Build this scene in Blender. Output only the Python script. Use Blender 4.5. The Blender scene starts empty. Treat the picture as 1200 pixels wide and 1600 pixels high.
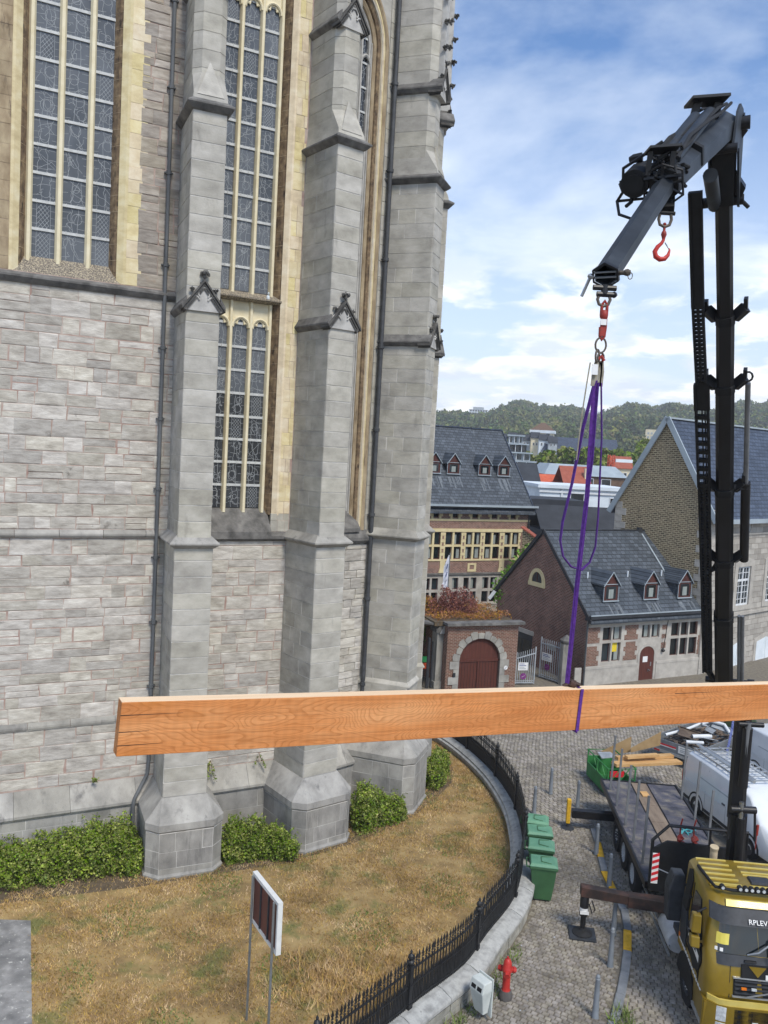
import bpy, math, random
import numpy as np
from mathutils import Vector, Matrix
random.seed(7); NR = np.random.default_rng(11)
S = bpy.context.scene; COL = S.collection
R = math.radians

# ------------------------------------------------------------ camera, sky, sun, exposure
PITCH, ROLL = R(4.3), math.atan(.055)
F = Vector((0, math.cos(PITCH), -math.sin(PITCH)))
X0 = Vector((1, 0, 0)); U0 = Vector((0, math.sin(PITCH), math.cos(PITCH)))
CX = X0*math.cos(ROLL)+U0*math.sin(ROLL); CU = U0*math.cos(ROLL)-X0*math.sin(ROLL)
cam = bpy.data.cameras.new('camera'); cam.sensor_fit = 'HORIZONTAL'; cam.sensor_width = 36
cam.lens = 39.0; cam.clip_end = 6000; cam.clip_start = .1
camo = bpy.data.objects.new('camera', cam); COL.objects.link(camo); S.camera = camo
m = Matrix((CX, CU, -F)).transposed().to_4x4(); m.translation = (0, 0, 12); camo.matrix_world = m

SUN_EL, SUN_AZ = 52, 150          # azimuth clockwise from +Y
W = bpy.data.worlds.new('World'); S.world = W; W.use_nodes = True
nt = W.node_tree; N = nt.nodes; L = nt.links; N.clear()
def nd(t, **k):
    n = N.new(t)
    for a, b in k.items(): setattr(n, a, b)
    return n
out = nd('ShaderNodeOutputWorld'); bg = nd('ShaderNodeBackground')
sky = nd('ShaderNodeTexSky', sky_type='NISHITA', sun_disc=False)
sky.sun_elevation = R(SUN_EL); sky.sun_rotation = R(SUN_AZ); sky.air_density = 1.0; sky.dust_density = .6; sky.ozone_density = 1.6
tc = nd('ShaderNodeTexCoord'); sx = nd('ShaderNodeSeparateXYZ'); L.new(tc.outputs['Generated'], sx.inputs[0])
def mth(op, a, b=None, c=None):
    n = nd('ShaderNodeMath', operation=op)
    for i, v in enumerate((a, b, c)):
        if v is None: continue
        if isinstance(v, (int, float)): n.inputs[i].default_value = v
        else: L.new(v, n.inputs[i])
    return n.outputs[0]
zc = mth('MAXIMUM', sx.outputs[2], 0.0)
den = mth('ADD', zc, .16)
cmb = nd('ShaderNodeCombineXYZ'); L.new(mth('DIVIDE', sx.outputs[0], den), cmb.inputs[0]); L.new(mth('DIVIDE', sx.outputs[1], den), cmb.inputs[1])
cmb.inputs[2].default_value = 3.7
def noise(vec, scale, det, rough, off=(0, 0, 0), sc=(1, 1, 1), dist=0):
    mp = nd('ShaderNodeMapping'); mp.inputs['Location'].default_value = off; mp.inputs['Scale'].default_value = sc
    L.new(vec, mp.inputs[0]); n = nd('ShaderNodeTexNoise'); L.new(mp.outputs[0], n.inputs['Vector'])
    n.inputs['Scale'].default_value = scale; n.inputs['Detail'].default_value = det; n.inputs['Roughness'].default_value = rough
    n.inputs['Distortion'].default_value = dist; return n.outputs[0]
def ramp(fac, *st):
    r = nd('ShaderNodeValToRGB'); L.new(fac, r.inputs[0]); e = r.color_ramp.elements
    while len(e) < len(st): e.new(.5)
    for q, (p, c) in zip(e, st):
        q.position = p; q.color = (c, c, c, 1) if isinstance(c, (int, float)) else (*c, 1)
    return r.outputs[0]
big = noise(cmb.outputs[0], .75, 9, .58, (2.3, .4, 0), (1, 1.25, 1), .25)
puf = noise(cmb.outputs[0], 2.6, 8, .55, (5.1, 1.7, 0), (1, .8, 1), .15)
wisp = ramp(big, (.47, 0), (.72, .85))
low = ramp(sx.outputs[2], (.0, 1.0), (.42, 0.0))              # more cloud towards the horizon
cum = mth('MULTIPLY', ramp(puf, (.44, 0), (.53, 1)), ramp(sx.outputs[2], (.0, .95), (.20, .9), (.27, 0)))
veil = mth('MULTIPLY', low, .82)
cov = mth('MINIMUM', mth('ADD', wisp, veil), .95)
def layer(fac, a, col):
    q = nd('ShaderNodeMix', data_type='RGBA'); L.new(fac, q.inputs['Factor']); L.new(a, q.inputs['A'])
    if isinstance(col, tuple): q.inputs['B'].default_value = (*col, 1)
    else: L.new(col, q.inputs['B'])
    return q.outputs['Result']
hs = nd('ShaderNodeMix', data_type='RGBA'); hs.blend_type = 'MULTIPLY'; hs.inputs['Factor'].default_value = 1
L.new(sky.outputs[0], hs.inputs['A']); hs.inputs['B'].default_value = (.66, .93, 1.2, 1)
s1 = layer(cov, hs.outputs['Result'], (7.4, 8.0, 8.7))
cl = nd('ShaderNodeMix', data_type='RGBA'); L.new(ramp(noise(cmb.outputs[0], 3.3, 7, .55, (5.1, 1.78, 0), (1, .8, 1), .15), (.42, 0), (.60, 1)), cl.inputs['Factor']); cl.inputs['A'].default_value = (6.3, 7.0, 7.9, 1); cl.inputs['B'].default_value = (10.4, 10.2, 9.8, 1)
s2 = layer(cum, s1, cl.outputs['Result'])
L.new(s2, bg.inputs[0]); bg.inputs[1].default_value = .10; L.new(bg.outputs[0], out.inputs[0])

sl = bpy.data.lights.new('sun', 'SUN'); sl.energy = 2.2; sl.angle = R(16); sl.color = (1, .93, .82)
so = bpy.data.objects.new('sun', sl); COL.objects.link(so)
sd = Vector((math.sin(R(SUN_AZ))*math.cos(R(SUN_EL)), math.cos(R(SUN_AZ))*math.cos(R(SUN_EL)), math.sin(R(SUN_EL))))
so.rotation_euler = sd.to_track_quat('Z', 'Y').to_euler(); so.location = sd*300
S.view_settings.view_transform = 'Standard'; S.view_settings.look = 'None'; S.view_settings.gamma = 1
S.view_settings.use_curve_mapping = False; S.view_settings.exposure = .62

# ------------------------------------------------------------ materials
def lin(c):
    if isinstance(c, str): c = [int(c[i:i+2], 16)/255 for i in (0, 2, 4)]
    return tuple(x/12.92 if x <= .04045 else ((x+.055)/1.055)**2.4 for x in c)
MATS = {}
def mat(name, stops, scale=3, detail=6, rough=.85, bump=.0, bscale=None, var=.0, stretch=(1, 1, 1), metal=0,
        brick=None, stain=None, coords='pos', spec=.4, hue=0, bdist=.02, coat=0):
    """stops: list of (pos, srgb hex); noise -> ramp; per piece value variation; optional brick pattern and stains"""
    m = bpy.data.materials.new(name); m.use_nodes = True; MATS[name] = m
    t = m.node_tree; n = t.nodes; l = t.links; b = n['Principled BSDF']
    def mk(ty, **k):
        q = n.new(ty)
        for a, v in k.items(): setattr(q, a, v)
        return q
    if coords == 'pos': v0 = mk('ShaderNodeNewGeometry').outputs['Position']
    else: v0 = mk('ShaderNodeTexCoord').outputs['Object']
    mp = mk('ShaderNodeMapping'); mp.inputs['Scale'].default_value = stretch; l.new(v0, mp.inputs[0])
    no = mk('ShaderNodeTexNoise'); no.inputs['Scale'].default_value = scale; no.inputs['Detail'].default_value = detail; no.inputs['Roughness'].default_value = .6
    l.new(mp.outputs[0], no.inputs['Vector'])
    rp = mk('ShaderNodeValToRGB'); e = rp.color_ramp.elements
    while len(e) < len(stops): e.new(.5)
    for q, (p, c) in zip(e, stops): q.position = p; q.color = (*lin(c), 1)
    l.new(no.outputs[0], rp.inputs[0]); col = rp.outputs[0]
    height = no.outputs[0]
    if brick:
        c1, c2, mo, bw, bh, ms, off = brick
        sp = mk('ShaderNodeSeparateXYZ'); tco = mk('ShaderNodeTexCoord'); l.new(tco.outputs['Object'], sp.inputs[0])
        ad = mk('ShaderNodeMath', operation='ADD'); l.new(sp.outputs[0], ad.inputs[0]); l.new(sp.outputs[1], ad.inputs[1])
        cb = mk('ShaderNodeCombineXYZ'); l.new(ad.outputs[0], cb.inputs[0]) if off != 'roof' else l.new(sp.outputs[0], cb.inputs[0]); l.new(sp.outputs[2], cb.inputs[1])
        bt = mk('ShaderNodeTexBrick'); l.new(cb.outputs[0], bt.inputs['Vector']); bt.inputs['Scale'].default_value = 1
        bt.inputs['Color1'].default_value = (*lin(c1), 1); bt.inputs['Color2'].default_value = (*lin(c2), 1); bt.inputs['Mortar'].default_value = (*lin(mo), 1)
        bt.inputs['Brick Width'].default_value = bw; bt.inputs['Row Height'].default_value = bh; bt.inputs['Mortar Size'].default_value = ms
        mxb = mk('ShaderNodeMix', data_type='RGBA'); mxb.blend_type = 'OVERLAY'; mxb.inputs['Factor'].default_value = .75
        l.new(bt.outputs['Color'], mxb.inputs['A']); l.new(col, mxb.inputs['B']); col = mxb.outputs['Result']
        height = bt.outputs['Fac']
    if stain:
        sc, lo, hi, scol, st = stain
        mp2 = mk('ShaderNodeMapping'); mp2.inputs['Scale'].default_value = st; l.new(v0, mp2.inputs[0])
        n2 = mk('ShaderNodeTexNoise'); n2.inputs['Scale'].default_value = sc; n2.inputs['Detail'].default_value = 8; n2.inputs['Roughness'].default_value = .65; l.new(mp2.outputs[0], n2.inputs['Vector'])
        r2 = mk('ShaderNodeValToRGB'); r2.color_ramp.elements[0].position = lo; r2.color_ramp.elements[1].position = hi; l.new(n2.outputs[0], r2.inputs[0])
        m2 = mk('ShaderNodeMix', data_type='RGBA'); l.new(r2.outputs[0], m2.inputs['Factor']); l.new(col, m2.inputs['A']); m2.inputs['B'].default_value = (*lin(scol), 1); col = m2.outputs['Result']
    if var:
        oi = mk('ShaderNodeObjectInfo'); gi = mk('ShaderNodeNewGeometry')
        ad = mk('ShaderNodeMath', operation='ADD'); l.new(oi.outputs['Random'], ad.inputs[0]); l.new(gi.outputs['Random Per Island'], ad.inputs[1])
        fr = mk('ShaderNodeMath', operation='FRACT'); l.new(ad.outputs[0], fr.inputs[0])
        mr = mk('ShaderNodeMapRange'); l.new(fr.outputs[0], mr.inputs[0]); mr.inputs[3].default_value = 1-var; mr.inputs[4].default_value = 1+var
        hv = mk('ShaderNodeHueSaturation'); l.new(mr.outputs[0], hv.inputs['Value']); l.new(col, hv.inputs['Color'])
        if hue:
            f2 = mk('ShaderNodeMath', operation='MULTIPLY'); l.new(fr.outputs[0], f2.inputs[0]); f2.inputs[1].default_value = 7.31
            f3 = mk('ShaderNodeMath', operation='FRACT'); l.new(f2.outputs[0], f3.inputs[0])
            h2 = mk('ShaderNodeMapRange'); l.new(f3.outputs[0], h2.inputs[0]); h2.inputs[3].default_value = .5-hue; h2.inputs[4].default_value = .5+hue; l.new(h2.outputs[0], hv.inputs['Hue'])
            h3 = mk('ShaderNodeMapRange'); l.new(f3.outputs[0], h3.inputs[0]); h3.inputs[3].default_value = .8; h3.inputs[4].default_value = 1.15; l.new(h3.outputs[0], hv.inputs['Saturation'])
        col = hv.outputs[0]
    l.new(col, b.inputs['Base Color']); b.inputs['Roughness'].default_value = rough; b.inputs['Metallic'].default_value = metal
    b.inputs['Specular IOR Level'].default_value = spec
    if coat: b.inputs['Coat Weight'].default_value = coat; b.inputs['Coat Roughness'].default_value = .08
    if bump:
        bp = mk('ShaderNodeBump'); bp.inputs['Strength'].default_value = bump; bp.inputs['Distance'].default_value = bdist
        if bscale and not brick:
            n3 = mk('ShaderNodeTexNoise'); n3.inputs['Scale'].default_value = bscale; n3.inputs['Detail'].default_value = 8; n3.inputs['Roughness'].default_value = .65; l.new(mp.outputs[0], n3.inputs['Vector']); height = n3.outputs[0]
        if brick: bp.invert = True
        l.new(height, bp.inputs['Height']); l.new(bp.outputs[0], b.inputs['Normal'])
    return m
mat('rubble', [(.22, '8a847b'), (.45, 'afa99f'), (.62, 'c4bfb5'), (.8, 'dad7cf')], 2.6, 10, .9, .8, 11, .20, (1, 1, 3.2), stain=(2.3, .65, .75, '78726a', (1, 1, .8)), hue=.008)
mat('rubble_brown', [(.25, '7f766c'), (.5, 'a0978b'), (.75, 'bab2a6')], 2.4, 9, .9, .6, 9, .20, (1, 1, 4), stain=(2.1, .6, .75, 'a18d7c', (1, 1, 1)), hue=.008)
mat('mortar_red', [(.3, '957a70'), (.5, 'ab968b'), (.7, 'b8aca2')], 2.5, 6, .95, .3)
mat('mortar_grey', [(.3, 'a8a49c'), (.6, 'd2cfc8')], 2, 5, .95, .3)
mat('ashlar', [(.25, '8e8a81'), (.5, 'aaa69b'), (.75, 'bfbbb1')], 1.6, 10, .88, .4, 16, .11, (1, 1, 1.6), stain=(1.5, .60, .78, '827f77', (1.8, 1.8, .5)), hue=.005)
mat('ashlar_plinth', [(.25, '74726d'), (.5, '96938c'), (.75, 'aeaba3')], 1.8, 10, .85, .4, 14, .14, (1, 1, .7), stain=(1.7, .57, .74, '6a6865', (2.2, 2.2, .4)), hue=.005)
mat('ledge_stone', [(.3, '4b4a48'), (.55, '6d6b68'), (.8, '8a8884')], 3, 8, .9, .3, 15, 0, stain=(4, .6, .8, '3a3937', (1, 1, 1)))
mat('dark_gable', [(.3, '3c3a38'), (.6, '5f5d59'), (.8, '7d7a75')], 3.5, 8, .92, .3, 15)
mat('pale_stone', [(.3, '989692'), (.6, 'b7b5b0')], 3, 7, .88, .2, 12)
mat('yellow_stone', [(.25, 'bba983'), (.5, 'd4c49c'), (.75, 'e2d8ba')], 2.5, 8, .88, .2, 12, .09, (1, 1, 1.5), stain=(1.4, .58, .8, 'ab9a80', (1.5, 1.5, .6)), hue=.012)
mat('brown_reveal', [(.3, '5a4a3c'), (.5, '7c6952'), (.72, 'a08b6b')], 5, 8, .92, .4, 14, .12, stain=(7, .52, .66, '3e342c', (1, 1, .5)))
mat('tan_reveal', [(.3, '7d6c54'), (.5, '9b8a70'), (.72, 'b4a486')], 3, 8, .92, .3, 14, .12, (1, 1, .5), stain=(3, .58, .72, '5a4d40', (2, 2, .4)))
mat('lichen_sill', [(.35, '4f4a43'), (.5, '7d756a'), (.62, 'b0a58d')], 28, 8, .95, .5, 40)
mat('mullion', [(.3, 'd2c6a4'), (.7, 'e2d9bd')], 3, 6, .85, .1, 12)
mat('window_glass', [(.35, '474b50'), (.65, '62666b')], .6, 3, .3, 0, var=.14, spec=.45)
mat('window_glass_dark', [(.35, '242629'), (.65, '3a3c3f')], .6, 3, .15, 0, var=.18, spec=.45)
mat('lead', [(.3, '8b8f92'), (.7, 'a6aaac')], 5, 2, .6)
mat('glazing_bar', [(.3, 'aeb0b0'), (.7, 'c8cac8')], 8, 4, .7)
mat('zinc_pipe', [(.3, '4c4e50'), (.7, '6b6e70')], 3, 6, .65, 0, stretch=(1, 1, .3), spec=.25)
mat('iron_pipe', [(.3, '35373a'), (.7, '4c4e51')], 4, 6, .6)
mat('lawn_soil', [(.28, '6f5d40'), (.5, '967e53'), (.72, 'b09a6c')], 1.4, 10, .98, .7, 30, stain=(1.1, .52, .66, '6f6e40', (1, 1, 1)))
mat('grass_blade', [(.3, '80683e'), (.5, 'b3935e'), (.7, 'd3b98b')], 1.6, 8, .95, 0, var=.30, stain=(1.1, .53, .67, '7c7c46', (1, 1, 1)), hue=.012)
mat('weed_green', [(.3, '55682f'), (.7, '7d8a4a')], 5, 4, .9, 0, var=.25, hue=.02)
mat('path_slab', [(.3, '646463'), (.5, '7e7d7b'), (.72, 'a09f9c')], 2.6, 10, .95, .5, 24, stain=(9, .60, .66, 'b8b7b0', (1, 1, 1)))
mat('leaf', [(.28, '47561c'), (.48, '6a7c2a'), (.62, '8c9740'), (.78, 'aaa552')], 3.5, 6, .55, 0, var=.42, hue=.03, spec=.3)
mat('twig', [(.3, '3d3226'), (.7, '5a4a38')], 6, 4, .95)
mat('soil', [(.3, '4e4335'), (.7, '6d5f4b')], 5, 8, .98, .5, 20)
mat('setts', [(.28, '70695e'), (.5, '8f887d'), (.72, 'a8a196')], 3.5, 7, .82, .4, 25, .17, hue=.012, stain=(.55, .5, .72, '69635a', (1, 1, 1)))
mat('sett_joint', [(.3, '5d574d'), (.55, '766f63'), (.72, '7f7a62')], 6, 8, .97, .4, 30)
mat('cobble_far', [(.3, '5f5c57'), (.7, '7c7974')], 4, 6, .85, .9, 40, brick=None)
mat('kerb', [(.3, '6c7176'), (.7, '8a8e92')], 4, 7, .85, .2, 20, .08)
mat('yellow_paint', [(.3, 'b98e1c'), (.55, 'd9aa2a'), (.75, 'c7a24a')], 9, 8, .75, .2, 30)
mat('iron_black', [(.3, '17181a'), (.7, '2a2b2d')], 8, 5, .5, .1, 30)
mat('wall_stone', [(.3, '7f7d76'), (.5, '9b9990'), (.7, 'b6b3a9')], 3, 8, .88, .3, 14, .12, stain=(2, .58, .74, '60605e', (1, 1, .5)))
mat('coping', [(.3, '85858280'[:6]), (.5, 'a3a39f'), (.72, 'bdbdb8')], 5, 8, .9, .3, 20, .06, stain=(5, .6, .75, '6b6b68', (1, 1, 1)))
mat('bin_green', [(.3, '35573a'), (.7, '416a44')], 2, 4, .55, .05, 20)
mat('bin_lid', [(.3, '5a8a6c'), (.7, '6c9c7c')], 3, 4, .5)
mat('rubber', [(.3, '17181a'), (.7, '262729')], 6, 5, .8)
mat('bollard', [(.3, '6f757b'), (.7, '82888e')], 3, 5, .5, 0, spec=.5)
mat('red_paint', [(.3, 'a52823'), (.7, 'c23a31')], 5, 5, .45)
mat('grey_cast', [(.3, '4a4644'), (.7, '64605d')], 6, 5, .8)
mat('litter_white', [(.3, 'b9bfba'), (.7, 'd2d6d0')], 4, 6, .5, stain=(4, .62, .8, '8f9488', (1, 1, .5)))
mat('black_matt', [(.3, '101112'), (.7, '1c1d1f')], 6, 4, .7)
mat('sign_frame', [(.3, 'd0d0cc'), (.7, 'e0e0dc')], 5, 4, .5)
mat('sign_maroon', [(.3, '5a342d'), (.7, '6e4238')], 4, 5, .6, stretch=(1, 1, .3))
mat('steel_post', [(.3, '85898b'), (.7, '9fa3a5')], 4, 4, .4, metal=.6)
mat('gold_paint', [(.3, '7d681a'), (.6, '957c26'), (.8, '8a7430')], 1.5, 6, .36, 0, metal=.4, spec=.5, coat=.4, stain=(5, .66, .85, '5f5530', (1, 1, .4)))
mat('gold_light', [(.3, 'c9b45a'), (.7, 'd6c470')], 3, 3, .4, 0, metal=.2, coat=.3)
mat('cab_plastic', [(.3, '2a2d31'), (.7, '3a3d42')], 6, 4, .6)
mat('crane_black', [(.3, '131315'), (.7, '222224')], 2, 6, .42, .05, 18, stretch=(1, 1, .3))
mat('crane_grey', [(.3, '24282d'), (.55, '34393f'), (.75, '4b5158')], 2, 6, .5, .05, 18, spec=.2, stain=(3, .62, .8, '4d443d', (1, 1, .4)))
mat('crane_steel', [(.3, '9da1a5'), (.7, 'c2c6c9')], 5, 3, .2, metal=.9)
mat('arm_rust', [(.3, '1e1a19'), (.5, '2f2623'), (.72, '553a30')], 2.5, 8, .7, .1, 20)
mat('deck', [(.3, '3a3a40'), (.5, '53525a'), (.68, '7a7469')], 2.4, 9, .75, .2, 20, .12, stain=(3, .6, .72, '8a8378', (3, .6, 1)))
mat('deck_wood', [(.3, '6b5d50'), (.7, '8f7f6d')], 2, 8, .85, .2, 20, stretch=(3, .4, 1))
mat('rim', [(.3, 'aeb1b3'), (.7, 'c6c8ca')], 4, 3, .45, metal=.1)
mat('rim_dark', [(.3, '35373a'), (.7, '4a4c50')], 4, 3, .5, metal=.3)
mat('cab_glass', [(.3, '10161a'), (.7, '1a2226')], 1, 2, .06, spec=.8)
mat('white_sticker', [(.3, 'd8d8d6'), (.7, 'e6e6e4')], 4, 3, .5)
mat('yellow_sticker', [(.3, 'c7b84a'), (.7, 'd8cc66')], 4, 3, .5)
mat('orange_lamp', [(.3, 'd06a1c'), (.7, 'e8802a')], 4, 2, .2)
mat('lamp_glass', [(.3, '9ea3a6'), (.7, 'd4d8da')], 18, 3, .1, spec=.8)
mat('stake_steel', [(.3, '6b6d6f'), (.7, '8a8c8e')], 3, 5, .5, metal=.4)
mat('cream_pipe', [(.3, 'a8977a'), (.7, 'c2b294')], 4, 5, .6)
mat('stripe_red', [(.3, 'c0202a'), (.7, 'd02c34')], 4, 3, .5)
mat('van_white', [(.3, 'd3d7da'), (.7, 'e2e5e7')], 1.2, 3, .25, coat=.6)
mat('white_trim', [(.3, 'c9ccce'), (.7, 'dcdfe0')], 3, 4, .6)
mat('alu', [(.3, 'a3a7aa'), (.7, 'bfc3c6')], 5, 3, .35, metal=.6)
mat('scrap_grey', [(.3, '82888e'), (.7, 'b0b5ba')], 4, 6, .5, .1, 20, .3)
mat('scrap_brown', [(.3, '4c4038'), (.7, '7b6c5e')], 5, 7, .9, .3, 20, .3)
mat('trailer_grey', [(.3, '70757a'), (.7, '8d9296')], 3, 5, .5, metal=.3)
mat('skip_green', [(.3, '2a6f36'), (.7, '3b8548')], 3, 5, .6)
mat('plank_new', [(.3, 'b98e58'), (.7, 'd2ac78')], 1.5, 8, .8, .1, 20, .12, (.6, 4, 4))
mat('ply', [(.3, '8f7550'), (.7, 'ab9068')], 2, 6, .85, .1, 20, .12)
mat('purple', [(.3, '45206a'), (.7, '623490')], 30, 4, .85, .2, 120)
mat('web_grey', [(.3, '7d7768'), (.7, 'a39d8c')], 20, 4, .9)
mat('chain_red', [(.3, '7a2a22'), (.55, '9a342a'), (.75, '6a3a30')], 14, 6, .55)
mat('chain_iron', [(.3, '4d4640'), (.7, '71675c')], 14, 6, .55, metal=.4)
mat('slate', [(.3, '9a9da1'), (.5, 'b8bbbf'), (.7, 'd2d5d8')], 1.6, 9, .6, .9, brick=('3d4349', '545a61', '2e3338', .34, .19, .018, 'roof'), stain=(1.3, .64, .82, '80868a', (1.6, .5, .3)), coords='obj')
mat('slate_blue', [(.3, '9da1a8'), (.5, 'b8bcc2'), (.7, 'd0d4da')], 1.5, 9, .58, .9, brick=('3a424f', '4b5463', '2c323c', .40, .23, .02, 'roof'), coords='obj')
mat('lime', [(.35, '5c636a'), (.6, '70767b')], 9, 6, .8)
mat('slate_hang', [(.3, '9a9da0'), (.5, 'b8babc'), (.7, 'd4d6d8')], 4, 8, .7, .6, brick=('4a5056', '60666c', '363b40', .2, .12, .01, 0), coords='obj')
mat('brick_red', [(.3, '9c9c9c'), (.7, 'd0d0d0')], 3, 8, .9, .5, brick=('633d33', '7c5043', '948879', .22, .075, .012, 0), coords='obj')
mat('brick_dark', [(.3, '969696'), (.7, 'd0d0d0')], 1.4, 9, .9, .6, brick=('664337', '85594a', '9a8b80', .24, .085, .013, 0), coords='obj')
mat('brick_big', [(.3, '9a9a9a'), (.7, 'd0d0d0')], 3, 8, .9, .5, brick=('744a3d', '8e6151', 'a0958a', .24, .08, .012, 0), coords='obj')
mat('rubble_gable', [(.25, '909090'), (.5, 'bcbcbc'), (.8, 'dedede')], 6, 8, .95, 1.0, brick=('4f4234', '85735a', 'b0a385', .30, .115, .026, 0), coords='obj', bdist=.04, stain=(.7, .6, .75, '5d5044', (1, 1, 1)))
mat('limestone', [(.3, '9a958d'), (.7, 'bab5ac')], 2, 8, .88, .2, 12, .05, coords='obj')
mat('limestone_blocks', [(.3, 'a8a8a8'), (.7, 'cccccc')], 2, 8, .9, .5, brick=('918c84', 'b0aba2', '827b73', .85, .34, .014, 0), coords='obj')
mat('cream_stone', [(.3, 'c9b98c'), (.7, 'dbcda4')], 2.5, 7, .88, .2, 12, coords='obj')
mat('house_glass', [(.4, '14191a'), (.7, '283034')], .8, 2, .08, var=.5, spec=.7)
mat('curtain', [(.3, '7a817d'), (.7, '9ca39f')], 4, 3, .9, stretch=(8, 8, .3))
mat('door_brown', [(.3, '4a251c'), (.7, '5d3126')], 3, 6, .7, .1, 20, stretch=(5, 5, .4))
mat('dormer_wood', [(.3, '40211c'), (.7, '55302a')], 3, 6, .7)
mat('gutter_dark', [(.3, '24262a'), (.7, '36383c')], 4, 4, .6)
mat('render_white', [(.3, 'c7d0d6'), (.7, 'dfe6ea')], .8, 6, .85)
mat('render_grey', [(.3, '8f9699'), (.7, 'aeb5b8')], 1.2, 6, .85)
mat('render_cream', [(.3, 'cdbf9c'), (.7, 'ddd2b5')], .6, 6, .85)
mat('roof_black', [(.3, '2a2d32'), (.7, '3b3f45')], .8, 6, .8)
mat('roof_zinc', [(.3, '8c979e'), (.7, 'a7b2b8')], .5, 6, .5)
mat('tile_orange', [(.3, 'b5533a'), (.7, 'cc6a4c')], 2, 7, .85, .5, 10)
mat('tile_brown', [(.3, '8a4838'), (.7, 'a05c48')], 2, 7, .85, .5, 10)
mat('brick_far', [(.3, '5a463a'), (.7, '75604f')], 3, 7, .9)
mat('crane_orange', [(.3, 'b5462c'), (.7, 'c85a3a')], 3, 3, .6)
mat('foliage_far', [(.3, '37482c'), (.48, '526338'), (.62, '77793f'), (.72, '948b4c')], .05, 6, .95, 0, var=.30, hue=.03, spec=.1)
mat('foliage_park', [(.3, '4c6028'), (.5, '6c7c34'), (.7, '90944c')], .25, 6, .9, 0, var=.32, hue=.03, spec=.15)
mat('bark', [(.3, '4a3e32'), (.7, '66584a')], 3, 6, .95)
mat('hill_ground', [(.3, '34402a'), (.7, '4a5a34')], .02, 8, 1)
mat('sedum', [(.3, '7a4a28'), (.5, '9a6a38'), (.72, 'b08848')], 1.6, 6, .95, 0, var=.3, hue=.03)
mat('bush_red', [(.3, '5a3430'), (.5, '7c4a42'), (.72, '94665a')], 2.5, 6, .95, 0, var=.35, hue=.02)
mat('ivy', [(.3, '4f7a24'), (.5, '6a9230'), (.7, '8aa848')], 2, 5, .8, 0, var=.3, hue=.02)
mat('gate_grey', [(.3, '9aa0a5'), (.7, 'b4babf')], 4, 3, .5, metal=.2)
mat('flag_white', [(.3, 'c4c8d6'), (.7, 'e2e4ec')], 3, 4, .8)
mat('blue_ink', [(.3, '3a4a7a'), (.7, '4a5c92')], 5, 3, .7)
mat('purple_ink', [(.3, '6a2a6a'), (.7, '7a3a7a')], 5, 3, .7)
mat('yellow_paper', [(.3, 'd2b820'), (.7, 'e4cc3a')], 5, 3, .8)
mat('bright_green', [(.3, '2f9a5a'), (.7, '3fae6a')], 5, 3, .6)
mat('dark_green', [(.3, '2c3a24'), (.7, '3c4a30')], 3, 4, .6)
mat('orange_plastic', [(.3, 'd2502a'), (.7, 'e0643c')], 3, 4, .6)
mat('teal_rope', [(.3, '3a8a90'), (.7, '58a6aa')], 12, 3, .9)
mat('blue_strap', [(.3, '30408a'), (.7, '8a94c0')], 22, 3, .9)
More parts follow.
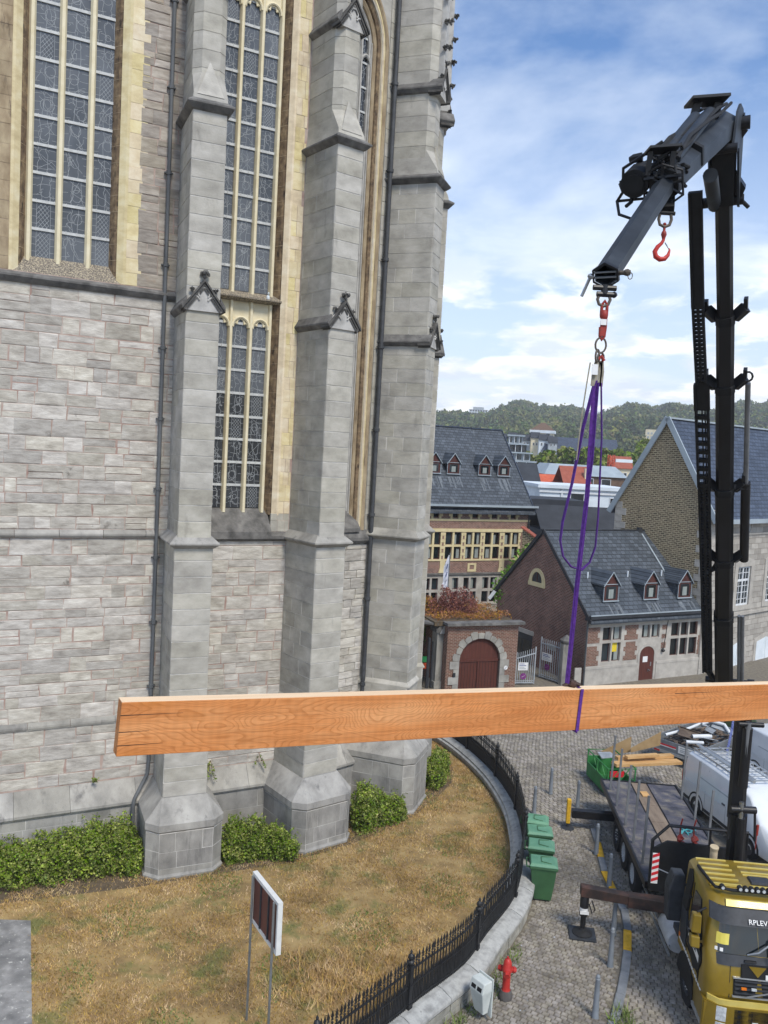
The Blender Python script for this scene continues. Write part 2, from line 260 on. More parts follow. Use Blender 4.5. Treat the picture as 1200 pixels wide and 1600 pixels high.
# sawn timber of the hanging beam: stretched grain, knots, saw marks
def beam_material():
    m = bpy.data.materials.new('larch'); m.use_nodes = True; MATS['larch'] = m
    t = m.node_tree; n = t.nodes; l = t.links; b = n['Principled BSDF']
    tc = n.new('ShaderNodeTexCoord')
    def mp(s, off=(0, 0, 0)):
        q = n.new('ShaderNodeMapping'); q.inputs['Scale'].default_value = s; q.inputs['Location'].default_value = off; l.new(tc.outputs['Object'], q.inputs[0]); return q.outputs[0]
    def nz(v, sc, d=6, r=.6):
        q = n.new('ShaderNodeTexNoise'); q.inputs['Scale'].default_value = sc; q.inputs['Detail'].default_value = d; q.inputs['Roughness'].default_value = r; l.new(v, q.inputs['Vector']); return q.outputs[0]
    def rp(f, *st):
        q = n.new('ShaderNodeValToRGB'); l.new(f, q.inputs[0]); e = q.color_ramp.elements
        while len(e) < len(st): e.new(.5)
        for a, (p, c) in zip(e, st): a.position = p; a.color = (*lin(c), 1) if isinstance(c, str) else (c, c, c, 1)
        return q.outputs[0]
    def mix(f, a, c, mode='MIX'):
        q = n.new('ShaderNodeMix'); q.data_type = 'RGBA'; q.blend_type = mode
        if isinstance(f, float): q.inputs['Factor'].default_value = f
        else: l.new(f, q.inputs['Factor'])
        l.new(a, q.inputs['A'])
        if isinstance(c, str): q.inputs['B'].default_value = (*lin(c), 1)
        else: l.new(c, q.inputs['B'])
        return q.outputs['Result']
    field = nz(mp((.75, 2, 2.6)), 1.0, 2.5, .45)                      # slow field whose contour lines are the cathedral grain
    mu = n.new('ShaderNodeMath'); mu.operation = 'MULTIPLY'; l.new(field, mu.inputs[0]); mu.inputs[1].default_value = 58
    fr = n.new('ShaderNodeMath'); fr.operation = 'FRACT'; l.new(mu.outputs[0], fr.inputs[0])
    rings = rp(fr.outputs[0], (0, .1), (.55, .2), (.9, 1), (1, .1))
    base = rp(nz(mp((.5, 3, 3)), 1.4, 5), (.3, 'bd7540'), (.5, 'd08a52'), (.72, 'dfa26c'))
    fibre = rp(nz(mp((.25, 14, 22)), 3, 4, .7), (.32, .80), (.68, 1.10))
    c = mix(rings, base, 'a5622f'); c2 = mix(.56, base, c); c2 = mix(1.0, c2, fibre, 'MULTIPLY')
    vo = n.new('ShaderNodeTexVoronoi'); vo.inputs['Scale'].default_value = 1; l.new(mp((1.55, 0.01, 3.6), (.3, 0, .2)), vo.inputs['Vector'])
    kn = rp(vo.outputs['Distance'], (.035, 1), (.075, 0)); c2 = mix(kn, c2, '7a4420')
    halo = rp(vo.outputs['Distance'], (.05, .6), (.30, 0)); c2 = mix(halo, c2, 'b5702f')
    dirt = rp(nz(mp((3, 3, 5)), 2.2, 8, .7), (.66, 0), (.78, .55)); c2 = mix(dirt, c2, '7d5636')
    wv = n.new('ShaderNodeTexWave'); wv.inputs['Scale'].default_value = 5; wv.inputs['Distortion'].default_value = 1.5; wv.inputs['Detail'].default_value = 2; l.new(mp((1, 0, .06)), wv.inputs['Vector'])
    saw = rp(wv.outputs['Fac'], (.2, .965), (.8, 1.02)); c2 = mix(1.0, c2, saw, 'MULTIPLY')
    l.new(c2, b.inputs['Base Color']); b.inputs['Roughness'].default_value = .8; b.inputs['Specular IOR Level'].default_value = .25
    bp = n.new('ShaderNodeBump'); bp.inputs['Strength'].default_value = .12; bp.inputs['Distance'].default_value = .002; l.new(wv.outputs['Fac'], bp.inputs['Height']); l.new(bp.outputs[0], b.inputs['Normal'])
beam_material()
mat('beam_top', [(.3, 'd9b892'), (.7, 'ecd2b0')], 3, 6, .85, .1, 30, stretch=(.3, 6, 6), coords='obj')  # paler wood tone, paints the light on the beam's upper face

# ------------------------------------------------------------ mesh helpers
class MB:
    def __init__(s): s.v = []; s.f = []; s.mi = []; s.cur = 0
    def add(s, vs, fs):
        n = len(s.v); s.v += [tuple(v) for v in vs]; s.f += [tuple(i+n for i in f) for f in fs]; s.mi += [s.cur]*len(fs); return s
    def box(s, x0, x1, y0, y1, z0, z1):
        return s.add([(x0, y0, z0), (x1, y0, z0), (x1, y1, z0), (x0, y1, z0), (x0, y0, z1), (x1, y0, z1), (x1, y1, z1), (x0, y1, z1)],
              [(3, 2, 1, 0), (4, 5, 6, 7), (0, 1, 5, 4), (1, 2, 6, 5), (2, 3, 7, 6), (3, 0, 4, 7)])
    def loft(s, loops, cap=True):
        n = len(loops[0]); vs = [p for l in loops for p in l]; fs = []
        for k in range(len(loops)-1):
            for i in range(n): j = (i+1) % n; fs.append((k*n+i, k*n+j, (k+1)*n+j, (k+1)*n+i))
        if cap: fs.append(tuple(range(n-1, -1, -1))); fs.append(tuple((len(loops)-1)*n+i for i in range(n)))
        return s.add(vs, fs)
    def prism(s, poly, d0, d1, ax='y'):
        f = {'y': lambda a, b, d: (a, d, b), 'z': lambda a, b, d: (a, b, d), 'x': lambda a, b, d: (d, a, b)}[ax]
        return s.loft([[f(a, b, d0) for a, b in poly], [f(a, b, d1) for a, b in poly]])
    def bar(s, p, q, w, h=None, up=(0, 0, 1)):
        p, q = Vector(p), Vector(q); d = (q-p).normalized(); u = Vector(up)
        if abs(d.dot(u)) > .98: u = Vector((0, 1, 0))
        a = d.cross(u).normalized(); b = a.cross(d).normalized(); h = w if h is None else h
        r = [a*i*w/2+b*j*h/2 for i, j in ((-1, -1), (1, -1), (1, 1), (-1, 1))]
        return s.loft([[p+x for x in r], [q+x for x in r]])
    def tube(s, pts, r, n=8, closed=False, cap=True):
        P = [Vector(p) for p in pts]; m = len(P); loops = []; prev = None
        for i in range(m):
            if closed: d = P[(i+1) % m]-P[i-1]
            else: d = P[min(i+1, m-1)]-P[max(i-1, 0)]
            d.normalize()
            if prev is None:
                a = d.cross(Vector((0, 0, 1)));
                if a.length < .05: a = d.cross(Vector((0, 1, 0)))
            else: a = prev-d*prev.dot(d)
            a.normalize(); prev = a; b = d.cross(a); rr = r[i] if isinstance(r, (list, tuple)) else r
            loops.append([P[i]+(a*math.cos(2*math.pi*k/n)+b*math.sin(2*math.pi*k/n))*rr for k in range(n)])
        if closed: loops.append(loops[0]); cap = False
        return s.loft(loops, cap)
    def lathe(s, prof, c=(0, 0, 0), n=16, ax='z', ring=False):
        loops = []
        for r, h in prof:
            l = []
            for k in range(n):
                a = 2*math.pi*k/n; x, y = r*math.cos(a), r*math.sin(a)
                l.append({'z': (c[0]+x, c[1]+y, c[2]+h), 'x': (c[0]+h, c[1]+x, c[2]+y), 'y': (c[0]+y, c[1]+h, c[2]+x)}[ax])
            loops.append(l)
        if ring: loops.append(loops[0])
        return s.loft(loops, not ring)
    def sweep(s, path, prof, closed=False):
        """profile (out, z) along a plan path; out = to the right of travel"""
        P = [Vector((p[0], p[1])) for p in path]; n = len(P); loops = []
        for i in range(n):
            def dirn(a, b): d = (P[b]-P[a]); return d.normalized()
            if closed: d0, d1 = dirn(i-1, i), dirn(i, (i+1) % n)
            else: d0 = dirn(max(i-1, 0), max(i, 1)); d1 = dirn(min(i, n-2), min(i+1, n-1))
            n0 = Vector((d0.y, -d0.x)); n1 = Vector((d1.y, -d1.x)); mm = n0+n1
            mm = mm/max(.35, mm.dot(n1)) if mm.length > 1e-4 else n1
            loops.append([(P[i].x+mm.x*o, P[i].y+mm.y*o, z) for o, z in prof])
        if closed: loops.append(loops[0])
        return s.loft(loops, not closed)
    def quad(s, a, b, c, d): return s.add([a, b, c, d], [(0, 1, 2, 3)])
    def blob(s, c, r, j=.25, n=1):
        vs = []
        for th in (0, 45, 90, 135, 180):
            for k in range(1 if th in (0, 180) else 6):
                a = k*math.pi/3+th; q = 1+random.uniform(-j, j); t = R(th)
                vs.append((c[0]+r*q*math.sin(t)*math.cos(a), c[1]+r*q*math.sin(t)*math.sin(a), c[2]+r*q*math.cos(t)))
        fs = [(0, 1+k, 1+(k+1) % 6) for k in range(6)]
        for b in (1, 7): fs += [(b+k, b+6+k, b+6+(k+1) % 6, b+(k+1) % 6) for k in range(6)]
        fs += [(13+k, 19, 13+(k+1) % 6) for k in range(6)]
        return s.add(vs, fs)
    def mesh(s, name):
        me = bpy.data.meshes.new(name); me.from_pydata(s.v, [], s.f)
        if any(s.mi): me.polygons.foreach_set('material_index', s.mi)
        return me
def fixn(me):
    import bmesh
    b = bmesh.new(); b.from_mesh(me); bmesh.ops.recalc_face_normals(b, faces=b.faces); b.to_mesh(me); b.free()
def new(name, geo, mats, parent=None, loc=(0, 0, 0), rz=0, smooth=False, kind=None, bevel=0, label=None, recalc=True):
    me = geo.mesh(name) if isinstance(geo, MB) else geo
    if recalc and isinstance(geo, MB): fixn(me)
    for q in ([mats] if isinstance(mats, str) else mats): me.materials.append(MATS[q])
    if smooth:
        me.polygons.foreach_set('use_smooth', [True]*len(me.polygons)); me.set_sharp_from_angle(angle=R(40))
    o = bpy.data.objects.new(name, me); COL.objects.link(o); o.location = loc; o.rotation_euler = (0, 0, rz)
    if parent: o.parent = parent
    if kind: o['kind'] = kind
    if label: o['label'] = label
    if bevel:
        md = o.modifiers.new('bevel', 'BEVEL'); md.width = bevel; md.segments = 2; md.limit_method = 'ANGLE'; md.angle_limit = R(35)
    return o
def tag(o, label, cat, group=None, kind=None):
    o['label'] = label; o['category'] = cat
    if group: o['group'] = group
    if kind: o['kind'] = kind
    return o
def empty(name, loc=(0, 0, 0), rz=0, label=None, cat=None, group=None):
    o = bpy.data.objects.new(name, None); COL.objects.link(o); o.location = loc; o.rotation_euler = (0, 0, rz); o.empty_display_size = .3
    if label: tag(o, label, cat, group)
    return o
def copy_tree(o, parent=None, loc=None, rz=None, label=None):
    kids = list(o.children); c = o.copy(); COL.objects.link(c)
    if parent: c.parent = parent
    if loc is not None: c.location = loc
    if rz is not None: c.rotation_euler = (0, 0, rz)
    if label: c['label'] = label
    for k in kids: copy_tree(k, c)
    return c
def np_mesh(name, V, Fc):
    """V (n,3), Fc (m,k) arrays"""
    me = bpy.data.meshes.new(name); m, k = Fc.shape
    me.vertices.add(len(V)); me.vertices.foreach_set('co', V.astype(np.float32).ravel())
    me.loops.add(m*k); me.loops.foreach_set('vertex_index', Fc.astype(np.int32).ravel())
    me.polygons.add(m); me.polygons.foreach_set('loop_start', np.arange(0, m*k, k, dtype=np.int32)); me.polygons.foreach_set('loop_total', np.full(m, k, dtype=np.int32))
    me.update(calc_edges=True); return me
def leaves(name, C, size, mat_, parent=None, kind=None, flat=.0, normal=None, loc=(0, 0, 0), aspect=.6):
    """leaf quads at points C with random orientation"""
    n = len(C); A = NR.normal(size=(n, 3)); A[:, 2] *= (1-flat); A /= np.linalg.norm(A, axis=1)[:, None]
    B = NR.normal(size=(n, 3)); B -= A*(A*B).sum(1)[:, None]; B /= np.linalg.norm(B, axis=1)[:, None]
    s = (size*(.6+.8*NR.random(n)))[:, None]
    V = np.stack([C-A*s, C+B*s*aspect, C+A*s, C-B*s*aspect], 1).reshape(-1, 3)
    o = new(name, np_mesh(name, V, np.arange(4*n).reshape(-1, 4)), mat_, parent, loc)
    if kind: o['kind'] = kind
    return o
def panel(mb, x0, x1, z0, z1, holes, y0=0, y1=.3):
    """wall slab in x/z with rectangular holes (hx0,hx1,hz0,hz1)"""
    zs = sorted({z0, z1, *[h[2] for h in holes], *[h[3] for h in holes]}); zs = [z for z in zs if z0 <= z <= z1]
    for a, b in zip(zs, zs[1:]):
        if b-a < 1e-6: continue
        cut = sorted((max(h[0], x0), min(h[1], x1)) for h in holes if h[2] < b-1e-6 and h[3] > a+1e-6); x = x0
        for c, d in cut+[(x1, x1)]:
            if c > x+1e-6: mb.box(x, c, y0, y1, a, b)
            x = max(x, d)
    return mb
def text_mesh(txt, size, depth=.003):
    c = bpy.data.curves.new('lettering', 'FONT'); c.body = txt; c.size = size; c.extrude = depth; c.align_x = 'CENTER'; c.align_y = 'CENTER'; c.resolution_u = 2
    o = bpy.data.objects.new('lettering', c); me = bpy.data.meshes.new_from_object(o); bpy.data.objects.remove(o); bpy.data.curves.remove(c); me.materials.clear(); return me
# ---- separately laid pieces: unit blocks with worn edges, shared meshes
def unit_block(ch, jit):
    m = MB(); j = lambda: random.uniform(-jit, jit)
    def ring(y, k): return [(x*k+j(), y, z*k+j()) for x, z in ((-.5, -.5), (.5, -.5), (.5, .5), (-.5, .5))]
    m.loft([ring(.5, 1), ring(-.5+ch*1.5, 1), ring(-.5, 1-2*ch)], cap=True); me = m.mesh('block'); fixn(me); return me
UNITS = {'rough': [unit_block(.055, .034) for _ in range(18)], 'neat': [unit_block(.018, .004) for _ in range(8)], 'soft': [unit_block(.09, .03) for _ in range(8)]}
class Pieces:
    def __init__(s, name, root, limit=300): s.name, s.root, s.limit, s.items = name, root, limit, []
    def put(s, parent, c, size, rz, mt, unit='rough', score=None):
        s.items.append((score if score is not None else size[0]*size[2], parent, c, size, rz, mt, unit))
    def build(s):
        s.items.sort(key=lambda t: -t[0]); cache = {}
        for sc, pa, c, sz, rz, mt, un in s.items[:s.limit]:
            k = random.randrange(len(UNITS[un])); key = (un, k, mt)
            if key not in cache:
                me = UNITS[un][k].copy(); me.name = s.name; me.materials.append(MATS[mt]); cache[key] = me
            o = bpy.data.objects.new(s.name, cache[key]); COL.objects.link(o); o.parent = pa; o.location = c; o.scale = sz; o.rotation_euler = (0, 0, rz)
        rest = {}
        for sc, pa, c, sz, rz, mt, un in s.items[s.limit:]: rest.setdefault(mt, []).append((pa, c, sz, rz, un))
        if rest:
            m = MB(); ms = list(rest)
            for i, mt in enumerate(ms):
                m.cur = i
                for pa, c, sz, rz, un in rest[mt]:
                    me = random.choice(UNITS[un]); M = (Matrix.Translation(pa.location) @ Matrix.Rotation(pa.rotation_euler[2], 4, 'Z') if pa != s.root else Matrix()) @ Matrix.Translation(c) @ Matrix.Rotation(rz, 4, 'Z') @ Matrix.Diagonal((*sz, 1))
                    m.add([M @ v.co for v in me.vertices], [tuple(p.vertices) for p in me.polygons])
            new(s.name, m, ms, s.root, kind='stuff', recalc=False)
def tile(pc, parent, mt, x0, x1, z0, z1, course=(.2, .4), length=(.4, 1.), joint=.016, proud=(.0, .02), org=(0, 0, 0), depth=.1, avoid=(), unit='rough', vis=1.0, y=0, ragged=None):
    z = z0; ca, sa = math.cos(org[2]), math.sin(org[2])
    while z < z1-.06:
        h = min(random.uniform(*course), z1-z)
        if z1-z-h < course[0]*.6: h = z1-z
        x = x0-random.random()*length[0]*.6; xe = x1+(random.uniform(*ragged) if ragged else 0)
        while x < xe-.02:
            w = random.uniform(*length); a, b = max(x, x0), min(x+w, xe)
            if xe-b < length[0]*.35: b = xe
            x = max(b, x+w) if b == xe else x+w
            if b-a < .05: continue
            hit = [q for q in avoid if q[0] < b-.02 and q[1] > a+.02 and q[2] < z+h-.02 and q[3] > z+.02]
            segs = [(a, b)]
            for q in hit:
                ns = []
                for p0, p1 in segs:
                    if q[0] > p0+.05: ns.append((p0, min(p1, q[0])))
                    if q[1] < p1-.05: ns.append((max(p0, q[1]), p1))
                    if q[0] >= p1 or q[1] <= p0: ns.append((p0, p1))
                segs = list(dict.fromkeys(ns))
            for p0, p1 in segs:
                if p1-p0 < .06: continue
                pr = random.uniform(*proud); yy = y-pr+depth/2; cx = (p0+p1)/2
                if unit == 'rough' and h > .3 and random.random() < .3:
                    k = random.uniform(.4, .6)
                    for z_, h_ in ((z, h*k), (z+h*k, h*(1-k))): pc.put(parent, (org[0]+cx*ca-yy*sa, org[1]+cx*sa+yy*ca, z_+h_/2), (p1-p0-joint, depth, h_-joint), org[2], mt, unit, (p1-p0)*h_*vis)
                    continue
                pc.put(parent, (org[0]+cx*ca-yy*sa, org[1]+cx*sa+yy*ca, z+h/2), (p1-p0-joint, depth, h-joint), org[2], mt, unit, (p1-p0)*h*vis)
        z += h

# ------------------------------------------------------------ ground, street, lawn
LZ = .2                                               # lawn level above the street
g = MB(); g.quad((-1500, -300, -.06), (1500, -300, -.06), (1500, 5000, -.06), (-1500, 5000, -.06)); new('ground', g, 'cobble_far', kind='structure')
FENCE = [(-5.2, 8.6), (-3.6, 10.6), (-2.0, 12.6), (-.6, 14.3), (.71, 15.86), (1.31, 16.61), (2.33, 17.82), (2.99, 19.07), (3.96, 20.89), (4.51, 22.99), (4.73, 24.6), (4.80, 26.35), (4.69, 27.72), (4.45, 29.2), (4.05, 30.65), (3.59, 31.94), (3.05, 33.1), (2.3, 34.3), (1.2, 35.5), (-.2, 36.6)]
def smooth_path(P, n=4):
    o = []
    for i in range(len(P)-1):
        p0, p1, p2, p3 = (np.array(P[max(0, min(len(P)-1, i+k))], float) for k in (-1, 0, 1, 2))
        for j in range(n):
            t = j/n; o.append(tuple(.5*((2*p1)+(-p0+p2)*t+(2*p0-5*p1+4*p2-p3)*t*t+(-p0+3*p1-3*p2+p3)*t**3)))
    o.append(tuple(P[-1])); return o
FP = smooth_path(FENCE, 4)
def offset(P, d):
    o = []
    for i in range(len(P)):
        a = np.array(P[max(i-1, 0)]); b = np.array(P[min(i+1, len(P)-1)]); t = (b-a)/np.linalg.norm(b-a); o.append((P[i][0]+t[1]*d, P[i][1]-t[0]*d))
    return o
IN = offset(FP, -.27)
lm = MB(); lm.add([(x, y, LZ) for x, y in IN]+[(-14, 36.6, LZ), (-14, 8.6, LZ)], [tuple(range(len(IN)+2))]); new('lawn', lm, 'lawn_soil', kind='structure')
bedm = MB(); bedm.add([(x, y, LZ+.006) for x, y in ((-12, 18.9), (-9.2, 19.85), (-7.5, 20.45), (-6, 21.0), (-5.5, 21.2), (-3.8, 22.0), (-2.2, 22.7), (-.5, 24.0), (.6, 25.1), (1.5, 26.2), (2.3, 27.6), (3.0, 29.2), (3.15, 31), (1, 32), (-12, 27))], [tuple(range(15))]); new('planting_bed', bedm, 'soil', kind='structure')
pm = MB(); pm.prism([(-12, 12.1), (-4.95, 12.1), (-6.45, 15.76), (-7.96, 19.22), (-12, 19.1)], LZ-.1, LZ+.03, 'z'); new('path', pm, 'path_slab', kind='structure')
# street of stone setts: a joint-coloured bed, then every sett near the camera as a stone
sm = MB(); sm.quad((-6, 6, -.012), (40, 6, -.012), (40, 60, -.012), (-6, 60, -.012)); street = new('street', sm, 'sett_joint', kind='structure')
OUT = offset(FP, .40)
kerbline = smooth_path([(4.75, 14.2), (5.25, 16.3), (5.66, 17.3), (6.2, 18.6), (6.62, 19.8), (6.98, 21.2), (7.02, 22.4), (7.05, 23.6), (7.3, 25.4), (7.42, 26.6)], 5)
def xat(P, y):
    for a, b in zip(P, P[1:]):
        if (a[1]-y)*(b[1]-y) <= 0 and a[1] != b[1]: return a[0]+(b[0]-a[0])*(y-a[1])/(b[1]-a[1])
    return None
OUTL = [p for p in OUT if p[1] < 26.5]
sett_pc = Pieces('sett', street, 300)
def sett_unit():
    m = MB(); j = lambda: random.uniform(-.03, .03); lo = [(-.5, -.5), (.5, -.5), (.5, .5), (-.5, .5)]
    m.loft([[(a, b, -.5) for a, b in lo], [(a+j(), b+j(), .15) for a, b in lo], [(a*.86+j(), b*.86+j(), .5+j()) for a, b in lo]]); me = m.mesh('sett'); fixn(me); return me
UNITS['flat'] = [sett_unit() for _ in range(8)]
def lay_setts(ang, sw, sd, box, test, z=0, bond=.5):
    x0, x1, y0, y1 = box; c, s = math.cos(ang), math.sin(ang); ox, oy = (x0+x1)/2, (y0+y1)/2; rr = math.hypot(x1-x0, y1-y0)/2
    nj, ni = int(rr/sd)+1, int(rr/sw)+1
    for j in range(-nj, nj):
        sh = random.uniform(-.03, .03)
        for i in range(-ni, ni):
            u = (i+(bond if j % 2 else 0))*sw+sh; v = j*sd; x = ox+u*c-v*s; y = oy+u*s+v*c
            if x0 < x < x1 and y0 < y < y1 and test(x, y):
                sett_pc.put(street, (x+random.uniform(-.005, .005), y+random.uniform(-.005, .005), z-.015+random.uniform(-.006, .005)), (sw-.022+random.uniform(-.015, .006), sd-.018+random.uniform(-.01, .004), .05), ang+random.uniform(-.04, .04), 'setts', 'flat', -math.hypot(x-4.5, y-13))
def on_pave(x, y):
    a = xat(OUTL, y); b = xat(kerbline, y)
    if a is None or y > 26.4: return False
    return a < x < (b if b is not None else 7.4)-.2
def on_road(x, y):
    b = xat(kerbline, y); return (b is not None and x > b+.12)
lay_setts(R(-32), .15, .12, (1.6, 7.6, 15.2, 26.4), on_pave, .02)
lay_setts(R(-14), .16, .13, (4.9, 8.6, 14.6, 26.6), on_road, .0)
def on_square(x, y):
    if y < 26.45: return False
    a = xat(OUT, y); px = .78*(y-26.4)+12.9
    return (a is None or x > a) and x < 16 and y < 39
lay_setts(R(20), .17, .14, (3.0, 16, 26.4, 39), on_square, .0)
sett_pc.build()
pv = MB(); ys = np.linspace(14.4, 26.4, 26); vs = []
for y in ys:
    a = xat(OUTL, y) or OUTL[0][0]; vs += [(a-.3, y, .006), ((xat(kerbline, y) or 7.4)-.1, y, .006)]
pv.add(vs, [(2*i, 2*i+1, 2*i+3, 2*i+2) for i in range(len(ys)-1)]); new('pavement', pv, 'sett_joint', kind='structure')
# kerb of long stones, three of them painted yellow
kb = empty('kerb', (6.5, 20, 0), 0); kb['kind'] = 'structure'; acc = 0; i0 = 0; kp = kerbline
pts = [np.array(p) for p in kp]; cum = [0]
for a, b in zip(pts, pts[1:]): cum.append(cum[-1]+np.linalg.norm(b-a))
def along(d):
    for i in range(len(cum)-1):
        if cum[i+1] >= d: t = (d-cum[i])/(cum[i+1]-cum[i]); return pts[i]*(1-t)+pts[i+1]*t, pts[i+1]-pts[i]
    return pts[-1], pts[-1]-pts[-2]
d = 0; kn = 0
while d < cum[-1]-.3:
    w = random.uniform(.85, 1.05); p, t = along(d+w/2); ang = math.atan2(t[1], t[0]); yel = kn in (6, 9, 11)
    m = MB(); hw, hh = .10, .13; m.loft([[(-w/2+.006, y, z) for y, z in ((-hw, -.1), (hw, -.1), (hw, .05), (hw-.02, .06), (-hw+.025, .06), (-hw, .04))], [(w/2-.006, y, z) for y, z in ((-hw, -.1), (hw, -.1), (hw, .05), (hw-.02, .06), (-hw+.025, .06), (-hw, .04))]])
    new('kerbstone', m, 'yellow_paint' if yel else 'kerb', kb, (p[0]-6.5, p[1]-20, 0), ang, label='kerbstone painted yellow' if yel else None); d += w; kn += 1

# ------------------------------------------------------------ church
CH0 = Vector((-3, 24, .5)); K = 1.026
church = empty('church', (CH0.x*K, CH0.y*K, LZ)); church.scale = (K, K, K)
tag(church, 'tall grey stone Gothic church with buttresses and leaded windows beside the dry lawn', 'church')
rub = Pieces('stone', church, 300); ash = Pieces('ashlar_block', church, 300); jam = Pieces('jamb_stone', church, 300)
def fr(a): t = R(a); return np.array([math.sin(t), math.cos(t)]), np.array([-math.cos(t), math.sin(t)])
P1, P2, P3 = (-5.63, 20.76), (-1.94, 22.53), (1.33, 25.43)
BT = {1: (P1, 66), 2: (P2, 52), 3: (P3, 19)}
def bp(i, u, v): P, a = BT[i]; U, V = fr(a); return np.array(P)+U*u+V*v
def cpart(name, geo, mt, P, a, **k): return new(name, geo, mt, church, (P[0]-CH0.x, P[1]-CH0.y, -CH0.z), R(90-a), **k)
def arc(c, r, a0, a1, n): return [(c[0]+r*math.cos(R(a0+(a1-a0)*i/n)), c[1]+r*math.sin(R(a0+(a1-a0)*i/n))) for i in range(n+1)]
def crocket(m, c, s):
    m.lathe([(.01, -s), (s*.35, -s*.6), (s*.25, 0), (s*.5, s*.25), (.01, s*.6)], c, 6)
    for k in range(5):
        a = k*1.26+random.random(); m.blob((c[0]+s*.55*math.cos(a), c[1]+s*.55*math.sin(a), c[2]+random.uniform(-.2, .35)*s), s*.34, .35)
def gablet(bt, u0, u1, v0, z, rise, fin=True):
    """small gabled canopy on the front of a buttress stage: moulded rakes, trefoil relief, finial"""
    o = .09; c = (u0+u1)/2; m = MB(); y0, y1 = v0-.13, v0+.02
    m.prism([(u0-.01, z-.12), (u1+.01, z-.12), (u1+o-.03, z), (c, z+rise-.05), (u0-o+.03, z)], v0-.05, v0+.25)
    new('gablet', m, 'pale_stone', bt)
    m = MB()
    for a, b in (((u0-o-.03, z-.06), (c, z+rise)), ((u1+o+.03, z-.06), (c, z+rise))):
        d = np.array([b[0]-a[0], b[1]-a[1]]); n_ = np.array([-d[1], d[0]])/np.linalg.norm(d); n_ = n_ if n_[1] > 0 else -n_
        for k, (w, yy) in enumerate(((.05, y0-.02), (.042, y0+.02), (.04, y0+.05))):
            s_ = -.06*k; A = np.array(a)+n_*s_; Bq = np.array(b)+n_*s_
            m.loft([[(A[0], yy, A[1]-w), (A[0], v0+.3, A[1]-w), (A[0], v0+.3, A[1]+w*.4), (A[0], yy, A[1]+w*.4)], [(Bq[0], yy, Bq[1]-w), (Bq[0], v0+.3, Bq[1]-w), (Bq[0], v0+.3, Bq[1]+w*.4), (Bq[0], yy, Bq[1]+w*.4)]])
    new('rake_moulding', m, 'dark_gable', bt)
    m = MB(); w = u1-u0; zz = z+.10
    for cx, r, a0, a1, cz in ((c-.29*w, .17*w, 20, 175, zz), (c+.29*w, .17*w, 5, 160, zz), (c, .17*w, -40, 220, zz+.26*w)):
        m.tube([(x, v0-.065, q) for x, q in arc((cx, cz), r, a0, a1, 10)], .026, 6)
    m.tube([(c-.1*w, v0-.065, zz+.4*w), (c, v0-.065, zz+.55*w), (c+.1*w, v0-.065, zz+.4*w)], .024, 6)
    new('tracery_relief', m, 'pale_stone', bt, smooth=True)
    if fin:
        for cc, sz in (((c, v0-.08, z+rise+.16), .15), ((u0+(c-u0)*.45-.06, v0-.06, z+rise*.45+.12), .085), ((u1-(u1-c)*.45+.06, v0-.06, z+rise*.45+.12), .085)):
            m = MB(); crocket(m, cc, sz); new('finial', m, 'dark_gable', bt)
def ledge(bt, u0, u1, v0, prof, name='ledge', mt='ledge_stone', vb=2.3):
    m = MB(); m.sweep([(u0, vb), (u0, v0), (u1, v0), (u1, vb)], prof); return new(name, m, mt, bt)
def side_ledges(bt, u0, u1, v0, prof):
    for path in ([(u0, 2.3), (u0, v0-.1)], [(u1, v0-.1), (u1, 2.3)]): m = MB(); m.sweep(path, prof); new('ledge', m, 'ledge_stone', bt)
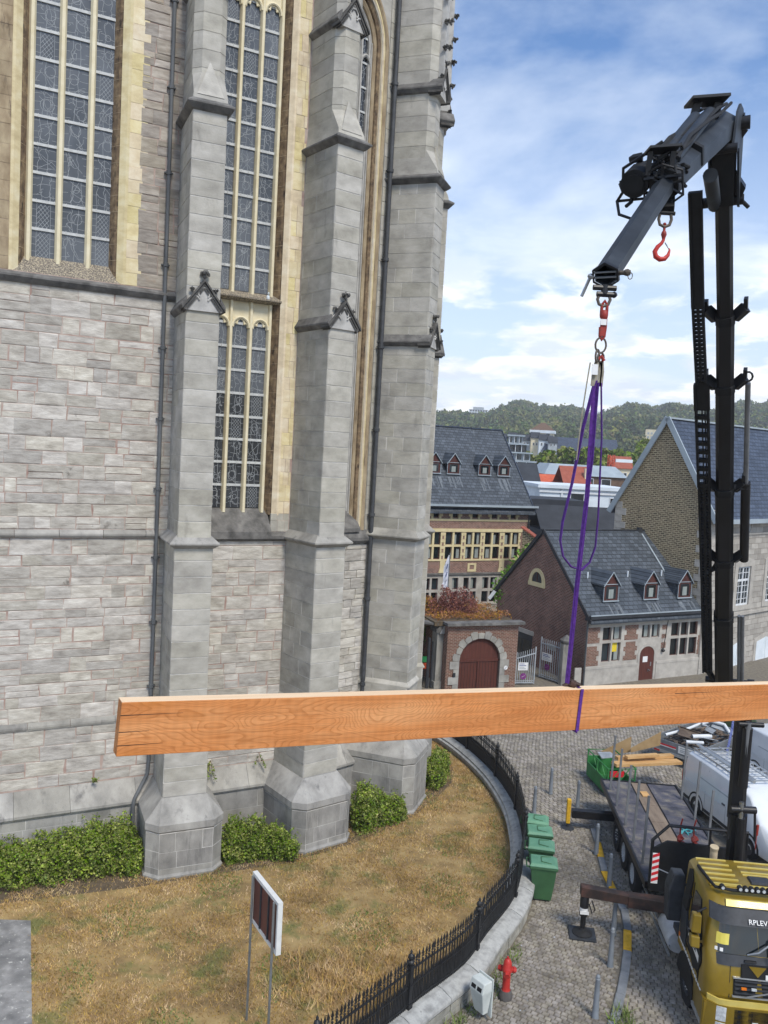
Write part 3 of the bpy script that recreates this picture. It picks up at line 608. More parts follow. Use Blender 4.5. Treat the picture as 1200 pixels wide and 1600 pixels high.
def buttress(P, a, zped=1.98, far=1.0, top=27.5, pinn=False):
    VB = 2.6; m = MB()
    ped = [(0, VB), (0, .3), (.3, 0), (1.7, 0), (2, .3), (2, VB)]
    m.prism([(x, y) for x, y in ped], 0.2, zped-.25, 'z')
    st = [(.42, 1.58, .45, zped+.3, 4.5), (.5, 1.5, .47, 4.5, 9.25), (.57, 1.43, .47, 9.4, 15.4), (.57, 1.43, .48, 15.4, 20.35)]
    e = .004
    for u0, u1, v0, z0, z1 in st: m.box(u0+e, u1-e, v0+.014, VB, z0, z1)
    s5 = [(.60, VB), (.60, .92), (.80, .72), (1.24, .72), (1.40, .88), (1.40, VB)]
    m.loft([[(x, y, 20.35) for x, y in s5], [(x, y, top) for x, y in s5]])
    bt = cpart('buttress', m, 'mortar_grey', P, a)
    # pedestal skirt faces in large blocks
    m = MB(); cap0 = [(-.03, VB), (-.03, .29), (.28, -.03), (1.72, -.03), (2.03, .29), (2.03, VB)]
    sh = [(.40, VB), (.40, .44), (.41, .43), (1.59, .43), (1.60, .44), (1.60, VB)]
    bevelr = [(.01, VB), (.01, .31), (.31, .01), (1.69, .01), (1.99, .31), (1.99, VB)]
    m.loft([[(x, y, zped-.26) for x, y in bevelr], [(x, y, zped-.20) for x, y in cap0], [(x, y, zped-.02) for x, y in cap0], [(x, y, zped+.52) for x, y in sh]])
    new('pedestal_cap', m, 'ashlar_plinth', bt)
    sq = lambda p, q: (math.hypot(q[0]-p[0], q[1]-p[1]), math.atan2(q[1]-p[1], q[0]-p[0]))
    for p, q in zip(ped, ped[1:]):
        w, an = sq(p, q)
        tile(ash, bt, 'ashlar_plinth', 0, w, .3, zped-.26, (.42, .5), (.55, .95) if w > .6 else (9, 9), .007, (.0, .006), (p[0], p[1], an), .06, unit='neat', vis=far*1.3)
    m = MB(); m.sweep(ped, [(.0, .2), (.05, .2), (.05, .56), (.0, .62)]); new('plinth_foot', m, 'ashlar_plinth', bt)
    # shaft: coursed blocks wrapping the corners
    for k, (u0, u1, v0, z0, z1) in enumerate(st):
        z = z0+(.02 if k else .22); n = max(1, round((z1-z)/.43)); h = (z1-z)/n
        for i in range(n):
            d1 = (.62, .95)[i % 2]; cuts = [v0, v0+d1]+([v0+d1+.55] if random.random() < .6 else [])+[VB]; cuts = [cuts[0]]+([] if random.random() < .25 else cuts[1:-1])+[VB]
            for p, q in zip(cuts, cuts[1:]):
                pr = random.uniform(-.002, .004); ash.put(bt, ((u0+u1)/2, (p+q)/2-.005, z+h/2), (u1-u0+2*pr+.008, q-p-.012, h-.015), 0, 'ashlar', 'neat', (u1-u0)*h*far*(1 if p == v0 else .8))
            z += h
    # chamfered top stage
    for k in range(int((top-20.9)/.45)):
        z = 20.9+k*.45
        m = MB(); s6 = [(x-.012 if x < 1 else x+.012, y if y == VB else y-.012) for x, y in s5]; m.loft([[(x, y, z+.006) for x, y in s6], [(x, y, z+.44) for x, y in s6]]); new('pier_course', m, 'ashlar', bt)
    ledge(bt, .5, 1.5, .47, [(0, 4.42), (.08, 4.46), (.08, 4.5), (-.02, 4.66)], mt='ashlar')
    ledge(bt, .5, 1.5, .47, [(0, 9.14), (.06, 9.18), (.15, 9.25), (.15, 9.29), (-.07, 9.5)], mt='ashlar_plinth')
    side_ledges(bt, .57, 1.43, .47, [(0, 15.24), (.05, 15.27), (.13, 15.36), (.13, 15.40), (-.0, 15.62)])
    gablet(bt, .57, 1.43, .47, 15.38, .66)
    ledge(bt, .57, 1.43, .47, [(0, 20.2), (.05, 20.23), (.16, 20.34), (.16, 20.38), (.0, 20.5)])
    m = MB(); b4 = [(.55, VB), (.55, .46), (.56, .45), (1.44, .45), (1.45, .46), (1.45, VB)]; m.loft([[(x, y, 20.42) for x, y in b4], [(x, y, 20.62) for x, y in [(.57, VB), (.57, .5), (.6, .49), (1.41, .49), (1.43, .5), (1.43, VB)]], [(x, y, 21.25) for x, y in s5]])
    m.loft([[(.66, .47, 20.6), (1.34, .47, 20.6), (1.34, .8, 20.6), (.66, .8, 20.6)], [(.99, .71, 21.5), (1.01, .71, 21.5), (1.01, .8, 21.5), (.99, .8, 21.5)]])
    new('weathering', m, 'ashlar', bt)
    if not pinn:
        side_ledges(bt, .62, 1.38, .76, [(0, 23.4), (.05, 23.43), (.15, 23.53), (.15, 23.57), (.0, 23.8)]); gablet(bt, .62, 1.38, .72, 23.5, .7, False)
    else:
        side_ledges(bt, .58, 1.42, .55, [(0, 22.9), (.05, 22.93), (.12, 23.03), (.12, 23.07), (-.1, 23.35)]); gablet(bt, .62, 1.40, .62, 23.0, .75, True)
        m = MB(); c = (1.0, .72)
        for z0, z1, r0, r1 in ((23.2, 27.6, .26, .2),): m.loft([[(c[0]+r0*math.cos(R(45+90*k)), c[1]+r0*math.sin(R(45+90*k)), z0) for k in range(4)], [(c[0]+r1*math.cos(R(45+90*k)), c[1]+r1*math.sin(R(45+90*k)), z1) for k in range(4)]])
        new('pinnacle', m, 'pale_stone', bt)
        for z in np.arange(24.3, 27.5, .75):
            for k in range(4): m = MB(); a_ = R(45+90*k); crocket(m, (c[0]+.3*math.cos(a_), c[1]+.3*math.sin(a_), z+(k % 2)*.2), .12); new('crocket', m, 'dark_gable', bt)
    return bt
for i in (1, 2, 3): buttress(*BT[i], zped=2.35 if i == 3 else 1.98, far={1: 1, 2: .9, 3: .75}[i], pinn=i == 3)
P4, A4 = (2.2, 28.35), -14
b4 = buttress(P4, A4, zped=2.35, far=.25, pinn=True, top=22.9)
A0 = bp(1, .5, 2.1); W1A = bp(1, 1.5, 2.1); W1B = bp(2, .5, 2.1); W2A = bp(2, 1.5, 2.1); W2B = bp(3, .5, 2.1)
TH = 1.0
def lead_pattern(w, h, kind):
    """polylines of lead cames in a w x h pane"""
    L_ = []; rr = random.random
    def wob(p, q, n=5, j=.03): return [(p[0]+(q[0]-p[0])*i/n+random.uniform(-j, j)*(0 < i < n), p[1]+(q[1]-p[1])*i/n+random.uniform(-j, j)*(0 < i < n)) for i in range(n+1)]
    if kind == 0:
        a, b, n = .22*w, .78*w, 5; L_ += [[(a, 0), (a, h)], [(b, 0), (b, h)]]; s = (b-a)/3
        for k in range(-8, 12):
            for sg in (1, -1):
                p = []
                for t in np.linspace(0, h, 12):
                    x = a+k*s*.9+sg*t*.8
                    if a <= x <= b: p.append((x, t))
                if len(p) > 1: L_.append([p[0], p[-1]])
        for t in (.2, .45, .7, .95): L_ += [[(0, t*h), (a, t*h)], [(b, t*h), (w, t*h)]]
    else:
        for k in range(3):
            t = (k+.3+.4*rr())/3*h; x = w*(.15+.25*rr()); L_ += [wob((0, t), (x, t+.02), 2, .01), wob((w-x, t), (w, t-.01), 2, .01)]
        cx = w/2+random.uniform(-.08, .08)
        L_ += [wob((cx-.12*w*(1+rr()), 0), (cx-.15*w, h), 6, .035), wob((cx+.12*w*(1+rr()), 0), (cx+.15*w, h), 6, .035)]
        for k in range(random.choice((1, 2, 2))):
            r = w*random.uniform(.12, .24); c = (cx+random.uniform(-.1, .1)*w, h*random.uniform(.25, .8)); a0 = rr()*180
            L_.append([(c[0]+r*math.cos(R(q)), c[1]+r*math.sin(R(q))*1.1) for q in np.linspace(a0, a0+random.choice((200, 360)), 11)])
        for k in range(3): L_.append(wob((w*rr()*.9, h*rr()), (w*(.1+.9*rr()), h*rr()), 4, .05))
        L_.append(wob((.2*w, h*rr()), (.8*w, h*rr()), 4, .04))
    return [[(min(max(x, .005), w-.005), min(max(y, .005), h-.005)) for x, y in p] for p in L_]
def pane(parent, x0, x1, z0, z1, y, gm, kind=None):
    w, h = x1-x0, z1-z0; m = MB(); m.box(0, w, 0, .02, 0, h); m.cur = 1; lw = .0085
    for p in lead_pattern(w, h, kind if kind is not None else (0 if random.random() < .13 else 1)):
        for a, b in zip(p, p[1:]):
            d = (b[0]-a[0], b[1]-a[1]); q = math.hypot(*d)
            if q < .01: continue
            nx, nz = -d[1]/q*lw/2, d[0]/q*lw/2
            m.add([(a[0]+nx, -.004, a[1]+nz), (a[0]-nx, -.004, a[1]-nz), (b[0]-nx, -.004, b[1]-nz), (b[0]+nx, -.004, b[1]+nz)], [(0, 1, 2, 3)])
    new('pane', m, [gm, 'lead'], parent, (x0, y, z0), recalc=False)
def mull_prof(x, w, y): return [(x-w/2, y+.02), (x-w/2, y-.05), (x-w*.22, y-.14), (x+w*.22, y-.14), (x+w/2, y-.05), (x+w/2, y+.02)]
def lights(win, edges, z0, z1, pitch, y, gm, mw=.15, first=None):
    """panes and iron bars between mullions standing at `edges`"""
    zz = z0
    k = 0
    while zz < z1-.05:
        ze = min(zz+pitch, z1)
        for a, b in zip(edges, edges[1:]):
            pane(win, a+mw/2-.02, b-mw/2+.02, zz, ze, y, gm(k) if callable(gm) else gm, 0 if (k < 2 and first == 'lattice' and a != edges[1]) else None)
            if ze < z1-.05:
                m = MB(); m.box(a+mw/2-.02, b-mw/2+.02, y-.035, y-.005, ze-.035, ze+.035)
                for q in (.25, .6, .85): m.box(a+(b-a)*q-.008, a+(b-a)*q+.008, y-.05, y-.03, ze-.045, ze+.045)
                new('glazing_bar', m, 'glazing_bar', win)
        zz = ze; k += 1
def trefoil_head(m, x0, x1, z, y, hh):
    """cusped arch head between x0..x1 springing at z: solid spandrel with a cusped opening"""
    c = (x0+x1)/2; w = x1-x0; r = w/2
    for yy, rad, s in ((y-.10, .035, 1.0), (y-.05, .03, .88)):
        pts = [(c+s*r*math.cos(R(a)), yy, z+s*r*1.15*math.sin(R(a))) for a in np.linspace(0, 180, 15)]; m.tube(pts, rad, 6)
    for sg in (-1, 1):
        m.tube([(c+sg*q, y-.06, z+t) for q, t in [(r*.95, 0), (r*.80, r*.42), (r*.52, r*.50), (r*.44, r*.34)]], .028, 6)
        m.tube([(c+sg*q, y-.06, z+t) for q, t in [(r*.44, r*.34), (r*.36, r*.78), (.0, r*1.02)]], .026, 6)
        # spandrel web
        o = [(c+sg*r*math.cos(R(a)), z+r*1.15*math.sin(R(a))) for a in np.linspace(0, 90, 8)]
        poly = o+[(c, z+hh), (c+sg*r, z+hh)]
        m.prism(poly, y-.07, y+.02)
        cus = [(c+sg*r, z), (c+sg*r*.8, z+r*.42), (c+sg*r*.52, z+r*.5), (c+sg*r*.44, z+r*.34), (c+sg*r*.36, z+r*.78), (c, z+r*1.02)]
        m.prism(cus+o[::-1][0:7], y-.055, y+.015)
# ---- wall of the left bay (window 0)
def wall(P, a, geo): return cpart('wall', geo, 'mortar_red' , P, a)
A_W0, A_W1, A_W2 = 63, 61.98, 46.78
G = .42
m = MB(); HX0, HX1, HZ = -4.05, -1.28, 15.95
panel(m, -10, .6, 0.2, 28, [(HX0, HX1, HZ, 29)], .006, TH); w0 = wall(A0, A_W0, m)
tile(rub, w0, 'rubble', -8, .15, 9.46, 15.72, (.24, .46), (.28, .95), .018, (-.003, .018))
tile(rub, w0, 'rubble', -8, .15, 4.32, 9.22, (.2, .42), (.28, 1.1), .016, (-.003, .012))
tile(rub, w0, 'rubble', -8, .15, 2.52, 4.12, (.26, .44), (.4, 1.0), .018, (-.003, .016))
tile(rub, w0, 'rubble_brown', -.98, .15, 15.95, 27, (.26, .52), (.35, .8), .018, (-.003, .02))
tile(jam, w0, 'yellow_stone', HX1+.02, -.98, 15.95, 27, (.3, .5), (2, 2), .008, (-.004, .008), avoid=(), unit='neat', ragged=(.0, .2))
tile(jam, w0, 'tan_reveal', -4.75, HX0-.02, 15.95, 27, (.3, .5), (2, 2), .008, (-.004, .008), unit='neat')
tile(rub, w0, 'rubble_brown', -8, -4.75, 15.95, 27, (.3, .5), (.35, .8), .018, (-.003, .02))
def jambs(par, x0, x1, z0, z1, splay, y=G):
    """splayed reveal: yellow roll, brown hollow and tan roll running up the opening"""
    for x, s in ((x0, 1), (x1, -1)):
        m = MB(); m.loft([[(x+s*0, .0, z), (x+s*.05, .0, z), (x+s*splay*.35, .10, z), (x+s*splay*.3, .2, z), (x-s*.3, .2, z), (x-s*.3, .05, z)] for z in (z0, z1)]); new('jamb_roll', m, 'yellow_stone', par)
        m = MB(); m.loft([[(x+s*splay*.3, .12, z), (x+s*splay*.45, .2, z), (x+s*splay*.62, y-.04, z), (x+s*splay*.62, y+.2, z), (x-s*.3, y+.2, z), (x-s*.3, .15, z)] for z in (z0, z1)]); new('jamb_hollow', m, 'brown_reveal', par)
        for z in np.arange(z0+.2, z1, .42):
            m = MB(); m.loft([[(x+s*splay*.31, .118, q), (x+s*splay*.456, .2, q), (x+s*splay*.62, y-.05, q), (x-s*.2, y-.05, q)] for q in (z, z+.012)]); new('bed_joint', m, 'tan_reveal', par)
m = MB(); gy = G; e0 = [-3.62, -2.90, -2.17, -1.45]
ED = [x-.0 for x in e0]
for x in ED: m.prism(mull_prof(x, .17, gy), HZ+.3, 28, 'z')
win = cpart('window', m, 'mullion', A0, A_W0)
jambs(win, HX0, HX1, HZ, 28, .58); m = MB(); m.box(HX0-.1, HX1+.1, gy+.12, gy+.2, HZ, 28); new('backing', m, 'black_matt', win)
lights(win, ED, 16.42, 25.2, .7, gy-.01, 'window_glass', .17, 'lattice')
m = MB(); m.prism([(-.02, 15.86), (gy+.2, 15.86), (gy+.2, 16.44), (gy-.04, 16.42), (.02, 15.95)], HX0, HX1, 'x'); new('sill', m, 'lichen_sill', win)
m = MB(); m.sweep([(-10, 0), (.5, 0)], [(-.1, 15.66), (.04, 15.66), (.10, 15.72), (.16, 15.79), (.16, 15.84), (.06, 15.92), (-.1, 15.95)]); new('cornice', m, 'ledge_stone', w0)
for zz, oo in ((9.22, .10), (4.10, .05)):
    m = MB(); x = -8
    while x < .4:
        w = random.uniform(.9, 1.25); m.sweep([(x+.006, 0), (min(x+w, .45)-.006, 0)], [(-.05, zz), (oo*.6, zz+.02), (oo, zz+.08), (oo, zz+.13), (oo*.4, zz+.22), (-.05, zz+.24)]); x += w
    new('string_course', m, 'ashlar_plinth', w0)
def plinth(wl, x0, x1):
    m = MB(); x = x0
    while x < x1-.02:
        w = random.uniform(1.1, 1.9); xe = min(x+w, x1)
        m.sweep([(x+.004, 0), (xe-.004, 0)], [(-.05, 1.84), (.34, 1.84), (.38, 1.90), (.38, 1.97), (.02, 2.50), (-.05, 2.50)]); x = xe
    new('plinth', m, 'ashlar_plinth', wl)
    m = MB(); m.box(x0, x1, -.30, .03, .2, 1.86); new('plinth_core', m, 'mortar_grey', wl)
    tile(ash, wl, 'ashlar_plinth', x0, x1, .3, 1.85, (.4, .5), (.7, 1.3), .008, (.302, .308), (0, 0, 0), .06, unit='neat', vis=.6)
plinth(w0, -8, .4)
# ---- wall of the middle bay (window 1, two tiers)
LW1 = float(np.linalg.norm(W1B-W1A)); m = MB(); h1 = [(.0, 2.24, 9.5, 29)]
panel(m, -.3, LW1+.3, .2, 28, h1, .006, TH); w1 = wall(W1A, A_W1, m)
tile(rub, w1, 'rubble', .0, LW1, 2.52, 9.15, (.2, .42), (.35, .9), .016, (-.003, .012), vis=.9)
tile(jam, w1, 'yellow_stone', 2.27, LW1+.05, 9.95, 27, (.32, .5), (.14, .3), .008, (-.004, .01), unit='neat')
tile(jam, w1, 'ashlar', 2.05, LW1+.05, 9.42, 9.95, (.32, .5), (.14, .3), .008, (-.004, .01), unit='neat')
plinth(w1, -.2, LW1+.2)
E1 = [.16, .72, 1.31, 1.88]; m = MB(); gy = G
for x in E1: m.prism(mull_prof(x, .15, gy), 9.95, 28, 'z')
for a, b in zip(E1, E1[1:]): trefoil_head(m, a+.05, b-.05, 15.25, gy, .62); trefoil_head(m, a+.05, b-.05, 24.0, gy, .62)
m.box(E1[0], E1[-1], gy-.05, gy+.1, 15.86, 16.0); m.box(E1[0], E1[-1], gy-.05, gy+.1, 24.6, 28)
win1 = cpart('window', m, 'mullion', W1A, A_W1, smooth=True)
jambs(win1, -.05, 2.27, 9.9, 28, .5); m = MB(); m.box(-.1, 2.3, gy+.12, gy+.2, 9.5, 28); new('backing', m, 'black_matt', win1)
lights(win1, E1, 10.08, 15.85, .66, gy-.01, lambda k: 'window_glass_dark' if k < 5 else 'window_glass', .15)  # lower rows darker: mirrored buildings painted into the glass colour
lights(win1, E1, 16.28, 24.6, .66, gy-.01, 'window_glass', .15)
m = MB(); m.prism([(gy+.1, 15.98), (gy-.22, 15.98), (gy-.36, 16.04), (gy-.36, 16.08), (gy-.05, 16.26), (gy+.1, 16.26)], -.05, 2.12, 'x'); new('transom_ledge', m, 'lichen_sill', win1)
m = MB(); m.prism([(-.14, 9.30), (gy+.3, 9.30), (gy+.3, 10.08), (gy-.02, 10.06), (-.14, 9.42)], .0, 2.05, 'x'); new('sill', m, 'ledge_stone', win1)
m = MB(); m.sweep([(-.2, 0), (LW1+.2, 0)], [(-.05, 9.12), (.06, 9.15), (.14, 9.22), (.14, 9.30), (-.05, 9.45)]); new('string_course', m, 'ledge_stone', w1)
# ---- wall of the apse bay (window 2, seen very obliquely) with its pointed arch
LW2 = float(np.linalg.norm(W2B-W2A)); m = MB(); c2 = .92; hw = .80
panel(m, -.4, LW2+.4, .2, 24.1, [(c2-hw, c2+hw, 9.4, 24.1)], .03, TH)
def pointed(c, hw, z, k=1.25, n=9):
    r = hw*2*k*.62; cx = r-hw; o = []
    aa = math.acos(cx/r)
    for i in range(n+1): t = aa*i/n; o.append((c+r*math.cos(t)-cx, z+r*math.sin(t)))
    return o+[(2*c-x, q) for x, q in o[::-1][1:]]
ar = pointed(c2, hw, 24.1, 1.9)
for s in (0, 1):
    half = [p for p in ar if (p[0] >= c2-1e-6 if s == 0 else p[0] <= c2+1e-6)]; half = half if s == 0 else half[::-1]
    xe = LW2+.4 if s == 0 else -.4; m.prism(half+[(c2, 29), (xe, 29), (xe, 24.1)], .03, TH)
w2 = cpart('wall', m, 'ashlar', W2A, A_W2)
tile(rub, w2, 'rubble', 0, LW2+.1, 2.5, 8.95, (.22, .4), (.3, .8), .016, (-.012, .014), vis=.6)
tile(ash, w2, 'ashlar', c2+hw+.28, LW2+.3, 9.4, 27, (.4, .5), (.5, .5), .01, (0, .004), unit='neat', vis=.3)
plinth(w2, -.2, LW2+.2)
m = MB(); gy = .40
for x in (c2-hw+.16, c2-.2, c2+.2, c2+hw-.2): m.prism(mull_prof(x, .11, gy), 9.9, 24.3, 'z')
for a, b in ((c2-.6, c2-.2), (c2-.2, c2+.2), (c2+.2, c2+.6)): m.tube([(x, gy-.08, q) for x, q in pointed((a+b)/2, (b-a)/2, 23.6, 1.3, 6)], .05, 6)
m.tube([(x, gy-.08, q) for x, q in pointed(c2, .36, 24.5, 1.3, 7)], .05, 6)
win2 = cpart('window', m, 'pale_stone', W2A, A_W2, smooth=True)
for off, y0, y1, mt in ((.16, -.02, .06, 'tan_reveal'), (.06, .02, .14, 'yellow_stone'), (-.02, .10, .22, 'brown_reveal'), (-.12, .20, .34, 'tan_reveal'), (-.20, .3, .5, 'pale_stone')):
    h_ = hw+off; path = [(c2+h_, 9.4)]+pointed(c2, h_, 24.1, 1.9)+[(c2-h_, 9.4)]; m = MB()
    loops = []
    for i, (x, q) in enumerate(path):
        a = np.array(path[max(i-1, 0)]); b = np.array(path[min(i+1, len(path)-1)]); t = (b-a)/np.linalg.norm(b-a); nn = np.array([t[1], -t[0]])
        w_ = .12; loops.append([(x-nn[0]*w_*s_, yy, q-nn[1]*w_*s_) for s_, yy in ((-.6, y0), (.0, y0-.02), (.6, y0+.03), (.8, y1), (-.6, y1))])
    m.loft(loops); new('arch_moulding', m, mt, win2, smooth=True)
for k, z in enumerate(np.arange(10.0, 25.8, .72)):
    for a, b in ((c2-.64, c2-.2), (c2-.2, c2+.2), (c2+.2, c2+.62)): pane(win2, a+.04, b-.04, z, z+.70, gy, 'window_glass_dark'); mm_ = MB(); mm_.box(a+.04, b-.04, gy-.03, gy-.005, z-.03, z+.03); new('glazing_bar', mm_, 'glazing_bar', win2)
m = MB(); m.prism([(-.12, 9.36), (.5, 9.36), (.5, 10.06), (.36, 10.04), (-.12, 9.48)], c2-hw, c2+hw, 'x'); new('sill', m, 'ledge_stone', win2)
m = MB(); m.sweep([(-.2, 0), (LW2+.2, 0)], [(-.05, 8.95), (.06, 8.98), (.14, 9.08), (.14, 9.18), (-.05, 9.5)]); new('string_course', m, 'ledge_stone', w2)
# masonry core behind the apse
m = MB(); m.prism([(0, 0), (.7, 2.0), (.5, 5), (-6, 8), (-7, 2)], .2, 27, 'z'); new('apse_core', m, 'ashlar', church, (W2B[0]-CH0.x+.5, W2B[1]-CH0.y+.8, -CH0.z))
# downpipes
def downpipe(wl, x, y, pts, r, mt, zs):
    m = MB(); m.tube([(x+a, y+b, z) for a, b, z in pts], r, 10)
    for z in zs: m.lathe([(r*1.0, -.06), (r*1.35, -.05), (r*1.35, .05), (r*1.0, .06)], (x, y, z), 10); m.box(x-.11, x+.11, y, y+.1, z-.015, z+.015)
    new('downpipe', m, mt, wl, smooth=True)
downpipe(w0, -.24, -.11, [(0, 0, 27), (0, 0, 2.95), (-.05, -.12, 2.65), (-.42, -.32, 2.05), (-.46, -.38, 1.9), (-.46, -.38, .3)], .052, 'zinc_pipe', (5.1, 6.9, 8.7, 10.6, 12.5, 14.4, 16.6, 19.0, 21.2, 23.4))
downpipe(w2, 2.16, -.14, [(0, 0, 27), (0, 0, .3)], .075, 'iron_pipe', (4.4, 7.2, 9.9, 12.6, 15.2, 17.9, 20.6, 23.2))
m = MB(); m.box(-.02, .02, -.16, .12, -.5, .5)
rub.build(); ash.build(); jam.build()
# small dark bird sitting on the transom ledge
pg = MB(); pg.lathe([(.005, -.11), (.04, -.08), (.055, -.02), (.045, .04), (.02, .08), (.004, .09)], (0, 0, .06), 8); pg.blob((0, -.03, .17), .035, .05); pg.box(-.006, .006, -.09, -.06, .165, .175); pg.box(-.03, .03, .02, .12, .0, .02)
q = np.array(W1A)+fr(A_W1)[0]*1.72+fr(A_W1)[1]*.12; kk = lambda p, z: (p[0]*K, p[1]*K, LZ+(z-.5)*K)
tag(new('pigeon', pg, 'render_white', None, kk(q, 16.09), R(30), smooth=True), 'pale pigeon perched on the ledge between the two tiers of the narrow church window', 'pigeon')

# ------------------------------------------------------------ curved boundary wall with iron railing
gw = empty('boundary_wall', (4.7, 26, 0), 0, 'low curved grey stone wall between the dry lawn and the cobbled street', 'wall')
O2 = Vector((4.7, 26))
rel = lambda P: [(x-O2.x, y-O2.y) for x, y in P]
m = MB(); m.sweep(rel(FP), [(-.22, -.05), (.30, -.05), (.30, .42), (-.22, .42)]); new('wall_core', m, 'mortar_grey', gw)
cs = [0]
for a, b in zip(FP, FP[1:]): cs.append(cs[-1]+math.dist(a, b))
def fp(d):
    d = min(max(d, 0), cs[-1]-1e-4)
    for i in range(len(cs)-1):
        if cs[i+1] >= d: t = (d-cs[i])/(cs[i+1]-cs[i]); p = np.array(FP[i])*(1-t)+np.array(FP[i+1])*t; q = np.array(FP[min(i+2, len(FP)-1)])-np.array(FP[max(i-1, 0)]); return p, q/np.linalg.norm(q)
d = 0.
while d < cs[-1]-.2:                                   # coping stones, inner and outer moulding in one profile
    w = random.uniform(1.0, 1.5); e = min(d+w, cs[-1]); j = random.uniform(-.006, .006)
    P = [fp(d+.006+(e-d-.012)*k/4)[0] for k in range(5)]; m = MB()
    m.sweep(rel(P), [(-.27, LZ-.1), (-.36, .34), (-.36, .42), (-.29, .46), (-.29, .52), (-.22, .56+j), (-.12, .60+j), (.12, .60+j), (.26, .55+j), (.38, .50), (.40, .46), (.40, .40), (.33, .36), (.31, .30), (.28, .30)])
    new('coping_stone', m, 'coping', gw); d = e
wp = Pieces('wall_block', gw, 300); z = -.02
for zz, h in ((-.02, .16), (.14, .16)):
    d = random.random()*.3
    while d < cs[-1]-.3:
        w = random.uniform(.45, .85); p, t = fp(d+w/2); nn = np.array([t[1], -t[0]]); c = p+nn*.30-np.array(O2)
        wp.put(gw, (c[0], c[1], zz+h/2), (w-.01, .07, h-.01), math.atan2(t[1], t[0])+0, 'wall_stone', 'neat', 1-abs(p[1]-18)*.01); d += w
wp.build()
rl = empty('iron_railing', (4.7, 26, .6), 0, 'black wrought iron railing with spear points on the curved stone wall', 'railing')
bm_ = []
for k in range(3):
    m = MB()
    zc_ = random.uniform(-.004, .004)
    m.box(-.011, .011, -.011, .011, .0, .88+zc_); m.lathe([(.012, 0), (.026, .015), (.026, .03), (.012, .045)], (0, 0, .86), 6)
    m.loft([[(-.03, -.01, .93), (.03, -.01, .93), (.03, .01, .93), (-.03, .01, .93)], [(-.014, -.008, .97), (.014, -.008, .97), (.014, .008, .97), (-.014, .008, .97)], [(-.034, -.011, 1.0), (.034, -.011, 1.0), (.034, .011, 1.0), (-.034, .011, 1.0)], [(-.001, -.001, 1.13), (.001, -.001, 1.13), (.001, .001, 1.13), (-.001, .001, 1.13)]])
    me = m.mesh('bar'); fixn(me); me.materials.append(MATS['iron_black']); bm_.append(me)
m = MB(); m.box(-.012, .012, -.012, .012, .0, .52); m.lathe([(.013, 0), (.02, .03), (.001, .1)], (0, 0, .5), 5); sb = m.mesh('short_bar'); fixn(sb); sb.materials.append(MATS['iron_black'])
m = MB(); m.box(-.045, .045, -.045, .045, 0, .95); m.box(-.065, .065, -.065, .065, 0, .10); m.box(-.06, .06, -.06, .06, .44, .50); m.box(-.06, .06, -.06, .06, .86, .92)
m.lathe([(.05, 0), (.075, .03), (.075, .07), (.04, .1), (.07, .15), (.06, .2), (.02, .24), (.03, .27), (.004, .33)], (0, 0, .93), 10); pm_ = m.mesh('post'); fixn(pm_); pm_.materials.append(MATS['iron_black'])
d = cs[-1]-.1; k = 0; dists = []
while d > 5.2: dists.append(d); d -= .105
for k, d in enumerate(dists):
    p, t = fp(d); ang = math.atan2(t[1], t[0]); post = k % 26 == 9
    o = bpy.data.objects.new('post' if post else 'bar', pm_ if post else bm_[k % 3]); COL.objects.link(o); o.parent = rl; o.location = (p[0]-O2.x, p[1]-O2.y, 0); o.rotation_euler = (random.uniform(-.012, .012), random.uniform(-.012, .012), ang)
m = MB()
for k, d in enumerate(dists):
    if d-.05 < 5.2: continue
    p, t = fp(d-.052); ang = math.atan2(t[1], t[0]); M = Matrix.Translation((p[0]-O2.x, p[1]-O2.y, 0)) @ Matrix.Rotation(ang, 4, 'Z'); m.add([M @ v.co for v in sb.vertices], [tuple(q.vertices) for q in sb.polygons])
new('short_bar', m, 'iron_black', rl, kind='stuff')
RP = [fp(q)[0] for q in np.linspace(5.1, cs[-1]-.05, 90)]
for zz in (.09, .46, .80):
    m = MB(); m.sweep(rel(RP), [(-.022, zz-.010), (.022, zz-.010), (.022, zz+.010), (-.022, zz+.010)]); new('rail', m, 'iron_black', rl)

# ------------------------------------------------------------ lawn grass, soil strip, shrubs, weeds
IA = np.array(IN+[(-14, 36.6), (-14, 8.6)])
def inside(P, poly):
    x, y = P[:, 0], P[:, 1]; c = np.zeros(len(P), bool); n = len(poly)
    for i in range(n):
        x0, y0 = poly[i]; x1, y1 = poly[(i+1) % n]
        if y0 == y1: continue
        c ^= ((y0 > y) != (y1 > y)) & (x < (x1-x0)*(y-y0)/(y1-y0)+x0)
    return c
def blades(name, P, h, w, mt, lean=.6, z=LZ, kind='stuff'):
    n = len(P); a = NR.random(n)*6.283; hh = h*(.5+NR.random(n)); ww = w*(.6+.8*NR.random(n)); la = NR.random(n)*6.283; ll = hh*lean*NR.random(n)*1.4
    B = np.column_stack([P, np.full(n, z)]); dx = np.column_stack([np.cos(a)*ww, np.sin(a)*ww, np.zeros(n)]); tp = B+np.column_stack([np.cos(la)*ll, np.sin(la)*ll, hh])
    V = np.stack([B-dx, B+dx, tp], 1).reshape(-1, 3); o = new(name, np_mesh(name, V, np.arange(3*n).reshape(-1, 3)), mt); o['kind'] = kind; return o
def scatter(n, x0, x1, y0, y1): return np.column_stack([x0+(x1-x0)*NR.random(n), y0+(y1-y0)*NR.random(n)])
def clump(P, f=1.3, keep=.5):
    s = np.sin(P[:, 0]*f*1.7+2*np.sin(P[:, 1]*f))+np.sin(P[:, 1]*f*2.1+1.7*np.sin(P[:, 0]*f*.8)); return P[NR.random(len(P)) < keep+.28*s]
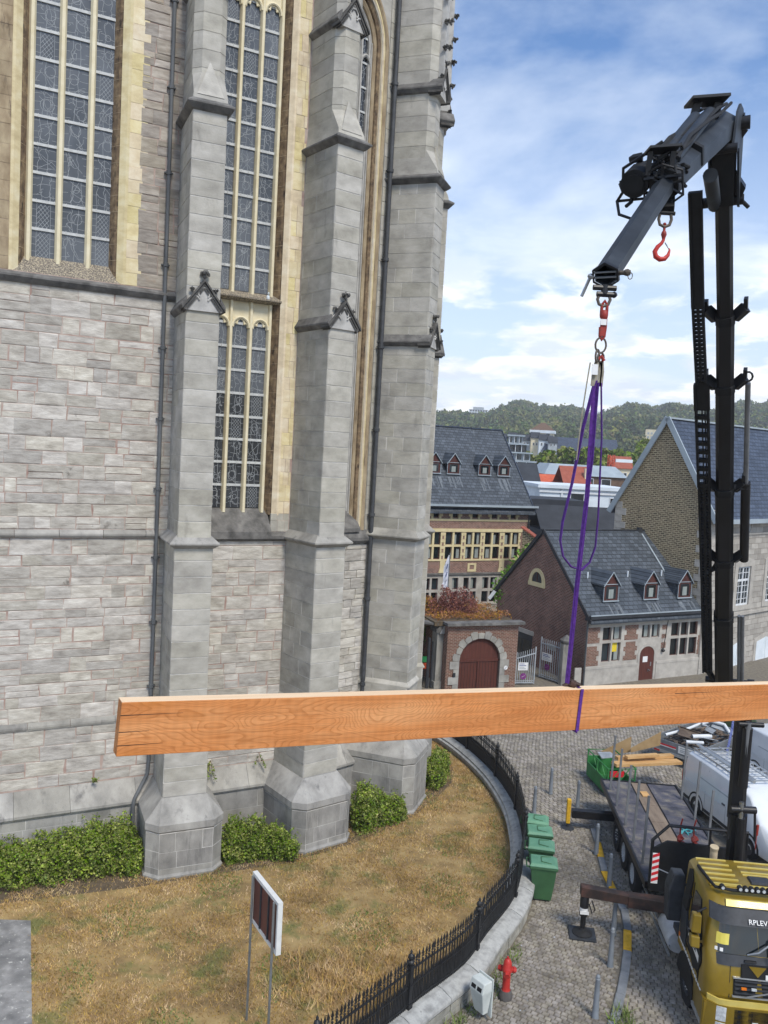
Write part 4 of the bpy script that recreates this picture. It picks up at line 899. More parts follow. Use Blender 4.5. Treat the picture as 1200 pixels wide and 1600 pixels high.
P = scatter(360000, -9, 4.6, 12.5, 34); P = P[inside(P, IA)]; P = clump(P, 1.1, .62)
P = P[~((P[:, 0] < -4.95-(P[:, 1]-12.1)*.42+.0) & (P[:, 1] < 19.2))]
hs_ = np.where(np.hypot((P[:, 0]+.2)/1.9, (P[:, 1]-17.6)/1.2) < 1, 2.6, 1.0)*.05
tag(blades('lawn_grass', P, hs_, .011, 'grass_blade', 1.1), 'straw coloured dried out grass of the churchyard lawn', 'grass', kind='stuff')
P = scatter(60000, -7.5, 4.2, 14, 31); P = P[inside(P, IA)]; s_ = np.sin(P[:, 0]*3.1+1)+np.sin(P[:, 1]*2.3+P[:, 0])+np.sin(P[:, 0]*1.1-P[:, 1]*.9); P = P[s_ > 1.15]
P = P[~((P[:, 0] < -4.95-(P[:, 1]-12.1)*.42) & (P[:, 1] < 19.2))]
tag(blades('green_weeds', P, .055, .014, 'weed_green', 1.2), 'scattered green weeds growing in the dry lawn', 'weeds', kind='stuff')
def shrub(name, lumps, n, label, size=.034, grp='evergreen shrubs along the church wall'):
    cx = np.mean([l[0] for l in lumps]); cy = np.mean([l[1] for l in lumps]); t = empty(name, (cx, cy, LZ), 0, label, 'shrub', grp)
    w = np.array([l[3]*l[4]+l[3]*l[5]+l[4]*l[5] for l in lumps]); w = w/w.sum(); A = []
    for l, q in zip(lumps, w):
        k = int(n*q); D = NR.normal(size=(k, 3)); D /= np.linalg.norm(D, axis=1)[:, None]; r = (.72+.28*NR.random(k)**.6)+.10*np.sin(D[:, 0]*7+D[:, 2]*6+l[0]*9)+.07*np.sin(D[:, 1]*11+l[1]*5)
        p = D*r[:, None]*np.array([l[3], l[4], l[5]])+np.array([l[0]-cx, l[1]-cy, l[2]-LZ]); A.append(p)
    C = np.concatenate(A); C = C[C[:, 2] > .0]; leaves('foliage', C, size, 'leaf', t, flat=.2, aspect=.62)
    sh_ = []
    for l in lumps:                                   # stray shoots standing out of the clipped mass
        for q in range(9):
            a = random.random()*6.28; f = random.uniform(.3, .95); b0 = np.array([l[0]-cx+l[3]*f*math.cos(a), l[1]-cy+l[4]*f*math.sin(a), l[2]-LZ+l[5]*math.sqrt(max(0, 1-f*f))*.9]); tip = b0+np.array([.12*math.cos(a), .12*math.sin(a), random.uniform(.1, .26)])
            for j in range(14): t_ = random.random(); sh_.append(b0*(1-t_)+tip*t_+NR.normal(size=3)*.025)
    leaves('shoots', np.array(sh_), size*.95, 'leaf', t, 'stuff', aspect=.5)
    m = MB()
    for l in lumps:
        for q in range(5):
            a = q*1.26+random.random(); e = (l[0]-cx+l[3]*.6*math.cos(a), l[1]-cy+l[4]*.6*math.sin(a), l[2]-LZ+l[5]*.35); b = (l[0]-cx+.1*math.cos(a), l[1]-cy+.1*math.sin(a), 0)
            m.tube([b, ((b[0]+e[0])/2, (b[1]+e[1])/2, e[2]*.6), e], [.02, .014, .006], 5)
    new('stems', m, 'twig', t)
    # shaded inner mass of twigs and old leaves
    A = []
    for l, q in zip(lumps, w):
        k = int(n*q*.25); D = NR.normal(size=(k, 3)); D /= np.linalg.norm(D, axis=1)[:, None]; A.append(D*(.55+.15*NR.random(k))[:, None]*np.array([l[3], l[4], l[5]])+np.array([l[0]-cx, l[1]-cy, l[2]-LZ]))
    C = np.concatenate(A); C = C[C[:, 2] > .0]; leaves('inner_foliage', C, size*2.2, 'leaf', t, aspect=.8)
    return t
shrub('evergreen_shrub', [(-10.3, 20.8, .5, .9, .9, .75), (-9.3, 21.15, .5, .9, .9, .75), (-8.3, 21.5, .55, .9, .9, .8), (-7.4, 21.85, .6, .8, .85, .85), (-6.75, 22.1, .6, .5, .75, .95), (-6.3, 21.8, .45, .35, .5, .65)], 26000, 'long wide evergreen shrub at the left, spread along the church wall before the first buttress')
shrub('evergreen_shrub', [(-3.75, 22.9, .5, .42, .6, .85), (-3.25, 23.05, .5, .5, .55, .8), (-2.8, 23.15, .45, .45, .5, .65), (-2.4, 22.95, .55, .36, .36, .5), (-2.1, 22.8, .55, .22, .22, .3)], 12500, 'evergreen shrub squeezed between the first and the second church buttress')
shrub('evergreen_shrub', [(-.1, 25.15, .5, .42, .55, .85), (.35, 25.6, .5, .5, .5, .75), (.8, 25.85, .4, .4, .4, .6), (1.05, 25.95, .35, .25, .3, .5), (-.15, 25.8, .6, .4, .5, .8)], 10000, 'evergreen shrub between the second and the third church buttress')
shrub('evergreen_shrub', [(2.3, 29.0, .5, .42, .8, .75), (2.55, 30.0, .45, .42, .7, .65)], 6000, 'smallest evergreen shrub, beyond the third buttress near the railing')
def weed(name, c, n, s, label, cat='plant', droop=0):
    t = empty(name, c, 0, label, cat); m = MB(); P = []
    for k in range(max(3, n//25)):
        a = random.random()*6.28; L_ = s*random.uniform(.6, 1.2); e = (L_*.6*math.cos(a), -abs(L_*.5*math.sin(a)), L_*(.8 if not droop else -.9)); m.tube([(0, 0, 0), (e[0]*.5, e[1]*.7, e[2]*.6+.02), e], .004, 4)
        for q in range(n//max(3, n//25)): f = random.uniform(.25, 1.05); P.append((e[0]*f+random.uniform(-.04, .04), e[1]*f+random.uniform(-.04, .04), e[2]*f+random.uniform(-.04, .04)))
    new('stem', m, 'twig', t); leaves('foliage', np.array(P), .03, 'leaf', t); return t
weed('wall_weed', (-7.62, 22.55, 2.3), 60, .16, 'small green weed rooted on the sloping plinth above the left shrub')
weed('wall_weed', (-4.72, 24.0, 2.55), 170, .5, 'dark green plant hanging from the wall just right of the first buttress', droop=1)
weed('wall_weed', (-3.42, 24.72, 2.6), 70, .45, 'thin trailing plant on the plinth just left of the second buttress', droop=1)
P = np.concatenate([scatter(900, 2.6, 3.9, 17.2, 20.2), scatter(500, 1.7, 2.8, 15.8, 17.3)]); xo = np.array([xat(OUTL, y) or 9 for y in P[:, 1]]); P = P[(P[:, 0] > xo+.02) & (P[:, 0] < xo+.42)]
tag(blades('verge_weeds', P, .16, .016, 'weed_green', 1.0, .0), 'green weeds along the foot of the curved wall beside the hydrant', 'weeds', kind='stuff')
P = scatter(420, 5.3, 6.0, 16.2, 17.6); P = P[np.hypot(P[:, 0]-5.85, P[:, 1]-17.0) < .42]
tag(blades('kerb_weeds', P, .2, .016, 'weed_green', 1.0, .0), 'tuft of green weeds against the kerb near the truck front wheel', 'weeds', kind='stuff')

# ------------------------------------------------------------ sign board on two posts, seen from behind
sg = empty('notice_board', (-2.21, 16.29, LZ), R(-59.6), 'maroon backed notice board with white frame on two steel posts in the lawn', 'sign board')
m = MB(); m.box(.03, 1.23, -.02, .0, 2.15, 3.05); new('panel', m, 'sign_maroon', sg)
for q in (.42, .82): m = MB(); m.box(q-.02, q+.02, -.045, -.02, 2.15, 3.05); new('panel_rib', m, 'cab_plastic', sg)
m = MB(); m.box(-.03, .03, -.04, .06, 2.08, 3.12); m.box(1.23, 1.29, -.04, .06, 2.08, 3.12); m.box(.03, 1.23, -.04, .06, 3.05, 3.12); m.box(.03, 1.23, -.04, .06, 2.08, 2.15); new('frame', m, 'sign_frame', sg)
for x in (.06, 1.16): m = MB(); m.tube([(x, -.07, 0), (x, -.07, 3.08)], .026, 8); new('post', m, 'steel_post', sg, smooth=True)

# ------------------------------------------------------------ bins, hydrant, litter bin, bollards
def wheelie(name, loc, rz, label):
    t = empty(name, loc, rz, label, 'wheelie bin', 'green wheelie bins in a row by the railing'); m = MB()
    ring = lambda w, d0, d1, z: [(-w, d0, z), (w, d0, z), (w, d1, z), (-w, d1, z)]
    m.loft([ring(.23, -.26, .24, .04), ring(.26, -.32, .28, .5), ring(.285, -.36, .34, .93)]); m.loft([ring(.31, -.39, .36, .90), ring(.31, -.39, .36, .97)]); new('body', m, 'bin_green', t, bevel=.018)
    m = MB(); m.loft([ring(.315, -.40, .37, .975), ring(.31, -.39, .36, 1.0), ring(.26, -.30, .33, 1.06)]); new('lid', m, 'bin_lid', t, bevel=.015)
    m = MB(); m.tube([(-.2, -.22, 1.06), (-.14, .05, 1.075), (.14, .05, 1.075), (.2, -.22, 1.06)], .012, 6); new('lid_rib', m, 'bin_green', t)
    m = MB(); m.tube([(-.24, .44, .95), (.24, .44, .95)], .018, 8)
    for x in (-.24, .24): m.bar((x, .34, .93), (x, .44, .95), .03)
    new('handle', m, 'bin_green', t)
    for x in (-.27, .27):
        m = MB(); m.lathe([(.02, -.03), (.10, -.03), (.105, 0), (.10, .03), (.02, .03)], (x, .30, .105), 16, 'x'); w = new('wheel', m, 'rubber', t, smooth=True)
        m = MB(); m.lathe([(.005, -.034), (.055, -.034), (.055, .034), (.005, .034)], (x, .30, .105), 12, 'x'); new('hub', m, 'rim_dark', w)
    return t
b0 = wheelie('wheelie_bin', (4.86, 21.95, .03), R(82), 'nearest green wheelie bin of the row, its whole side in view')
for k, (x, y, rz, lb) in enumerate(((4.98, 22.95, 80, 'second green wheelie bin behind the nearest one in the row'), (5.10, 23.85, 84, 'third green wheelie bin, behind the second and before the farthest one'), (5.13, 24.6, 79, 'farthest green wheelie bin of the row, closest to the square'))):
    copy_tree(b0, None, (x, y, .03), R(rz), lb)
hy = empty('fire_hydrant', (3.28, 17.62, .02), R(20), 'red fire hydrant with grey foot on the pavement', 'fire hydrant')
m = MB(); m.lathe([(.15, 0), (.16, .08), (.13, .16), (.115, .2)], (0, 0, 0), 14); new('foot', m, 'grey_cast', hy, smooth=True)
m = MB(); m.lathe([(.10, .2), (.085, .24), (.085, .62), (.115, .64), (.115, .70), (.10, .72), (.09, .84), (.06, .90), (.025, .92), (.022, .96), (.01, .96)], (0, 0, 0), 14); new('barrel', m, 'red_paint', hy, smooth=True)
for a in (0, 2.1, 4.2):
    m = MB(); d = (math.cos(a), math.sin(a)); m.tube([(d[0]*.05, d[1]*.05, .66), (d[0]*.13, d[1]*.13, .64)], .05, 10); m.tube([(d[0]*.13, d[1]*.13, .64), (d[0]*.2, d[1]*.2, .62)], .068, 6); new('outlet', m, 'red_paint', hy, smooth=True)
lb = empty('litter_bin', (2.62, 16.85, .02), R(-52), 'white street litter bin with two dark openings beside the hydrant', 'litter bin')
m = MB(); m.loft([[(-.14, -.05, .2), (.14, -.05, .2), (.14, .10, .2), (-.14, .10, .2)], [(-.2, -.17, .72), (.2, -.17, .72), (.2, .12, .72), (-.2, .12, .72)], [(-.19, -.12, .93), (.19, -.12, .93), (.19, .12, .93), (-.19, .12, .93)]]); new('body', m, 'litter_white', lb, bevel=.02)
m = MB(); m.box(-.21, .21, .12, .15, .12, .97); new('back_plate', m, 'litter_white', lb, bevel=.01)
for x in (-.085, .085): m = MB(); m.loft([[(x-.065, -.168, .745), (x+.065, -.168, .745), (x+.065, -.128, .885), (x-.065, -.128, .885)], [(x-.065, -.158, .742), (x+.065, -.158, .742), (x+.065, -.118, .882), (x-.065, -.118, .882)]]); new('opening', m, 'black_matt', lb)
m = MB(); m.box(-.03, .03, .13, .17, 0, .9); new('post', m, 'steel_post', lb)
m = MB(); m.lathe([(.085, 0), (.085, .02), (.072, .05), (.05, .84), (.056, .86), (.056, .875), (.045, .885), (.05, .91), (.04, .945), (.015, .965), (.001, .967)], (0, 0, 0), 16); bl = new('bollard', m, 'bollard', None, (5.16, 17.15, .02), smooth=True)
tag(bl, 'nearest grey conical bollard, at the picture bottom beside the kerb', 'bollard', 'grey bollards along the kerb')
for x, y, lb_ in ((5.98, 19.0, 'grey bollard standing level with the yellow painted kerbstone'), (6.42, 20.35, 'grey bollard right under the black stabiliser arm'), (6.95, 22.75, 'grey bollard just beyond the stabiliser arm, beside the truck rear wheels'), (7.06, 24.65, 'grey bollard beside a yellow kerb mark, midway along the truck'), (7.25, 28.0, 'grey bollard behind the yellow rear stabiliser leg of the truck'), (5.62, 27.3, 'grey bollard close to the railing, behind the farthest wheelie bin'), (6.52, 29.05, 'farthest grey bollard, alone on the open cobbles')):
    o = bl.copy(); COL.objects.link(o); o.location = (x, y, .02); o['label'] = lb_

P = np.vstack([scatter(70, 2.6, 6.4, 16.5, 24), scatter(60, 5, 10, 26, 34)]); ok_ = np.array([on_pave(*q) or on_square(*q) for q in P]); P = P[ok_]
tag(leaves('litter', np.column_stack([P, np.full(len(P), .034)]), .022, 'scrap_grey', None, 'stuff', flat=.95, aspect=.7), 'scattered small pale scraps of litter on the cobbles', 'litter', kind='stuff')

# ------------------------------------------------------------ hanging beam, sling, hooks
bA, bB = Vector((-1.70, 5.43, 10.055)), Vector((4.06, 8.56, 9.60)); bd = (bB-bA).normalized(); bB2 = bA+bd*11.5
bm = empty('timber_beam', bA, 0, 'long sawn orange larch beam hanging horizontally in a purple sling', 'timber beam')
bx = bd; bz = (Vector((0, 0, 1))-bx*bx.z).normalized(); by = bz.cross(bx)
MBm = Matrix((bx, by, bz)).transposed()
m = MB(); Lb = (bB2-bA).length; nseg = 24
def bring(x, w): return [(x, -.055+w, -.185), (x, .055+w, -.185), (x, .055+w, .182), (x, -.055+w, .182)]
m.loft([bring(Lb*i/nseg, random.uniform(-.0015, .0015)) for i in range(nseg+1)]); body = new('beam_body', m, 'larch', bm, bevel=.004); body.rotation_euler = MBm.to_euler()
m = MB(); m.box(0.0, Lb, -.052, .052, .1825, .1865); tp = new('lit_top_strip', m, 'beam_top', bm); tp.rotation_euler = MBm.to_euler()  # pale strip: brightness of the lit top put into the colour
for x0, x1, z in ((.0, .42, .095), (.0, .20, -.02), (.0, .30, -.11), (5.2, 5.9, .12)):
    m = MB(); m.loft([[(x0, -.0562, z-.0025), (x0, -.0562, z+.0025), (x0, -.05, z)], [(x1, -.0562, z+.004), (x1, -.0562, z+.005), (x1, -.05, z+.0045)]]); ck = new('drying_check', m, 'arm_rust', bm); ck.rotation_euler = MBm.to_euler()
HX, HY = 1.81, 7.33                                       # plumb line of the hook
sB = bA+bd*((HX-bA.x)/bd.x)
def strap(m, pts, w, nrm=(0, 1, 0), t=.006):
    P = [Vector(p) for p in pts]; loops = []
    for i in range(len(P)):
        d = (P[min(i+1, len(P)-1)]-P[max(i-1, 0)]).normalized(); n_ = Vector(nrm(i) if callable(nrm) else nrm); a = d.cross(n_).normalized(); b = a.cross(d)
        loops.append([P[i]+a*w/2+b*t/2, P[i]-a*w/2+b*t/2, P[i]-a*w/2-b*t/2, P[i]+a*w/2-b*t/2])
    return m.loft(loops)
sl_ = empty('lifting_sling', (HX, HY, 12.9), 0, 'purple webbing lifting sling choked round the timber beam', 'lifting sling')
q = lambda x, z, y=0: (x, y, z)
zb = sB.z+.19-12.9; zt = -.22; yb = sB.y-HY
m = MB(); strap(m, [q(-.035, zt), q(-.03, -1.2, yb*.3), q(-.06, -2.0, yb*.7), q(-.085, zb+.03, yb)], .042, lambda i: (.25*i, 1, 0)); new('web_strap', m, 'purple', sl_)
m = MB(); strap(m, [q(-.03, zt+.02), q(-.055, -.32), q(-.11, -.62), q(-.17, -1.1), q(-.225, -1.45, .02), q(-.235, -1.62, .02), q(-.2, -1.76, .02), q(-.12, -1.85, .02), q(-.03, -1.87, .01), q(.04, -1.80, .02), q(.08, -1.66, .02), q(.085, -1.4, .02), q(.06, -.7), q(.02, zt)], .04, lambda i: (1.0+.35*i, .9-.07*i, 0)); new('web_strap', m, 'purple', sl_)
m = MB(); strap(m, [q(-.01, zt, -.02), q(-.015, -.9, -.03), q(-.06, -1.7, -.03), q(-.07, -2.1, yb*.8), q(-.085, zb+.03, yb)], .022, lambda i: (1, .6, 0)); new('web_strap', m, 'purple', sl_)
for dx, w in ((-.04, .052), (.005, .03), (.022, .03)): m = MB(); strap(m, [q(dx*.5, -.03), q(dx, -.12), q(dx-.004, zt-.03)], w, (0, 1, 0), .012); new('end_sleeve', m, 'web_grey', sl_)
m = MB(); m.box(-.075, -.025, -.035, -.028, -.155, -.065); new('load_tag', m, 'white_sticker', sl_)
m = MB(); m.tube([(-.09, -.01, -.05), (-.10, -.01, -.15), (-.13, -.01, -.5), (-.15, -.01, -.9)], .006, 6); new('tail_cord', m, 'web_grey', sl_)
lp = [Vector(sB)+bz*a+by*b-Vector((HX, HY, 12.9)) for a, b in ((.195, -.03), (.198, .065), (-.193, .068), (-.193, -.066), (-.05, -.064), (.1, -.064), (.19, -.066))]
m = MB(); strap(m, lp[3:], .034, lambda i: tuple(-by), .005); strap(m, lp[:4], .034, lambda i: tuple(by), .005); o = new('choke_loop', m, 'purple', sl_)
m = MB(); m.blob(tuple(Vector(sB)+bz*.215-Vector((HX, HY, 12.9))+Vector((-.05, 0, 0))), .045, .25); m.tube([tuple(Vector(sB)+bz*.2-Vector((HX, HY, 12.9))+Vector((-.13, 0, -.01))), tuple(Vector(sB)+bz*.235-Vector((HX, HY, 12.9))+Vector((-.05, 0, 0))), tuple(Vector(sB)+bz*.21-Vector((HX, HY, 12.9))+Vector((.02, 0, 0)))], .02, 6); new('choke_pad', m, 'arm_rust', sl_)
def ringp(c, rx, rz, n=14, ax=0):
    return [(c[0]+rx*math.cos(2*math.pi*k/n)*math.cos(ax), c[1]+rx*math.cos(2*math.pi*k/n)*math.sin(ax), c[2]+rz*math.sin(2*math.pi*k/n)) for k in range(n)]
rg = empty('master_link', (HX, HY, 12.9), 0, 'rusty steel rings joining the purple sling to the red chain hook', 'lifting ring')
m = MB(); m.tube(ringp((-.008, 0, .105), .05, .065, 16, .2), .0085, 8, True); new('large_ring', m, 'chain_iron', rg, smooth=True)
m = MB(); m.tube(ringp((-.03, 0, .01), .036, .055, 14, .9), .009, 8, True); m.tube(ringp((0, 0, .0), .03, .04, 12, .3), .009, 8, True); new('small_ring', m, 'chain_iron', rg, smooth=True)
m = MB(); m.tube([(-.02, 0, -.02), (.005, 0, .01), (.03, 0, -.03)], .018, 8); new('coupling', m, 'chain_red', rg, smooth=True)
sw = empty('swivel_hook', (HX, HY, 13.38), 0, 'red chain link and self locking hook under the crane jib tip', 'hook')
m = MB(); m.tube([(-.022, 0, -.03), (-.024, 0, -.12), (.0, 0, -.155), (.024, 0, -.12), (.022, 0, -.03), (0, 0, .005)], .014, 8, True); new('link', m, 'chain_red', sw, smooth=True)
m = MB(); m.lathe([(.02, .04), (.036, .02), (.036, -.02), (.02, -.04)], (0, 0, -.115), 12); m.bar((0, 0, -.13), (-.004, 0, -.30), .042, .03); new('hook_body', m, 'chain_red', sw, smooth=True)
m = MB(); m.tube([(.02, 0, -.14), (.022, 0, -.22), (.016, 0, -.30), (-.004, 0, -.33), (-.022, 0, -.30), (-.024, 0, -.22)], .013, 8); new('hook_bow', m, 'chain_red', sw, smooth=True)
m = MB(); m.box(-.03, .022, -.026, -.02, -.205, -.155); new('plate', m, 'white_sticker', sw)
# red hook under the jib root
rh = empty('crane_hook', (2.82, 9.09, 14.40), 0, 'large open red crane hook hanging alone under the jib', 'hook')
rh.scale = (.57, .57, .57)
m = MB(); c = (0, -.28); pts = []
m.tube([(.0, 0, .06), (.0, 0, -.02), (-.03, 0, -.08), (-.10, 0, -.15), (-.145, 0, -.24), (-.12, 0, -.33), (-.04, 0, -.375), (.05, 0, -.36), (.11, 0, -.29), (.13, 0, -.20), (.115, 0, -.16)], [.028, .03, .032, .04, .046, .05, .05, .044, .034, .02, .008], 10); new('hook', m, 'red_paint', rh, smooth=True)
m = MB(); m.lathe([(.022, .16), (.045, .12), (.055, .08), (.04, .04), (.03, .0)], (0, 0, 0), 10); m.tube([(.0, 0, .1), (.0, 0, .26)], .025, 8); m.blob((0, 0, .27), .035, .05); new('swivel', m, 'chain_red', rh, smooth=True)
m = MB(); m.tube([(.03, 0, -.06), (.07, 0, -.11), (.115, 0, -.19)], .007, 5); m.tube([(.035, .02, -.07), (.12, .02, -.18)], .005, 5); new('safety_latch', m, 'crane_steel', rh)
m = MB(); m.tube([(-.10, 0, .47), (-.12, 0, .36), (-.09, 0, .26), (0, 0, .22), (.09, 0, .26), (.12, 0, .36), (.10, 0, .47)], .03, 8); m.tube([(-.14, 0, .46), (.14, 0, .46)], .025, 8); new('shackle', m, 'chain_iron', rh, smooth=True)

# ------------------------------------------------------------ crane truck
tk = empty('crane_truck', (6.93, 16.4, 0), R(-5), 'gold and black flatbed crane truck, its tall black crane holding the beam', 'crane truck')
ca, sa = math.cos(R(-5)), math.sin(R(-5))
def TL(x, y, z): dx, dy = x-6.93, y-16.4; return (dx*ca+dy*sa, -dx*sa+dy*ca, z)     # world -> truck
def tp_(name, m, mt, **k): return new(name, m, mt, tk, **k)
def ngon(y, prof): return [(x, y, z) for x, z in prof]
# cab body: side profile swept across the width, pillars left open for the glass
XL, XR = .24, 2.34
side = [(0.06, .55), (.0, .78), (.02, 1.25), (.10, 1.78), (.20, 1.98), (.48, 2.86), (.75, 3.02), (2.15, 3.08), (2.2, 2.9), (2.2, 1.0), (1.95, 1.0), (1.95, .98)]
def cab_loop(x, k=0, dz=0): return [(x, y+k, z+dz) for y, z in [(.05, .95), (.03, 1.25), (.10, 1.80), (.20, 2.0), (.46, 2.84), (.62, 2.97), (1.2, 3.05), (2.16, 3.06), (2.2, 2.95), (2.2, 1.0)]]
m = MB()
ins = lambda x: cab_loop(x)
def shrink(L_, dy, dz, top): return [(x, y+(dy if y < 1 else -dy*.3), z-(dz if z > 2.5 else 0)) for x, y, z in L_]
loops = []
for x, f in ((XL, .26), (XL+.05, .12), (XL+.16, .04), (XL+.36, .0), ((XL+XR)/2, -.03), (XR-.36, 0), (XR-.16, .04), (XR-.05, .12), (XR, .26)):
    edge = 1 if f > .2 else (.5 if f > .1 else 0); l = []
    for (xx, y, z) in cab_loop(x):
        xi = x
        if z > 2.0: xi = x+(.10 if x < 1.29 else -.10)*min(1, (z-2.0)/.9)*(1 if abs(x-1.29) > .6 else .5)
        l.append((xi, y+(f if y < 1 else 0), z-(.10*edge if z > 2.8 else 0)))
    loops.append(l)
m.loft(loops); cab = tp_('cab', m, 'gold_paint', smooth=True)
def on(name, m, mt, **k): return new(name, m, mt, cab, **k)
# windscreen and side glass sit just proud of the shell
def front_y(z): return .20+(z-2.0)*.31
def curved_panel(x0, x1, z0, z1, out, n=10, fy=None, th=.02):
    m = MB(); fy = fy or front_y; L_ = []
    for i in range(n+1):
        x = x0+(x1-x0)*i/n; e = abs((x-1.29)/1.05); b = .26*max(0, (e-.65)/.35)**2+.0*e
        L_.append([(x+(.10*((z-2)/.9)*(1-e*0) if x < 1.29 else -.10*((z-2)/.9))*(1 if abs(x-1.29) > .6 else abs(x-1.29)/.6) if z > 2 else x, fy(z)+b-out-d, z) for z, d in ((z0, 0), (z1, 0), (z1, -th-.03), (z0, -th-.03))])
    m.loft(L_); return m
on('windscreen', curved_panel(.33, 2.25, 2.0, 2.62, .03), 'cab_glass', smooth=True)
on('windscreen_surround', curved_panel(.28, 2.30, 1.80, 1.99, .035, fy=lambda z: .10+(z-1.8)*.5), 'cab_plastic', smooth=True)
vis = on('sun_visor', curved_panel(.26, 2.32, 2.60, 2.86, .14, fy=lambda z: .34+(z-2.6)*.75), 'cab_plastic', smooth=True)
m = curved_panel(.55, 2.03, 2.87, 2.97, .055, fy=lambda z: .50+(z-2.87)*.8); on('light_panel', m, 'gold_light', smooth=True)
t_ = new('lettering', text_mesh('RPLEVAGE', .14), 'white_sticker', vis, (1.29, .1, 2.70)); t_.location = (1.36, .215, 2.69); t_.rotation_euler = (R(52), 0, 0)
m = MB(); m.box(.5, 2.06, 1.05, 1.09, 3.05, 3.065)
for x0, x1, ys in ((.46, 1.12, (1.0, 1.22, 1.44, 1.66, 1.88, 2.1)), (1.30, 2.1, (1.0, 1.5, 1.62, 1.86, 2.1))):
    for y in ys: mm_ = MB(); mm_.box(x0, x1, y-.02, y+.02, 3.03, 3.078); on('roof_rib', mm_, 'gold_light')
m = MB(); m.loft([[(1.36, 1.12, 3.05), (1.86, 1.12, 3.05), (1.8, 1.42, 3.055), (1.36, 1.42, 3.055)], [(1.38, 1.14, 3.095), (1.84, 1.14, 3.095), (1.78, 1.40, 3.1), (1.38, 1.40, 3.1)]]); on('roof_hatch', m, 'cab_plastic')
m = MB(); m.tube([(.42, 1.75, 3.06), (.44, 1.0, 3.12), (.5, .78, 3.1), (.8, .70, 3.1), (1.8, .70, 3.1), (2.1, .78, 3.1), (2.15, 1.0, 3.12)], .035, 8); on('light_bar', m, 'black_matt', smooth=True)
for x in (.62, .98, 1.10, 1.22, 1.34, 1.46, 1.58): m = MB(); m.lathe([(.02, .06), (.055, .05), (.06, -.04), (.05, -.05)], (x, .70, 3.15), 10, 'y'); m2 = on('work_lamp', m, 'black_matt', smooth=True); mm_ = MB(); mm_.lathe([(.005, -.056), (.035, -.056), (.035, -.045), (.005, -.045)], (x, .70, 3.15), 10, 'y'); new('lamp_lens', mm_, 'lamp_glass', cab)
# left (kerb) side: door glass, black triangle, mirrors, sticker, step, arches
sx_ = XL-.004
def side_poly(P, t=.012, x=None): m = MB(); x = sx_ if x is None else x; m.loft([[(x+max(0, (z-2.0))*.11-t, y, z) for y, z in P], [(x+max(0, (z-2.0))*.11+.05, y, z) for y, z in P]]); return m
on('side_window', side_poly([(.66, 1.95), (1.42, 1.88), (1.42, 2.66), (1.0, 2.68)]), 'cab_glass')
on('rear_side_panel', side_poly([(1.72, 2.0), (2.02, 2.0), (2.02, 2.85), (1.80, 2.95), (1.66, 2.75)]), 'black_matt')
on('door_graphic', side_poly([(.46, 1.62), (.62, 1.80), (1.5, 1.9), (1.5, 1.45), (.95, 1.15), (.62, 1.30)], .006), 'black_matt')
m = side_poly([(.62, 1.47), (1.42, 1.62), (1.42, 1.78), (.62, 1.62)], .010); on('door_sticker', m, 'white_sticker')
tx = new('lettering', text_mesh('LEVAGE', .12), 'black_matt', cab, (sx_-.014, 1.02, 1.62)); tx.rotation_euler = (R(90), R(-10)*0, R(-90))
on('grey_stripe', side_poly([(1.62, 1.2), (2.1, 1.2), (2.1, 2.2), (1.9, 2.35), (1.62, 1.7)], .004), 'crane_grey')
for k in range(14): y = .35+k*.125; m = side_poly([(y, 1.02+k*.012), (y+.08, 1.028+k*.012), (y+.08, 1.06+k*.012), (y, 1.052+k*.012)], .012); on('reflective_dash', m, 'white_sticker')
mr = MB(); mr.loft([[(-.02, .44, 2.22), (.17, .40, 2.22), (.17, .58, 2.22), (-.02, .60, 2.22)], [(.0, .46, 2.62), (.17, .42, 2.62), (.17, .60, 2.62), (.0, .62, 2.62)]]); on('mirror', mr, 'gold_paint', bevel=.03)
mr = MB(); mr.loft([[(-.02, .40, 1.92), (.16, .36, 1.92), (.16, .54, 1.92), (-.02, .56, 1.92)], [(-.02, .44, 2.16), (.16, .40, 2.16), (.16, .58, 2.16), (-.02, .60, 2.16)]]); on('mirror', mr, 'gold_paint', bevel=.03)
mr = MB(); mr.box(-.01, .16, .60, .615, 1.95, 2.6); on('mirror_glass', mr, 'cab_glass'); mr = MB(); mr.tube([(.1, .55, 2.62), (.3, .62, 2.7)], .025, 6); mr.tube([(.1, .5, 1.95), (.3, .52, 1.9)], .025, 6); on('mirror_arm', mr, 'black_matt')
# front: grille, lamps, bumper, wipers, badges
def fpanel(x0, x1, z0, z1, out, th=.03): return curved_panel(x0, x1, z0, z1, out, 8, lambda z: .03 if z < 1.25 else .03+(z-1.25)*.13, th)
on('nose_graphic', fpanel(.92, 2.25, 1.60, 1.86, .052), 'black_matt', smooth=True)
m = MB(); m.loft([[(a, .035+(1.84-b)*-.12, b) for a, b in ((1.06, 1.84), (1.40, 1.84), (1.24, 1.64))], [(a, .13, b) for a, b in ((1.06, 1.84), (1.40, 1.84), (1.24, 1.64))]]); on('nose_triangle', m, 'gold_paint')
gr = on('grille', fpanel(.78, 2.1, 1.22, 1.58, .03), 'black_matt', smooth=True)
for z in (1.28, 1.36, 1.44, 1.52): new('grille_slat', fpanel(.80, 2.08, z, z+.025, .055, .0), 'cab_plastic', gr)
new('grille_frame', fpanel(.76, 2.12, 1.575, 1.60, .06), 'alu', gr); new('grille_frame', fpanel(.76, 2.12, 1.20, 1.222, .06), 'alu', gr)
m = MB(); m.bar((1.0, -.075, 1.25), (1.6, -.075, 1.42), .03, .015); new('grille_bar', m, 'alu', gr); m = MB(); m.tube(ringp((1.66, -.075, 1.38), .085, .085, 16), .014, 6, True); new('badge_ring', m, 'alu', gr)
